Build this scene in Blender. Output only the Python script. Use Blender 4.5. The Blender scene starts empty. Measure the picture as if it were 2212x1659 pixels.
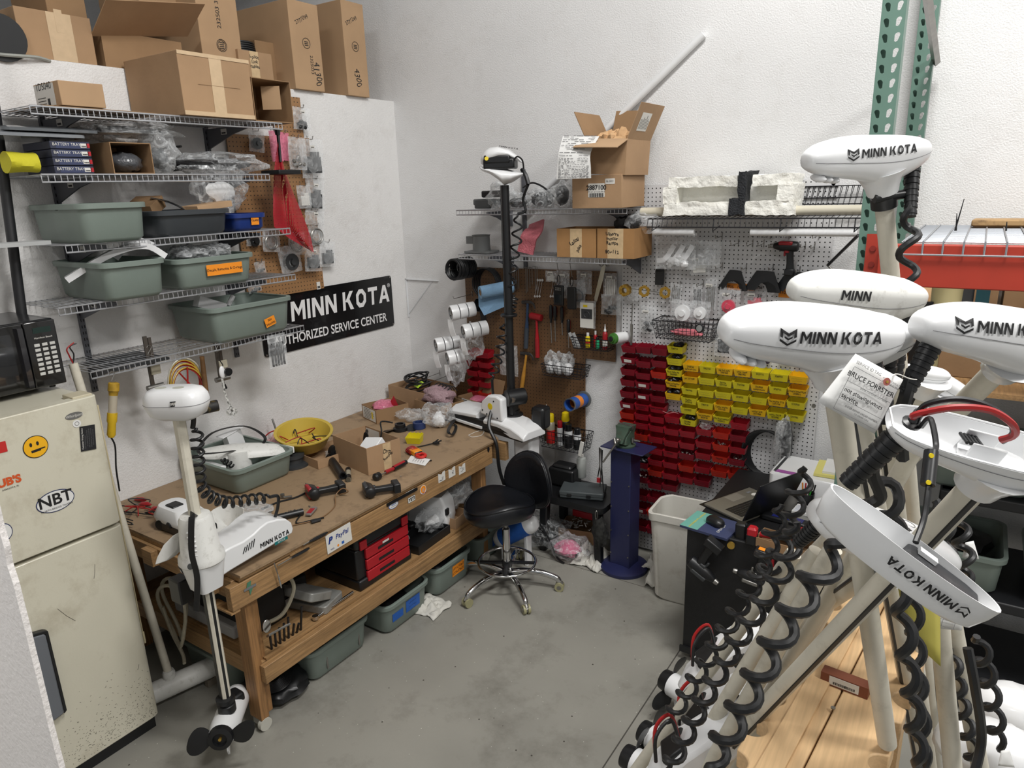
import bpy,math,random
from mathutils import Vector,Matrix,noise
V=Vector
PI=math.pi
random.seed(7)
SC=bpy.context.scene
COL=SC.collection
CAM=V((3.74,-4.138,2.44))
YAW,PIT,ROL,FPX,CX,CY=0.590006467,0.271246791,0.0314730247,1510.25,1106.0,829.5
_f=V((-math.sin(YAW)*math.cos(PIT),math.cos(YAW)*math.cos(PIT),-math.sin(PIT)))
_r=V((math.cos(YAW),math.sin(YAW),0));_d=_f.cross(_r)
_c,_s=math.cos(ROL),math.sin(ROL)
CR=_c*_r+_s*_d;CD=-_s*_r+_c*_d;CF=_f
cd=bpy.data.cameras.new('camera');cam=bpy.data.objects.new('camera',cd);COL.objects.link(cam)
cam.matrix_world=Matrix(((CR.x,-CD.x,-CF.x,CAM.x),(CR.y,-CD.y,-CF.y,CAM.y),(CR.z,-CD.z,-CF.z,CAM.z),(0,0,0,1)))
cd.sensor_width=36;cd.lens=FPX*36/2212;cd.clip_start=.02;cd.clip_end=60
SC.camera=cam
SC.view_settings.view_transform='Standard';SC.view_settings.look='None'
SC.view_settings.gamma=1;SC.view_settings.exposure=0.0
try:SC.view_settings.use_curve_mapping=False
except Exception:pass
wd=bpy.data.worlds.new('world');SC.world=wd;wd.use_nodes=True
wd.node_tree.nodes['Background'].inputs[0].default_value=(.93,.96,1,1)
wd.node_tree.nodes['Background'].inputs[1].default_value=.30
def light(name,loc,target,sx,sy,power,col=(1,.985,.96)):
	l=bpy.data.lights.new(name,'AREA');l.shape='RECTANGLE';l.size=sx;l.size_y=sy
	l.energy=power;l.color=col
	o=bpy.data.objects.new(name,l);COL.objects.link(o);o.location=loc
	o.rotation_euler=(V(target)-V(loc)).to_track_quat('-Z','Y').to_euler()
	return o
light('high_bay_light',(3.9,-2.3,5.6),(3.4,-1.6,0),1.4,.5,172)
light('high_bay_light',(2.7,-5.6,5.6),(2.4,-3,0),1.3,.6,55)
light('high_bay_light',(6.6,-3.0,5.6),(5.5,-2.4,0),1.3,.6,150)
light('partition_fill_light',(.35,-5.6,2.7),(.8,-3.6,1.2),1.0,.3,26)  # added fill lamp, brightens the near partition; no real fixture there
def ray(x,y):return((x-CX)/FPX)*CR+((y-CY)/FPX)*CD+CF
def _pl(x,y,ax,val):
	d=ray(x,y);t=(val-CAM[ax])/d[ax];return CAM+d*t
def HZ(x,y,z):return _pl(x,y,2,z)
def BW(x,y,d=0.):return _pl(x,y,1,-d)
def LW(x,y,d=0.):return _pl(x,y,0,d)
def DP(x,y,d):return CAM+ray(x,y)*d
def ZV(y,P):
	lo,hi=-1.,6.
	for _ in range(40):
		m=(lo+hi)/2;k=V((P[0],P[1],m))-CAM
		if FPX*k.dot(CD)/k.dot(CF)+CY>y:lo=m
		else:hi=m
	return(lo+hi)/2
def lin(c):return tuple((v/12.92 if v<=.04045 else((v+.055)/1.055)**2.4)for v in[k/255 for k in c])
_M={}
def mat(name,col,rough=.5,metal=0.,var=0.,scale=8.,bump=0.,bscale=60.,alpha=1.,spec=.5,coat=0.,trans=0.,stretch=None,dirt=0.,dirtcol=(60,50,40),dscale=4.):
	if name in _M:return _M[name]
	m=bpy.data.materials.new(name);m.use_nodes=True;nt=m.node_tree;b=nt.nodes['Principled BSDF']
	c=(*lin(col),1);b.inputs['Base Color'].default_value=c
	b.inputs['Roughness'].default_value=rough;b.inputs['Metallic'].default_value=metal
	b.inputs['Specular IOR Level'].default_value=spec;b.inputs['Coat Weight'].default_value=coat
	b.inputs['Transmission Weight'].default_value=trans;b.inputs['Alpha'].default_value=alpha
	tc=None
	if var or bump or dirt:
		tc=nt.nodes.new('ShaderNodeTexCoord');mp=nt.nodes.new('ShaderNodeMapping')
		nt.links.new(tc.outputs['Object'],mp.inputs[0])
		if stretch:mp.inputs['Scale'].default_value=stretch
	out=None
	if var:
		n=nt.nodes.new('ShaderNodeTexNoise');n.inputs['Scale'].default_value=scale;n.inputs['Detail'].default_value=6
		nt.links.new(mp.outputs[0],n.inputs[0])
		r=nt.nodes.new('ShaderNodeValToRGB');r.color_ramp.elements[0].position=.32;r.color_ramp.elements[1].position=.68
		r.color_ramp.elements[0].color=tuple(v*(1-var)for v in c[:3])+(1,)
		r.color_ramp.elements[1].color=tuple(min(1,v*(1+var*.7))for v in c[:3])+(1,)
		nt.links.new(n.outputs[0],r.inputs[0]);out=r.outputs[0]
	if dirt:
		n=nt.nodes.new('ShaderNodeTexNoise');n.inputs['Scale'].default_value=dscale;n.inputs['Detail'].default_value=9;n.inputs['Roughness'].default_value=.72
		nt.links.new(tc.outputs['Object'],n.inputs[0])
		r=nt.nodes.new('ShaderNodeValToRGB');r.color_ramp.elements[0].position=.52;r.color_ramp.elements[1].position=.74
		r.color_ramp.elements[0].color=(0,0,0,1);r.color_ramp.elements[1].color=(dirt,dirt,dirt,1)
		nt.links.new(n.outputs[0],r.inputs[0])
		mx=nt.nodes.new('ShaderNodeMix');mx.data_type='RGBA'
		nt.links.new(r.outputs[0],mx.inputs[0]);mx.inputs[6].default_value=c;mx.inputs[7].default_value=(*lin(dirtcol),1)
		if out:nt.links.new(out,mx.inputs[6])
		out=mx.outputs[2]
	if out:nt.links.new(out,b.inputs['Base Color'])
	if bump:
		n=nt.nodes.new('ShaderNodeTexNoise');n.inputs['Scale'].default_value=bscale;n.inputs['Detail'].default_value=4
		nt.links.new(mp.outputs[0],n.inputs[0])
		bp=nt.nodes.new('ShaderNodeBump');bp.inputs['Strength'].default_value=bump;bp.inputs['Distance'].default_value=.01
		nt.links.new(n.outputs[0],bp.inputs['Height']);nt.links.new(bp.outputs[0],b.inputs['Normal'])
	_M[name]=m;return m
def film(name,tint=(235,238,240),base=.03,gl=.5,white=.1):
	if name in _M:return _M[name]
	m=bpy.data.materials.new(name);m.use_nodes=True;nt=m.node_tree;nt.nodes.clear()
	o=nt.nodes.new('ShaderNodeOutputMaterial');tr=nt.nodes.new('ShaderNodeBsdfTransparent')
	g=nt.nodes.new('ShaderNodeBsdfPrincipled');g.inputs['Base Color'].default_value=(*lin(tint),1);g.inputs['Roughness'].default_value=.16;g.inputs['Specular IOR Level'].default_value=1.
	lw=nt.nodes.new('ShaderNodeLayerWeight');lw.inputs[0].default_value=.35
	tc=nt.nodes.new('ShaderNodeTexCoord');n=nt.nodes.new('ShaderNodeTexNoise');n.inputs['Scale'].default_value=16;n.inputs['Detail'].default_value=3;n.inputs['Distortion'].default_value=2.2
	nt.links.new(tc.outputs['Object'],n.inputs[0])
	r=nt.nodes.new('ShaderNodeMapRange');r.inputs[1].default_value=.45;r.inputs[2].default_value=.78;r.inputs[3].default_value=base;r.inputs[4].default_value=gl
	nt.links.new(n.outputs[0],r.inputs[0])
	a=nt.nodes.new('ShaderNodeMath');a.operation='MULTIPLY_ADD';a.use_clamp=True;a.inputs[1].default_value=.45
	nt.links.new(lw.outputs['Facing'],a.inputs[0]);nt.links.new(r.outputs[0],a.inputs[2])
	bp=nt.nodes.new('ShaderNodeBump');bp.inputs['Strength'].default_value=.8;bp.inputs['Distance'].default_value=.01
	nt.links.new(n.outputs[0],bp.inputs['Height']);nt.links.new(bp.outputs[0],g.inputs['Normal'])
	mx=nt.nodes.new('ShaderNodeMixShader');nt.links.new(a.outputs[0],mx.inputs[0]);nt.links.new(tr.outputs[0],mx.inputs[1]);nt.links.new(g.outputs[0],mx.inputs[2])
	nt.links.new(mx.outputs[0],o.inputs[0]);_M[name]=m;return m
W_WALL=mat('wall_paint',(222,222,222),.62,var=.03,scale=2.2,bump=.35,bscale=130,dirt=.12,dirtcol=(150,140,125),dscale=7)
W_WALL2=mat('wall_paint_half',(224,223,222),.62,var=.03,scale=2.2,bump=.35,bscale=120,dirt=.2,dirtcol=(150,140,130),dscale=5)
CARD=mat('cardboard',(162,131,99),.85,var=.09,scale=5,bump=.12,bscale=30)
CARD2=mat('cardboard_dark',(144,114,82),.85,var=.1,scale=5,bump=.12,bscale=30)
CARD3=mat('cardboard_light',(172,141,108),.85,var=.07,scale=5)
CTAPE=mat('packing_tape',(198,172,138),.35,var=.06,scale=30)
MTAPE=mat('masking_tape',(196,170,132),.7,var=.1,scale=40)
INK=mat('black_ink',(22,22,24),.6)
PAPER=mat('white_paper',(222,222,220),.7,var=.03)
LABEL=mat('white_label',(214,212,206),.6)
LGREY=mat('grey_print',(110,110,112),.7)
WIRE=mat('zinc_wire',(188,190,194),.38,.7)
BWIRE=mat('black_wire',(24,24,28),.4)
STD=mat('grey_bracket',(96,98,104),.45,.3,var=.08)
TUB=mat('sage_tub_plastic',(122,134,127),.42,var=.05,scale=6,bump=.03,bscale=200)
TUBD=mat('charcoal_tub_plastic',(58,62,66),.4,var=.05)
TUBB=mat('blue_tub_plastic',(28,52,118),.38,var=.08,scale=14)
ORANGE=mat('orange_tape',(232,140,30),.55,var=.05)
BLUET=mat('blue_tape',(32,92,178),.6,var=.1,scale=30)
WPL=mat('white_plastic',(226,227,228),.3,coat=.3,var=.02)
WPLD=mat('scuffed_white_plastic',(216,216,212),.42,var=.04,dirt=.5,dirtcol=(120,112,98),dscale=26)
WSH=mat('ivory_shaft',(208,203,188),.42,var=.06,scale=9,dirt=.3,dirtcol=(126,118,100),dscale=14)
BPL=mat('black_plastic',(22,23,25),.38,var=.08,scale=40)
BRUB=mat('black_rubber',(20,21,23),.42)
BGLOSS=mat('glossy_black',(10,10,12),.12,coat=.6)
LEATH=mat('black_leatherette',(17,19,24),.36,bump=.1,bscale=260,coat=.1)
CHROME=mat('chrome',(205,205,205),.12,1.)
STEEL=mat('steel',(150,148,144),.34,.9,var=.1,scale=30)
GREYP=mat('grey_plastic',(84,88,90),.45,var=.06)
DGREY=mat('dark_grey_plastic',(52,54,56),.5,var=.08)
RED=mat('red_plastic',(168,22,34),.4,var=.05)
DRED=mat('tool_red',(150,26,34),.38)
YEL=mat('yellow_plastic',(222,196,20),.4,var=.05)
WOOD=mat('fir_wood',(154,120,80),.6,var=.3,scale=5,stretch=(22,1.2,22),bump=.1,bscale=12,dirt=.35,dirtcol=(80,56,34),dscale=7)
WOODX=mat('fir_wood_upright',(152,112,70),.6,var=.3,scale=5,stretch=(22,22,1.2),bump=.1,bscale=12,dirt=.3,dirtcol=(80,56,34),dscale=7)
WOODE=mat('fir_wood_cross',(158,124,84),.6,var=.28,scale=5,stretch=(1.2,22,22),dirt=.25,dirtcol=(80,56,34),dscale=7)
PINE=mat('fresh_pine',(212,178,134),.5,var=.12,scale=4,stretch=(26,1.3,26),bump=.05,bscale=10)
HARDB=mat('hardboard_top',(148,124,96),.62,var=.1,scale=3,dirt=.75,dirtcol=(62,48,36),dscale=6)
PEGB=mat('brown_pegboard',(118,82,52),.6,var=.1,scale=4)
PEGW=mat('white_pegboard',(206,206,206),.45,var=.03)
HOLE=mat('dark_hole',(12,12,12),.9)
CLEAR=film('clear_film');CLEARW=film('hazy_film',base=.14,gl=.65);CLEARD=film('zip_bag_film',base=.1,gl=.42)
PINKF=film('pink_film',tint=(232,130,160),base=.45,gl=.9)
CREAM=mat('fridge_enamel',(206,202,184),.34,coat=.3,var=.03,scale=3,dirt=.2,dirtcol=(150,138,110),dscale=5)
REDB=mat('rack_beam_red',(166,54,38),.45,var=.06)
GREEN=mat('rack_green',(94,124,112),.45,var=.08,scale=10)
NAVY=mat('navy_powder_coat',(36,40,78),.4,bump=.1,bscale=300)
GOLD=mat('brass',(196,160,76),.3,.8)
CLOTH=mat('white_rag',(206,204,196),.9,var=.08,scale=14,dirt=.3,dirtcol=(130,118,100),dscale=10)
def rotz(a):return Matrix.Rotation(a,4,'Z')
def TR(p):return Matrix.Translation(V(p))
def frame(o,x,up):
	x=V(x).normalized();z=x.cross(V(up)).normalized();y=z.cross(x)
	return Matrix(((x.x,y.x,z.x,o[0]),(x.y,y.y,z.y,o[1]),(x.z,y.z,z.z,o[2]),(0,0,0,1)))
def along(p0,p1):
	z=(V(p1)-V(p0)).normalized();a=V((0,0,1))if abs(z.z)<.95 else V((0,1,0))
	x=a.cross(z).normalized();y=z.cross(x)
	return Matrix(((x.x,y.x,z.x,p0[0]),(x.y,y.y,z.y,p0[1]),(x.z,y.z,z.z,p0[2]),(0,0,0,1)))
class MB:
	def __init__(s,M=None):s.v=[];s.f=[];s.mi=[];s.M=M;s.k=0
	def add(s,vs,fs,M=None):
		b=len(s.v);M=M if M is not None else Matrix.Identity(4)
		if s.M is not None:M=s.M@M
		s.v+=[M@V(v)for v in vs];s.f+=[tuple(b+i for i in f)for f in fs];s.mi+=[s.k]*len(fs);return s
	def box(s,c,d,M=None):
		x,y,z=c;a,b,h=d[0]/2,d[1]/2,d[2]/2
		vs=[(x+i*a,y+j*b,z+k*h)for k in(-1,1)for j in(-1,1)for i in(-1,1)]
		return s.add(vs,[(0,2,3,1),(4,5,7,6),(0,1,5,4),(2,6,7,3),(0,4,6,2),(1,3,7,5)],M)
	def bb(s,p,q,M=None):
		return s.box([(p[i]+q[i])/2 for i in range(3)],[abs(q[i]-p[i])for i in range(3)],M)
	def rings(s,rs,M=None,cap=(True,True),loop=False):
		n=len(rs[0]);vs=[p for r in rs for p in r];fs=[];m=len(rs)
		for i in range(m if loop else m-1):
			for j in range(n):
				a,b=i*n+j,i*n+(j+1)%n;c,d=((i+1)%m)*n+(j+1)%n,((i+1)%m)*n+j
				fs.append((a,b,c,d))
		if not loop:
			if cap[0]:fs.append(tuple(range(n-1,-1,-1)))
			if cap[1]:fs.append(tuple((m-1)*n+j for j in range(n)))
		return s.add(vs,fs,M)
	def cyl(s,p0,p1,r0,r1=None,n=16,M=None,cap=(True,True)):
		r1=r0 if r1 is None else r1;A=along(p0,p1);L=(V(p1)-V(p0)).length
		c=[(math.cos(2*PI*j/n),math.sin(2*PI*j/n))for j in range(n)]
		rs=[[A@V((x*r0,y*r0,0))for x,y in c],[A@V((x*r1,y*r1,L))for x,y in c]]
		return s.rings(rs,M,cap)
	def lathe(s,prof,n=24,M=None,cap=(True,True),sx=1,sy=1):
		rs=[[(r*math.cos(2*PI*j/n)*sx,r*math.sin(2*PI*j/n)*sy,z)for j in range(n)]for r,z in prof]
		return s.rings(rs,M,cap)
	def tube(s,pts,r,n=8,M=None,loop=False,sx=1.,cap=(True,True)):
		pts=[V(p)for p in pts];m=len(pts);rs=[]
		up=None
		for i in range(m):
			a=pts[i-1]if(i or loop)else pts[0];b=pts[(i+1)%m]if(i<m-1 or loop)else pts[-1]
			t=(b-a)
			t=t.normalized()if t.length>1e-9 else V((0,0,1))
			if up is None:
				up=V((0,0,1))if abs(t.z)<.9 else V((1,0,0))
			x=up-t*up.dot(t)
			if x.length<1e-6:x=V((1,0,0))-t*t.x
			x.normalize();up=x;y=t.cross(x)
			rr=r(i/(m-1))if callable(r)else r
			rs.append([pts[i]+x*(rr*sx*math.cos(2*PI*j/n))+y*(rr*math.sin(2*PI*j/n))for j in range(n)])
		return s.rings(rs,M,cap,loop)
	def prism(s,poly,z0,z1,M=None):
		n=len(poly);vs=[(x,y,z0)for x,y in poly]+[(x,y,z1)for x,y in poly]
		fs=[(i,(i+1)%n,n+(i+1)%n,n+i)for i in range(n)]+[tuple(range(n-1,-1,-1)),tuple(range(n,2*n))]
		return s.add(vs,fs,M)
	def frame_box(s,p,q,t,bottom=True,M=None):
		(x0,y0,z0),(x1,y1,z1)=p,q
		s.bb((x0,y0,z0),(x0+t,y1,z1),M);s.bb((x1-t,y0,z0),(x1,y1,z1),M)
		s.bb((x0+t,y0,z0),(x1-t,y0+t,z1),M);s.bb((x0+t,y1-t,z0),(x1-t,y1,z1),M)
		if bottom:s.bb((x0+t,y0+t,z0),(x1-t,y1-t,z0+t),M)
		return s
	def build(s,name,m,parent=None,smooth=False,bevel=0,seg=2,solid=0,sub=0):
		me=bpy.data.meshes.new(name);o=bpy.data.objects.new(name,me);COL.objects.link(o)
		off=V((0,0,0))
		if parent is not None:
			o.parent=parent;q=parent
			while q is not None:off=off+V(q.location);q=q.parent
		else:
			xs=[v.x for v in s.v];ys=[v.y for v in s.v];zs=[v.z for v in s.v]
			off=V(((min(xs)+max(xs))/2,(min(ys)+max(ys))/2,min(zs)));o.location=off
		me.from_pydata([tuple(v-off)for v in s.v],[],s.f)
		for k in(m if isinstance(m,(list,tuple))else[m]):me.materials.append(k)
		if any(s.mi):me.polygons.foreach_set('material_index',s.mi)
		if smooth:
			me.polygons.foreach_set('use_smooth',[True]*len(me.polygons))
			me.set_sharp_from_angle(angle=math.radians(smooth if smooth is not True else 42))
		me.update()
		import bmesh
		bm=bmesh.new();bm.from_mesh(me);bmesh.ops.recalc_face_normals(bm,faces=bm.faces);bm.to_mesh(me);bm.free()
		if solid:
			d=o.modifiers.new('solid','SOLIDIFY');d.thickness=solid;d.offset=0
		if bevel:
			b=o.modifiers.new('bevel','BEVEL');b.width=bevel;b.segments=seg;b.limit_method='ANGLE';b.angle_limit=math.radians(40)
			if not smooth:
				me.polygons.foreach_set('use_smooth',[True]*len(me.polygons));me.set_sharp_from_angle(angle=math.radians(30))
				b.harden_normals=False
		if sub:
			b=o.modifiers.new('sub','SUBSURF');b.levels=sub;b.render_levels=sub
		return o
def T(name,label,cat,loc,group=None):
	o=bpy.data.objects.new(name,None);COL.objects.link(o);o.location=V(loc);o.empty_display_size=.05
	return tag(o,label,cat,group)
def tag(o,label,cat,group=None,kind=None):
	o['label']=label;o['category']=cat
	if group:o['group']=group
	if kind:o['kind']=kind
	return o
def struct(o):o['kind']='structure';return o
def copy_tree(o,loc=None,parent=None,root=True,skip=()):
	c=o.copy();COL.objects.link(c)
	if parent is not None:c.parent=parent
	if loc is not None:c.location=V(loc)
	for ch in o.children:
		if ch.name.split('.')[0]not in skip:copy_tree(ch,None,c)
	return c
_TX={}
def txt(s,M,size,m=None,parent=None,bold=0.,shear=0.,name='lettering',align='CENTER',wide=1.,th=.0004,hand=0.):
	key=(s,bold,shear,align,hand)
	if key not in _TX:
		cu=bpy.data.curves.new('t','FONT');cu.body=s;cu.size=1;cu.align_x=align;cu.align_y='CENTER'
		cu.offset=bold;cu.shear=shear;cu.resolution_u=3 if hand else 4;cu.extrude=0
		ob=bpy.data.objects.new('t',cu);COL.objects.link(ob)
		me=bpy.data.meshes.new_from_object(ob.evaluated_get(bpy.context.evaluated_depsgraph_get()))
		vs=[v.co.copy()for v in me.vertices];fs=[tuple(p.vertices)for p in me.polygons]
		bpy.data.objects.remove(ob);bpy.data.curves.remove(cu);bpy.data.meshes.remove(me)
		if hand:vs=[V((v.x+.05*math.sin(v.y*5+v.x*2.1)*hand,v.y+.09*math.sin(v.x*3.7)*hand,0))for v in vs]
		_TX[key]=(vs,fs)
	vs,fs=_TX[key]
	if not vs:return None
	b=MB();b.add([(v.x*size*wide,v.y*size,th)for v in vs],fs,M)
	return b.build(name,m or INK,parent)
def sticker(M,w,h,m,parent,name='label_sticker',th=.0008,bars=0,r=0.):
	b=MB()
	if r:b.prism([(sx*(w/2-r)+r*math.cos(a),sy*(h/2-r)+r*math.sin(a))for sx,sy,a0 in((1,1,0),(-1,1,PI/2),(-1,-1,PI),(1,-1,1.5*PI))for a in(a0,a0+PI/4,a0+PI/2)],0,th,M)
	else:b.box((0,0,th/2),(w,h,th),M)
	o=b.build(name,m,parent)
	if bars:
		c=MB();rnd=random.Random(int(w*1e5)+bars)
		if bars==1:
			x=-w*.36
			while x<w*.36:
				ww=rnd.choice((.006,.011,.018))*w*1.6;c.box((x,-h*.2,th+.0003),(ww,h*.3,.0004),M);x+=ww+rnd.choice((.01,.02))*w
		else:
			for i in range(bars):
				y=h*(.4-.8*i/max(1,bars-1));L=w*rnd.uniform(.45,.8);c.box((-w*.4+L/2,y,th+.0003),(L,h*.28/bars,.0004),M)
		c.build('printed_lines',INK,o)
	return o
def lump(c,r,seed=0,n=3,amp=.25,f=2.2,M=None,mb=None,flat=None):
	"""crumpled ellipsoid, c centre, r=(rx,ry,rz)"""
	mb=mb or MB();N,R=10+4*n,6+2*n;rs=[]
	off=V((seed*3.1,seed*7.7,seed*1.3))
	for i in range(R+1):
		ph=PI*i/R;ring=[]
		for j in range(N):
			th=2*PI*j/N;d=V((math.sin(ph)*math.cos(th),math.sin(ph)*math.sin(th),math.cos(ph)))
			k=1+amp*noise.noise(d*f+off)+amp*.6*noise.noise(d*f*2.7+off)
			p=V((c[0]+d.x*r[0]*k,c[1]+d.y*r[1]*k,c[2]+d.z*r[2]*k))
			if flat is not None and p.z<flat:p.z=flat
			ring.append(p)
		rs.append(ring)
	mb.rings(rs,M,(False,False));return mb
def coil(pts,R,r,turns,n=8,per=12,ph=0.,grow=None):
	"""helix round a polyline spine"""
	pts=[V(p)for p in pts];L=[0]
	for a,b in zip(pts,pts[1:]):L.append(L[-1]+(b-a).length)
	N=int(turns*per);out=[];up=V((1,0,0))
	def at(s):
		s=max(0,min(L[-1],s))
		for i in range(len(pts)-1):
			if s<=L[i+1]+1e-9:
				u=(s-L[i])/max(1e-9,L[i+1]-L[i]);return pts[i].lerp(pts[i+1],u),(pts[i+1]-pts[i]).normalized()
	for k in range(N+1):
		s=L[-1]*k/N;p,_=at(s);a,_=at(s-.02);b,_=at(s+.02);t=(b-a).normalized()
		x=(up-t*up.dot(t)).normalized();up=x;y=t.cross(x)
		g=min(1,k/(per*.6),(N-k)/(per*.6));a=2*PI*k/per+ph
		out.append(p+(x*math.cos(a)+y*math.sin(a))*R*g)
	mb=MB();mb.tube(out,r,n);return mb
def spline(pts,n=8):
	pts=[V(p)for p in pts];out=[]
	for i in range(len(pts)-1):
		p0=pts[max(0,i-1)];p1=pts[i];p2=pts[i+1];p3=pts[min(len(pts)-1,i+2)]
		for k in range(n):
			t=k/n;out.append(.5*((2*p1)+(p2-p0)*t+(2*p0-5*p1+4*p2-p3)*t*t+(3*p1-p0-3*p2+p3)*t**3))
	out.append(pts[-1]);return out
def rrect(w,d,r,z,n=4,dx=0,dy=0):
	o=[]
	for sx,sy,a0 in((1,1,0),(-1,1,PI/2),(-1,-1,PI),(1,-1,1.5*PI)):
		for k in range(n+1):
			a=a0+PI/2*k/n;o.append((dx+sx*(w/2-r)+r*math.cos(a),dy+sy*(d/2-r)+r*math.sin(a),z))
	return o
def cable(name,pts,r,m,label=None,cat=None,parent=None,n=7,group=None,sp=6):
	b=MB();b.tube(spline(pts,sp),r,n);o=b.build(name,m,parent,smooth=True)
	if label:tag(o,label,cat,group)
	return o
def mkword(shear=.06):
	B=lambda x,w=.22:[(x,-.5),(x+w,-.5),(x+w,.5),(x,.5)]
	o=[(.5+.45*math.cos(a)*1.05,.5*max(-1,min(1,1.25*math.sin(a))))for a in[PI/8+i*PI/4 for i in range(8)]];i_=[(.5+.24*math.cos(a),.27*max(-1,min(1,1.25*math.sin(a))))for a in[PI/8+i*PI/4 for i in range(8)]]
	M_=(1.05,[B(0),B(.83),[(0,.5),(.25,.5),(.525,.06),(.525,-.28)],[(1.05,.5),(.80,.5),(.525,.06),(.525,-.28)]]);N_=(.9,[B(0),B(.68),[(0,.5),(.26,.5),(.9,-.5),(.64,-.5)]]);I_=(.22,[B(0)])
	K_=(.92,[B(0),[(.2,-.04),(.60,.5),(.9,.5),(.42,-.1)],[(.30,.10),(.48,.2),(.92,-.5),(.62,-.5)]]);O_=(1.,[[o[k],o[(k+1)%8],i_[(k+1)%8],i_[k]]for k in range(8)]);T_=(.85,[[(0,.28),(.85,.28),(.85,.5),(0,.5)],[(.315,-.5),(.535,-.5),(.535,.3),(.315,.3)]])
	A_=(1.,[[(0,-.5),(.25,-.5),(.60,.5),(.38,.5)],[(1.,-.5),(.75,-.5),(.40,.5),(.62,.5)],[(.22,-.3),(.78,-.3),(.70,-.1),(.30,-.1)]])
	vs=[];fs=[];x=0
	for L in(M_,I_,N_,N_,None,K_,O_,T_,A_):
		if L is None:x+=.38;continue
		for j,p in enumerate(L[1]):b=len(vs);vs+=[V((x+a+c*shear,c,(j%4)*.006))for a,c in p];fs.append(tuple(range(b,b+len(p))))
		x+=L[0]+.16
	return vs,fs,x-.16
MKV,MKF,MKW=mkword()
def mklogo(M,size,m,parent,name='lettering',wide=1.):b=MB();b.add([((v.x-MKW/2)*size*wide,v.y*size,.0004+v.z*size)for v in MKV],MKF,M);return b.build(name,m,parent)
def carton(name,label,cat,base,size,rz=0.,m=CARD,m_in=None,open_top=False,flaps=(),tape=None,tilt=None,th=.004,group=None,side_open=None):
	"""cardboard box; base = centre of its underside"""
	w,d,h=size;t=T(name,label,cat,base,group)
	M=TR(base)@rotz(rz)
	if tilt:M=M@Matrix.Rotation(tilt[0],4,'X')@Matrix.Rotation(tilt[1],4,'Y')
	b=MB(M)
	if open_top:b.frame_box((-w/2,-d/2,0),(w/2,d/2,h),th)
	elif side_open=='x':
		b.bb((-w/2,-d/2,0),(w/2,-d/2+th,h));b.bb((-w/2,d/2-th,0),(w/2,d/2,h));b.bb((-w/2,-d/2+th,0),(w/2,d/2-th,th));b.bb((-w/2,-d/2+th,h-th),(w/2,d/2-th,h));b.bb((-w/2,-d/2+th,th),(-w/2+th,d/2-th,h-th))
	else:b.box((0,0,h/2),(w,d,h))
	b.build('carton_body',m,t,bevel=.0025 if not(open_top or side_open)else 0)
	for(sd,ln,ang)in flaps:
		f=MB();L={'+x':(w/2,0,0),'-x':(w/2,0,PI),'+y':(d/2,0,PI/2),'-y':(d/2,0,-PI/2)}[sd]
		wd_=(d if 'x' in sd else w)-.006
		F=M@rotz(L[2])@TR((L[0],0,h-.003))@Matrix.Rotation(ang,4,'Y')
		f.box((ln/2+.001,0,0),(ln,wd_,th*.9),F);f.build('flap',m,t)
	if tape:
		for(p,q)in tape:
			f=MB(M);f.bb(p,q);f.build('packing_tape',CTAPE,t)
	t['_m']=0;del t['_m']
	return t,M
def face(M,side,u=0.,v=0.,size=None,lift=.0006):
	"""frame on a carton's side; size=(w,d,h); u,v offset from the side's centre"""
	w,d,h=size
	if side=='+x':return M@frame((w/2+lift,u,h/2+v),(0,1,0),(0,0,1))
	if side=='-x':return M@frame((-w/2-lift,-u,h/2+v),(0,-1,0),(0,0,1))
	if side=='-y':return M@frame((u,-d/2-lift,h/2+v),(1,0,0),(0,0,1))
	if side=='+z':return M@frame((u,v,h+lift),(1,0,0),(0,1,0))
def tub(name,label,cat,base,size,rz=0.,m=TUB,group=None,tag_=None,r=.045,flare=.88,tilt=None):
	"""bus tub: size at rim (w,d,h); base = centre of underside"""
	w,d,h=size;t=T(name,label,cat,base,group);M=TR(base)@rotz(rz)
	if tilt:M=M@Matrix.Rotation(tilt[0],4,'X')@Matrix.Rotation(tilt[1],4,'Y')
	b=MB(M);e=.003
	rs=[rrect(w*flare-.03,d*flare-.03,r*.8,0),rrect(w*flare,d*flare,r,.018),rrect(w*.985-.02,d*.985-.02,r,h-.012),rrect(w*.985-.02-e*2,d*.985-.02-e*2,r,h-.012),rrect(w*flare-e*2,d*flare-e*2,r,.018+e),rrect(w*flare-.03,d*flare-.03,r*.8,e)]
	b.rings(rs);b.build('tub_body',m,t,smooth=50)
	k=MB(M);k.rings([rrect(w*.985-.02,d*.985-.02,r,h-.022),rrect(w,d,r+.01,h-.024),rrect(w+.002,d+.002,r+.01,h-.003),rrect(w-.008,d-.008,r+.008,h),rrect(w-.034,d-.034,r,h-.001),rrect(w*.985-.026,d*.985-.026,r,h-.016)],loop=True)
	k.build('rim',m,t,smooth=35)
	if tag_:
		s,F,sw,sh,sz,tm=tag_;F=M@F
		o=sticker(F,sw,sh,tm,t,'tape_label')
		for i,ln in enumerate(s.split('|')):
			n=len(s.split('|'));txt(ln,F@TR((0,(n-1)/2*sz*1.1-i*sz*1.1,.0012)),sz,INK,o,hand=.5,bold=.01)
	return t,M
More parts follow.
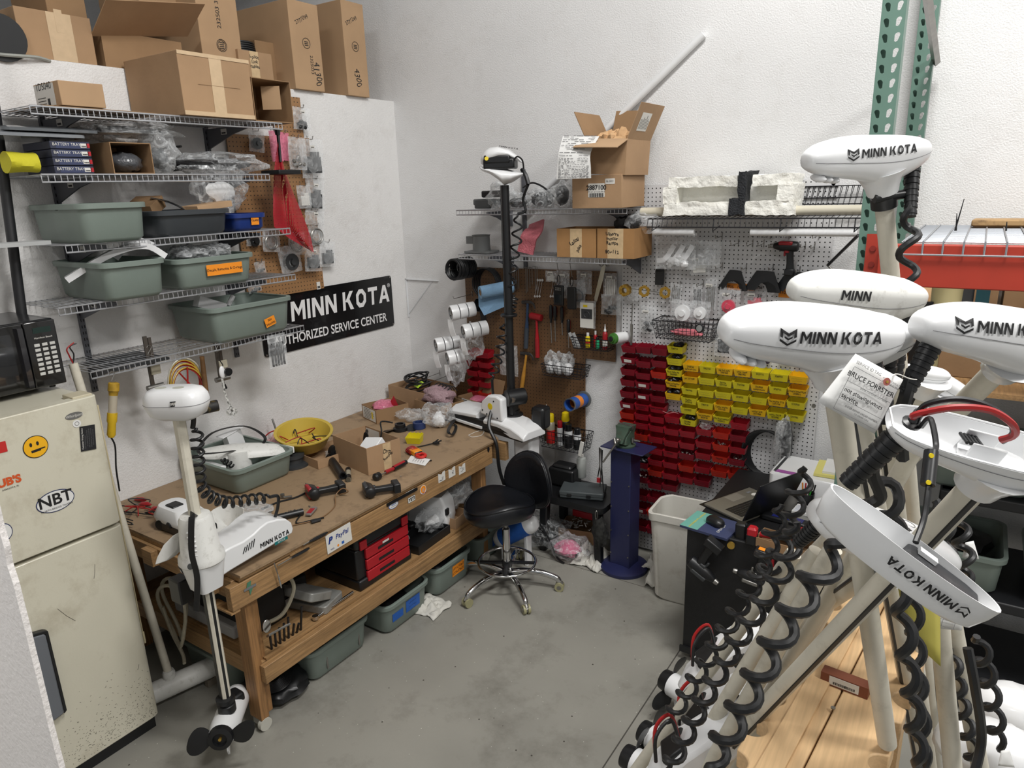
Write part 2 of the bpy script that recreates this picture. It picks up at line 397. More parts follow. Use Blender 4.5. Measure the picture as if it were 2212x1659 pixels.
def zipbag(px,py,wpx,hpx,wall,d,label,group,content=None,seed=0,tilt=0.):
	"""flat plastic bag hanging on a wall hook; place from picture"""
	P=LW if wall=='L' else BW
	o=P(px,py,d);o2=P(px,py+hpx,d);a=P(px-wpx/2,py,d);c=P(px+wpx/2,py,d);w=(c-a).length;h=(o2-o).length
	x=V((0,1,0))if wall=='L' else V((1,0,0))
	F=frame(o,x,(0,0,1))@Matrix.Rotation(tilt,4,'Z')
	t=T('parts_bag',label,'bag',o,group)
	rs=[];N=7;K=8
	pts=[];fs=[]
	for s in(1,-1):
		for i in range(K+1):
			v=-i/K
			for j in range(N+1):
				u=j/N-.5;bul=(math.sin(PI*(j/N))**.6)*(math.sin(PI*min(1,(i/K)**1.3*.93)))*.22*w+.0005
				nz=noise.noise(V((u*5+seed,v*5,s*3.)))*.07*w
				pts.append((u*w*(1-.06*abs(math.sin(v*3+seed)))+nz*.5,v*h,s*(bul*.5)+nz*.35))
	for s in(0,1):
		for i in range(K):
			for j in range(N):
				q=s*(K+1)*(N+1)+i*(N+1)+j;fs.append((q,q+1,q+N+2,q+N+1))
	b=MB(F);b.add(pts,fs);b.build('bag_film',CLEARD,t,smooth=60)
	if content:
		m,kind=content;c=MB(F);q=random.Random(seed)
		if kind=='ring':c.tube([(math.cos(a)*w*.34,-h*.55+math.sin(a)*w*.34,.004)for a in[i*PI/9 for i in range(18)]],w*.045,6,loop=True);c.tube([(math.cos(a)*w*.28,-h*.55+math.sin(a)*w*.28,-.004)for a in[i*PI/9 for i in range(18)]],w*.04,6,loop=True)
		elif kind=='rods':
			for i in range(5):c.cyl((w*(-.3+.15*i),-h*.95,0),(w*(-.3+.15*i),-h*.25,0),w*.05,n=8)
		elif kind=='block':
			c.box((0,-h*.66,0),(w*.6,h*.42,w*.14));c.box((w*.1,-h*.4,.002),(w*.3,h*.14,w*.1))
		elif kind=='disc':c.cyl((0,-h*.6,-w*.1),(0,-h*.6,w*.1),w*.3,n=18);c.cyl((0,-h*.6,w*.1),(0,-h*.6,w*.2),w*.12,n=12)
		else:
			for i in range(9):lump((w*q.uniform(-.28,.28),-h*q.uniform(.6,.9),q.uniform(-.05,.05)*w),(w*.11,w*.09,w*.07),i+seed,0,.4,mb=c)
		c.build('bagged_part',m,t,smooth=40)
	return t,F,w,h
# SETTING
def pegmat(name,base,ax,hr=.15,pitch=.0254,ox=0,oz=0):
	m=mat(name,base,.5,var=.05,scale=3);nt=m.node_tree;b=nt.nodes['Principled BSDF']
	src=b.inputs['Base Color'].links[0].from_socket
	tc=nt.nodes.new('ShaderNodeTexCoord');sp=nt.nodes.new('ShaderNodeSeparateXYZ');nt.links.new(tc.outputs['Object'],sp.inputs[0])
	sq=[]
	for a,off in((ax,ox),(2,oz)):
		k=nt.nodes.new('ShaderNodeMath');k.operation='MULTIPLY_ADD';k.inputs[1].default_value=1/pitch;k.inputs[2].default_value=off+100;nt.links.new(sp.outputs[a],k.inputs[0])
		f=nt.nodes.new('ShaderNodeMath');f.operation='FRACT';nt.links.new(k.outputs[0],f.inputs[0])
		s=nt.nodes.new('ShaderNodeMath');s.operation='SUBTRACT';s.inputs[1].default_value=.5;nt.links.new(f.outputs[0],s.inputs[0])
		p=nt.nodes.new('ShaderNodeMath');p.operation='POWER';p.inputs[1].default_value=2;nt.links.new(s.outputs[0],p.inputs[0]);sq.append(p)
	ad=nt.nodes.new('ShaderNodeMath');ad.operation='ADD';nt.links.new(sq[0].outputs[0],ad.inputs[0]);nt.links.new(sq[1].outputs[0],ad.inputs[1])
	lt=nt.nodes.new('ShaderNodeMath');lt.operation='LESS_THAN';lt.inputs[1].default_value=hr*hr;nt.links.new(ad.outputs[0],lt.inputs[0])
	mx=nt.nodes.new('ShaderNodeMix');mx.data_type='RGBA';nt.links.new(lt.outputs[0],mx.inputs[0]);nt.links.new(src,mx.inputs[6]);mx.inputs[7].default_value=(.008,.008,.008,1)
	nt.links.new(mx.outputs[2],b.inputs['Base Color']);return m
FLOOR=mat('concrete',(143,141,133),.5,var=.12,scale=1.6,bump=.08,bscale=40,dirt=.55,dirtcol=(88,84,76),dscale=2.6)
nt=FLOOR.node_tree;pb=nt.nodes['Principled BSDF'];src=pb.inputs['Base Color'].links[0].from_socket
tc=nt.nodes.new('ShaderNodeTexCoord');last=src
for sc_,thr,colr in((26,.055,(200,198,190)),(11,.05,(60,56,50))):
	vo=nt.nodes.new('ShaderNodeTexVoronoi');vo.inputs['Scale'].default_value=sc_;nt.links.new(tc.outputs['Object'],vo.inputs['Vector'])
	lt=nt.nodes.new('ShaderNodeMath');lt.operation='LESS_THAN';lt.inputs[1].default_value=thr;nt.links.new(vo.outputs['Distance'],lt.inputs[0])
	mx=nt.nodes.new('ShaderNodeMix');mx.data_type='RGBA';nt.links.new(lt.outputs[0],mx.inputs[0]);nt.links.new(last,mx.inputs[6]);mx.inputs[7].default_value=(*lin(colr),1);last=mx.outputs[2]
nt.links.new(last,pb.inputs['Base Color'])
CEIL=mat('ceiling_paint',(200,200,200),.8)
def slab(name,p,q,m):b=MB();b.bb(p,q);return struct(b.build(name,m))
slab('floor',(-.2,-9,-.1),(9,.1,0),FLOOR)
slab('wall_back',(-3.2,0,0),(9,.14,5.9),W_WALL)
slab('wall_left',(-.14,-9,0),(0,0,3.09),W_WALL2)
slab('floor_loft',(-3.2,-9,3.0),(-.14,0,3.09),CEIL)
slab('wall_loft',(-3.3,-9,3.09),(-3.2,0,5.9),W_WALL)
slab('ceiling',(-3.3,-9,5.9),(9,.14,6.0),CEIL)
slab('loft_shade_slab',(-3.2,-9,4.25),(-.1,0,4.4),CEIL)  # unseen slab added to block light and darken the wall behind the loft
slab('wall_right',(9,-9,0),(9.1,.14,5.9),W_WALL)
pe=BW(45,1330,3.56)
b=MB();q=random.Random(3);pts=[]
for i in range(61):
	z=3.0*i/60;pts.append((pe.x+q.uniform(-.004,.003)-(.006 if q.random()<.15 else 0),z))
for i in range(60):
	(xa,za),(xb,zb)=pts[i],pts[i+1]
	vs=[(0,-3.56,za),(xa,-3.56,za),(xa-.004,-3.545,za),(0,-3.545,za),(0,-3.56,zb),(xb,-3.56,zb),(xb-.004,-3.545,zb),(0,-3.545,zb)]
	b.add(vs,[(0,1,5,4),(1,2,6,5),(2,3,7,6)])
w=struct(b.build('wall_near',mat('partition_paint',(226,222,220),.7,bump=.5,bscale=70),smooth=30))
b=MB();b.bb((-.0,-.46,.0002),(9,-.455,.0009));struct(b.build('trim_1',mat('joint',(100,97,90),.8)))
j0=HZ(1305,1657,0);j1=HZ(1463,1411,0);jx=(j0.x+j1.x)/2
b=MB();b.bb((jx-.003,-9,.0002),(jx+.003,-.46,.0009));struct(b.build('trim_2',mat('joint_dark',(70,67,62),.8)))
PW=pegmat('white_peg_panel',(206,206,207),0)
PB=pegmat('brown_peg_panel',(106,78,52),0,hr=.13)
PBL=pegmat('brown_peg_panel_left',(150,112,74),1,hr=.14)
b=MB();b.bb((1.857,-.026,.02),(3.075,-.02,2.44));t=b.build('pegboard',PW);tag(t,'tall white pegboard panel full of red and yellow bins on the back wall','pegboard')
for x,z in((1.877,1.985),(3.055,2.42),(3.055,1.2)):
	k=MB();k.cyl((x,-.0262,z),(x,-.030,z),.011,n=14);k.build('washer',STEEL,t)
b=MB()
b.prism([(.40,.72),(1.59,.72),(1.59,1.32),(1.815,1.32),(1.815,1.915),(.60,1.905),(.60,1.10),(.40,1.10)],0,.006,frame((0,-.02,0),(1,0,0),(0,0,1)))
t=b.build('pegboard',PB);tag(t,'stepped brown pegboard with hammers and screwdrivers on the back wall','pegboard')
b=MB();b.bb((.02,-1.47,1.83),(.026,-.86,2.80));b.bb((.02,-1.12,2.80),(.026,-.90,3.04));t=b.build('pegboard',PBL);tag(t,'brown pegboard behind the hanging parts bags on the left wall','pegboard')
sticker(frame(LW(688,617,.027),(0,1,0),(0,0,1)),.03,.05,LABEL,t,'barcode_label',bars=1)
def hook(P,L,wall='B',m=STEEL,name='peg_hook',label='bare steel pegboard hook sticking out of the wall',grp='bare peg hooks',drop=.012):
	dx,dy=(1,0)if wall=='L' else(0,-1);P=V(P)
	b=MB();b.tube([P+V((-dx*.004,-dy*.004,.02)),P+V((dx*.003,dy*.003,.018)),P,P+V((dx*L,dy*L,-.004)),P+V((dx*(L+.006),dy*(L+.006),drop))],.0022,6)
	b.tube([P+V((0,0,.0)),P+V((0,0,-.02))],.002,5)
	lump(P+V((dx*(L+.006),dy*(L+.006),drop)),(.004,.004,.004),1,0,0,mb=b)
	return tag(b.build(name,m,smooth=True),label,'hook',grp)
# WIRE SHELVES
def wire_shelf(label,p0,L,depth,wall,m=WIRE,z=0,brackets=(),pitch=.0254,lip=.03,group=None,stickers=True):
	"""p0: wall-side end; wall 'L' runs along y, 'B' along x"""
	X=V((0,1,0))if wall=='L' else V((1,0,0));D=V((1,0,0))if wall=='L' else V((0,-1,0));P=V(p0)
	t=T('wire_shelf',label,'shelf',P,group);Z=V((0,0,1))
	b=MB();n=int(L/pitch)
	for i in range(n+1):
		q=P+X*(L*i/n);b.tube([q+D*.01,q+D*depth,q+D*(depth+.001)-Z*lip],.0019,4)
	for d_ in(.012,depth*.33,depth*.66):
		b.tube([P+D*d_-Z*.003,P+X*L+D*d_-Z*.003],.0026,5)
	b.build('wire_deck',m,t)
	k=MB()
	for d_,zz in((depth,.001),(depth+.001,-lip)):k.tube([P+D*d_+Z*zz,P+X*L+D*d_+Z*zz],.0042,6)
	k.build('front_rail',m,t)
	for s in brackets:
		q=P+X*s;c=MB();F=frame(q,D,(0,0,1))
		c.prism([(.0,-.012),(depth*.93,-.012),(depth*.93,-.028),(depth*.6,-.052),(.02,-.12),(0,-.12)],-.004,.004,F)
		o=c.build('bracket',STD,t)
		if stickers:sticker(F@TR((depth*.42,-.035,.0045)),.05,.03,LABEL,o,'price_label',bars=1)
	return t
for i,(z,dp,y0,y1,nm)in enumerate(((2.83,.42,-2.66,-1.39,'topmost wire shelf on the left wall under the big closed carton'),(2.56,.40,-2.66,-1.50,'second wire shelf from the top holding battery trays and clear bags'),(2.262,.40,-2.62,-1.40,'third wire shelf from the top holding the big sage tub and the blue tub'),(1.998,.40,-2.70,-1.40,'fourth wire shelf from the top holding two sage tubs'),(1.69,.40,-2.62,-1.38,'lowest wire shelf on the left wall, mostly empty, with tools hooked below'))):
	wire_shelf(nm,(0.0,y0,z),y1-y0,dp,'L',brackets=(-2.436-y0,-1.587-y0),group=None)
	if i>=3:
		pass
for y,nm in((-2.436,'slotted grey shelf standard nearer the refrigerator'),(-1.587,'slotted grey shelf standard nearer the pegboard')):
	b=MB();b.bb((.001,y-.013,1.5),(.016,y+.013,2.88));t=b.build('shelf_standard',STD);tag(t,nm,'shelf standard')
	c=MB()
	for k in range(42):
		for s in(-1,1):c.box((.0165,y+s*.006,1.52+k*.032),(.001,.0035,.014))
	c.build('slots',HOLE,t)
a=LW(-14,215,.10);c_=LW(52,715,.16)
b=MB();b.cyl(c_+(c_-a)*.35,a+(a-c_)*.6,.021,n=20);tag(b.build('pole',mat('black_pole',(26,27,30),.5),smooth=True),'thick black pole standing behind the microwave at the far left','pole')
b=MB();b.bb((.18,-3.3,2.268),(.30,-2.63,2.285));tag(b.build('shelf_board',mat('grey_laminate',(170,172,172),.5)),'pale grey shelf edge crossing the black pole beside the big sage tub','shelf')
# LOFT CARTONS
LO=3.091
def boxL(name,label,cat,px,zb,xf,depth,m=CARD,**kw):
	l,r,top=px;py=kw.pop('py',top+20)
	y0=LW(l,py,xf).y;y1=LW(r,py,xf).y;h=LW((l+r)/2,top,xf).z-zb
	sz=(depth,y1-y0,h)
	t,M=carton(name,label,cat,(xf-depth/2,(y0+y1)/2,zb),sz,m=m,**kw);return t,M,sz
t,M,s=boxL('carton','taped closed carton on the half wall at the far left','box',(45,204,28),LO,-.01,.5,py=100)
b=MB();F=face(M,'+x',0.02,0,s);b.box((0,0,.0008),(.11,s[2]*.99,.0012),F);b.box((-.0,s[2]*.33,.0016),(.035,.1,.001),F);b.build('packing_tape',CTAPE,t)
boxL('carton','carton stacked behind and above the taped carton at the far left','box',(98,182,-60),LO+.24,-.2,.35,m=CARD2,py=0)
t,M,s=boxL('carton','big open carton with its front flap lifted on the half wall','box',(222,392,78),LO,-.02,.42,py=100,open_top=True,m=CARD2)
F=M@TR((s[0]/2+.002,0,s[2]))@Matrix.Rotation(math.radians(8),4,'X')@Matrix.Rotation(math.radians(-30),4,'Y')
b=MB();b.box((.12,0,.004),(.25,s[1]+.10,.004),F);b.build('flap',CARD,t)
boxL('carton','carton on top of the big open carton, only its underside edge in view','box',(300,402,-40),LO+.33,-.2,.4,m=CARD,py=0)
t,M,s=boxL('carton','tall carton printed 232503 3 and marked 2777393','box',(430,516,-30),LO,-.02,.6,m=CARD3,py=60)
F=face(M,'+x',0,0,s)
txt('232503 3',F@TR((.0,.1,0))@rotz(PI/2),.035,INK,t,wide=1.1);txt('2777393',F@TR((.0,-s[2]*.42,0)),.036,INK,t,hand=1)
b=MB()
for r_ in(.032,.025):b.tube([(math.cos(a)*r_,-.06+math.sin(a)*r_,.001)for a in[i*PI/12 for i in range(24)]],.0015,4,F,loop=True)
for k in range(4):b.box((0,-.045-.01*k,.001),(.03,.004,.001),F)
b.build('round_stamp',INK,t)
t,M,s=boxL('carton','small carton with handwriting i-pilot Link cables holding black cable','box',(517,588,112),LO,.0,.28,m=CARD,py=140,open_top=True)
F=face(M,'+x',-.01,0,s);b=MB();b.box((0,0,.0008),(.06,s[2],.001),F);b.build('packing_tape',MTAPE,t)
for i,ln in enumerate(('i-pilot','Link','cables')):txt(ln,F@TR((0,s[2]*.33-i*.026,.0018)),.026,INK,t,hand=.8,bold=.015)
cb=MB()
for k in range(7):cb.tube([(M@V((math.cos(a)*.09*(1-.02*k),math.sin(a)*.1*(1-.02*k),s[2]-.01+.012*k)))for a in[i*PI/12 for i in range(24)]],.006,6,loop=True)
tag(cb.build('cable_coil',BRUB,smooth=True),'coil of black cable in the small i-pilot carton','cable')
boxL('carton','taped carton standing behind the i-pilot cables carton','box',(556,612,92),LO,-.14,.3,m=CARD2,py=140)
for(l,r,top,n1,n2,lb)in((630,693,6,'2777099','2325033','tall carton handwritten 2777099 on the half wall, left of the end one'),(744,790,6,'2777249','','tall carton handwritten 2777249, last one on the half wall')):
	t,M,s=boxL('carton',lb,'box',(l,r,top),LO,.03,.62,m=CARD3,py=100)
	F=face(M,'+x',0,0,s)
	txt(n1,F@TR((-.02,s[2]*.3,0))@rotz(.5),.034,INK,t,hand=1)
	if n2:txt(n2,F@TR((.03,-s[2]*.2,0))@rotz(-PI/2),.032,INK,t)
	txt('41300' if n2 else '4300',F@TR((.0 if not n2 else .07,-s[2]*.3,0))@rotz(-PI/2+.1),.07,INK,t,hand=1,wide=.8)
	b=MB();b.tube([(math.cos(a)*.03,.02+math.sin(a)*.03,.001)for a in[i*PI/12 for i in range(24)]],.0016,4,F,loop=True)
	for k in range(3):b.box((0,.008+.01*k,.001),(.03,.004,.001),F)
	b.build('round_stamp',INK,t)
b=MB();P=LW(2,82,.0);A=TR((P.x,P.y,P.z))@Matrix.Rotation(PI/2,4,'Y')
b.lathe([(.03,-.06),(.10,-.06),(.10,-.05),(.06,-.045),(.06,.0),(.10,.005),(.10,.015),(.03,.015)],28,A)
tag(b.build('cable_spool',BPL,smooth=True),'black spool lying on the half wall at the far left edge','spool')
cable('hose',[LW(-20,116,.02),LW(40,121,.03),LW(80,124,.02),LW(108,132,.0)],.008,mat('grey_hose',(150,152,146),.6),'grey corrugated hose lying along the half wall top','hose')
# TOP SHELF CARTONS
Z1=2.836
t,M,s=boxL('carton','largest closed carton with taped H seam on the top shelf','box',(392,543,120),Z1,.47,.46,py=190,m=CARD)
F=face(M,'+x',0,0,s);b=MB();w=s[1];h=s[2]
b.box((0,0,.0008),(w*.17,h,.001),F);b.box((0,h*.47,.0012),(w,h*.06,.0022),F);b.box((0,-h*.47,.0012),(w,h*.07,.0022),F)
b.build('packing_tape',CTAPE,t)
b=MB();b.box((.01,0,.0016),(w*.6,h*.006,.0004),F@TR((0,0,0)));b.build('flap_seam',CARD2,t)
t,M,s=boxL('carton','small carton printed 1D5040 at the left end of the top shelf','box',(131,226,178),Z1+.008,.40,.22,py=210,m=CARD3)
F=face(M,'-y',-.02,0,s);sticker(F,.17,s[2]*.9,LABEL,t,'printed_label');txt('1D5040',F@TR((0,.035,.001)),.042,INK,t,wide=1);b=MB()
for k in range(3):b.box((-.03,-.01-.012*k,.0012),(.07,.003,.0006),F)
b.box((.03,-.03,.0012),(.02,.03,.0006),F);b.build('printed_lines',INK,t)
t,M,s=boxL('carton','empty carton lying on its side, open end facing the room, on the top shelf','box',(548,630,172),Z1,.42,.3,m=CARD2,side_open='x',py=220)
b=MB();b.box((0,0,0),(.10,.004,.12),M@TR((s[0]/2-.05,.03,s[2]*.6))@rotz(.7));b.build('flap',CARD3,t)
b=MB();b.bb((.02,-2.6,Z1-.001),(.40,-2.1,Z1+.004));b.bb((.08,-2.55,Z1+.004),(.36,-2.18,Z1+.007));tag(b.build('flat_cardboard',CARD2),'flattened cardboard sheet under the 1D5040 carton','cardboard')
# LEFT SHELF CONTENTS
def tubL(name,label,px,zb,xf,depth,m=TUB,py=None,**kw):
	l,r,top=px;y0=LW(l,py,xf).y;y1=LW(r,py,xf).y;h=LW((l+r)/2,top,xf).z-zb;e=(y1-y0)*.05;y0-=e;y1+=e*.6;depth*=1.14
	t,M=tub(name,label,'tub',(xf-depth/2,(y0+y1)/2,zb),(depth,y1-y0,h),m=m,**kw);return t,M,(depth,y1-y0,h)
Z2,Z3,Z4,Z5=2.564,2.266,2.002,1.694
def bag(name,label,c,r,seed,m=CLEAR,group=None,inner=None,flat=None,n=3,amp=.4):
	t=T(name,label,'bag',(c[0],c[1],c[2]-r[2]),group)
	lump(c,r,seed,n,amp,2.6,flat=flat).build('bag_film',m,t,smooth=70)
	if inner:
		for k,(mm,rr,oo)in enumerate(inner):
			lump((c[0]+oo[0],c[1]+oo[1],c[2]+oo[2]),rr,seed+k+5,1,.25,flat=flat).build('bagged_part',mm,t,smooth=40)
	return t
ya,yb=LW(24,365,.33).y,LW(88,365,.33).y;b=MB()
rs=[[V((.29+.052*math.cos(a)*(1+.1*math.sin(3*a+y*20)),y,Z2+.05+.043*math.sin(a)*(1+.08*math.sin(2*a+y*30))))for a in[2*PI*k/16 for k in range(16)]]for y in[ya+(yb-ya)*i/10 for i in range(11)]]
b.rings(rs);tag(b.build('rolled_cloth',mat('yellow_cloth',(196,188,40),.8,bump=.4,bscale=30),smooth=True),'rolled yellow cloth on the second shelf at the far left','cloth')
y0,y1=LW(115,350,.37).y,LW(200,350,.37).y
for i in range(4):
	z=Z2+.002+i*.034;lab=('lowest','second lowest','second highest','topmost')[i]
	b=MB();b.bb((.12,y0,z),(.37,y1,z+.032));t=b.build('battery_tray_pack',mat('battery_box',(42,46,66),.5),bevel=.002)
	tag(t,lab+' dark BATTERY TRAY pack in the stack on the second shelf','box','battery tray packs')
	F=frame((.3705,(y0+y1)/2,z+.016),(0,1,0),(0,0,1));b=MB();b.box((.0,0,0),((y1-y0)*.72,.026,.0006),F@TR((-.0,0,0)));b.build('print_panel',mat('navy_print',(52,60,92),.5),t)
	txt('BATTERY TRAY',F@TR((-.015,.003,.0008)),.017,LABEL,t);sticker(F@TR(((y1-y0)*.34,0,.0004)),.028,.018,LABEL,t,'barcode_label',bars=1);sticker(F@TR(((y1-y0)*.45,0,.0004)),.014,.018,RED,t,'red_mark')
for i,(a,c,z,l)in enumerate(((-.12,.22,.150,'clear smoky plastic lid on the battery tray packs'),(-.06,.19,.172,'upper dark plastic lid lying over the smoky lid'))):
	b=MB();b.rings([rrect(.33,y1-y0+.22,.03,Z2+z,dx=.22,dy=(y0+y1)/2+a+.0),rrect(.33,y1-y0+.22,.03,Z2+z+.012,dx=.22,dy=(y0+y1)/2+a),rrect(.29,y1-y0+.18,.02,Z2+z+.02,dx=.22,dy=(y0+y1)/2+a)])
	tag(b.build('tray_lid',mat('smoke_lid%d'%i,((120,124,128),(84,88,92))[i],.2,coat=.5),smooth=30),l,'lid','lids over the battery trays')
t,M,s=boxL('carton','open carton with dark bagged parts on the second shelf','box',(242,330,308),Z2,.40,.3,m=CARD2,side_open='x',py=345)
lump(M@V((.05,0,s[2]*.36)),(.10,s[1]*.46,s[2]*.36),4,2,.3,flat=Z2+.006).build('bagged_hardware',mat('crinkled_dark_bag',(74,76,80),.15,coat=.6,bump=.9,bscale=40),t,smooth=60)
P=LW(290,290,.25);bag('clear_bag','clear bag with black plastic bracket lying over the open carton',(.22,P.y,Z2+.20),(.14,.24,.055),3,inner=[(BPL,(.09,.17,.028),(0,0,0))])
P=LW(350,340,.3);bag('clear_bag','crumpled clear bag bulging beside the open carton',(.27,P.y,Z2+.10),(.10,.085,.10),8,m=CLEARW,inner=[(GREYP,(.05,.04,.05),(0,0,-.02))])
for i,(px,py)in enumerate(((372,318),(380,345),(372,368))):
	P=LW(px,py,.12);b=MB();b.cyl((.02,P.y,P.z),(.20,P.y,P.z),.006,n=8);tag(b.build('bolt',BPL),'black bolt poking out beside the crumpled bag on the second shelf','bolt','black bolts on the second shelf')
P=LW(500,372,.3);bag('clear_bag','long clear bag with black battery tray hanging past the second shelf',(.27,LW(480,372,.3).y,Z2+.055),(.12,.27,.06),12,inner=[(mat('black_textured',(38,38,40),.5,bump=.5,bscale=120),(.10,.22,.035),(0,-.03,.0))])
P=LW(610,378,.3);b=MB();b.bb((.2,P.y-.07,Z2+.0),(.36,P.y+.09,Z2+.025));t=b.build('plastic_tray',BPL,bevel=.004);tag(t,'small black plastic tray in plastic wrap at the shelf end','tray')
P=LW(505,400,.42);bag('clear_bag','clear bag with white cut out part drooping behind the blue tub',(.3,P.y+.0,P.z+.0),(.07,.16,.12),21,m=CLEAR,inner=[(WPL,(.02,.09,.055),(0,0,-.03))])
t,M,s=tubL('tub','largest sage grey tub on the third wire shelf',(186,328,437),Z3,.50,.44,py=490)
b=MB();lump(M@V((0,0,s[2]-.02)),(.16,.15,.02),5,2,.2,mb=b);b.build('tub_contents',BPL,t,smooth=50)
t,M,s=tubL('tub','charcoal tub holding small cartons on the third shelf',(350,508,452),Z3,.44,.36,m=TUBD,py=485,r=.07)
b=MB();b.box((.05,.09,.0),(.13,.22,.03),TR(M@V((.06,.03,s[2]+.002)))@rotz(.1)@Matrix.Rotation(.1,4,'X'));o=b.build('flat_carton',CARD3,bevel=.001);tag(o,'flat small carton lying in the charcoal tub','box')
b=MB();b.box((0,0,0),(.14,.13,.06),TR(M@V((-.05,-.12,s[2]+.02)))@rotz(.5)@Matrix.Rotation(.4,4,'X'));o=b.build('carton',CARD2,bevel=.001);tag(o,'small carton tipped on its corner in the charcoal tub','box')
b=MB();b.tube(spline([M@V((-.02,-.10,s[2]+.06)),M@V((.03,-.04,s[2]+.04)),M@V((.07,.02,s[2]-.0))],6),.018,8,sx=.3);o=b.build('metal_trim',CHROME,smooth=True);tag(o,'bent shiny metal strip in the charcoal tub','metal strip')
t,M,s=tubL('tub','blue tub with small orange label on the third shelf',(512,580,460),Z3,.40,.26,m=TUBB,py=480,r=.04,tag_=('Guest',frame((.1425,.02,.055),(0,1,0),(.05,0,1)),.05,.05,.019,ORANGE))
t,M,s=tubL('tub','sage tub with white curved plastic covers on the fourth shelf',(235,368,562),Z4,.50,.44,py=610)
def strip(name,pts,w,th,m,parent=None,up=(0,0,1)):
	b=MB();rs=[];pts=spline(pts,6)
	for i,p in enumerate(pts):
		a=pts[max(0,i-1)];c=pts[min(len(pts)-1,i+1)];tt=(c-a).normalized();x=tt.cross(V(up)).normalized();y=x.cross(tt)
		rs.append([p+x*w/2+y*th/2,p-x*w/2+y*th/2,p-x*w/2-y*th/2,p+x*w/2-y*th/2])
	b.rings(rs);return b.build(name,m,parent,smooth=40)
o=strip('motor_cover',[M@V((.0,-.2,.10)),M@V((.08,-.02,s[2]+.03)),M@V((.12,.12,s[2]+.055)),M@V((.15,.20,s[2]+.0))],.07,.028,WPL);tag(o,'long curved white plastic cover in the sage tub on the fourth shelf','cover')
o=strip('motor_cover',[M@V((-.02,.05,s[2])),M@V((.02,.12,s[2]+.08)),M@V((.05,.2,s[2]+.05))],.1,.03,WPL);tag(o,'short upright white plastic cover behind the long curved one','cover')
t,M,s=tubL('tub','sage tub with long orange Decals, Remotes & O-rings label',(395,556,552),Z4,.46,.38,py=595,tag_=('Decals, Remotes & O-rings',frame((.212,.03,.085),(0,1,0),(0,0,1)),.21,.055,.019,ORANGE))
for i in range(4):bag('clear_bag','clear bag of small parts heaped in the Decals tub',M@V((.02,-.10+.075*i,s[2]+.012)),(.10,.055,.04),30+i,m=CLEARW,group='clear bags in the Decals tub',inner=[((BPL,WPL,GREYP,WPL)[i],(.05,.03,.02),(0,0,0))])
t,M,s=tubL('tub','sage tub with small slanted orange tag on the lowest shelf',(470,638,652),Z5,.45,.38,py=700,tag_=('No|Hookhi',frame((.208,.09,.07),(0,1,.25),(0,-.25,1)),.07,.05,.02,ORANGE))
b=MB();b.box((0,0,0),(.05,.17,.06),TR(M@V((.0,-.13,s[2]-.01)))@Matrix.Rotation(-.4,4,'X'));b.cyl(M@V((0,-.02,s[2]-.03)),M@V((.0,.02,s[2]+.02)),.014,n=12)
tag(b.build('white_bracket',WPL,smooth=30),'white plastic bracket sticking out of the lowest shelf tub','bracket')
P=LW(215,785,.2);b=MB();b.bb((.05,-2.50,Z5-.032),(.37,-2.22,Z5-.02));tag(b.build('dark_laminate_sheet',DGREY),'dark flat laminate sheet tucked under the lowest wire shelf','sheet')
# TOOLS HUNG UNDER THE LOWEST SHELF
def s_hook(P,r=.012,h=.05,label='small wire hook on the lowest shelf',m=STEEL):
	b=MB();b.tube(spline([P+V((0,-r,h*.8)),P+V((0,0,h)),P+V((0,r,h*.8)),P+V((0,0,h*.45)),P+V((0,-r,.1*h)),P+V((0,0,-.0)),P+V((0,r,.15*h))],4),.0018,5);return tag(b.build('wire_hook',m,smooth=True),label,'hook','wire hooks on the lowest shelf')
A=LW(246,826,.41);B=LW(240,945,.41);ax=(B-A).normalized();L=(B-A).length
t=T('inspection_lamp','dirty yellow tube work light hanging beside the refrigerator','work light',A)
M=along(A,B);b=MB(M);b.lathe([(.018,0),(.024,.004),(.025,.04),(.021,.045),(.019,.062)],18);b.build('end_cap',mat('dirty_yellow',(176,140,40),.6,var=.3,scale=30,dirt=.8,dirtcol=(50,36,20),dscale=40),t,smooth=35)
b=MB(M);b.lathe([(.019,.06),(.019,.06+L*.36)],18);b.build('clear_tube',mat('cloudy_tube',(196,186,166),.25,alpha=.75),t,smooth=35)
b=MB(M);b.cyl((0,0,.05),(0,0,.06+L*.36),.008,n=8);b.build('bulb',LABEL,t)
b=MB(M);b.lathe([(.022,.05+L*.36),(.022,.09+L*.36),(.018,.10+L*.36),(.019,L*.95),(.012,L)],18);b.box((.0,.018,L*.62),(.012,.006,.02));b.build('grip',mat('work_light_yellow',(214,176,32),.5,dirt=.4,dirtcol=(60,45,20),dscale=30),t,smooth=35)
cable('cord',[B,B+V((.0,.01,-.05)),B+V((-.01,.0,-.16)),B+V((-.02,.0,-.28))],.004,BRUB,parent=t)
s_hook(A+V((0,0,.0)),h=.055)
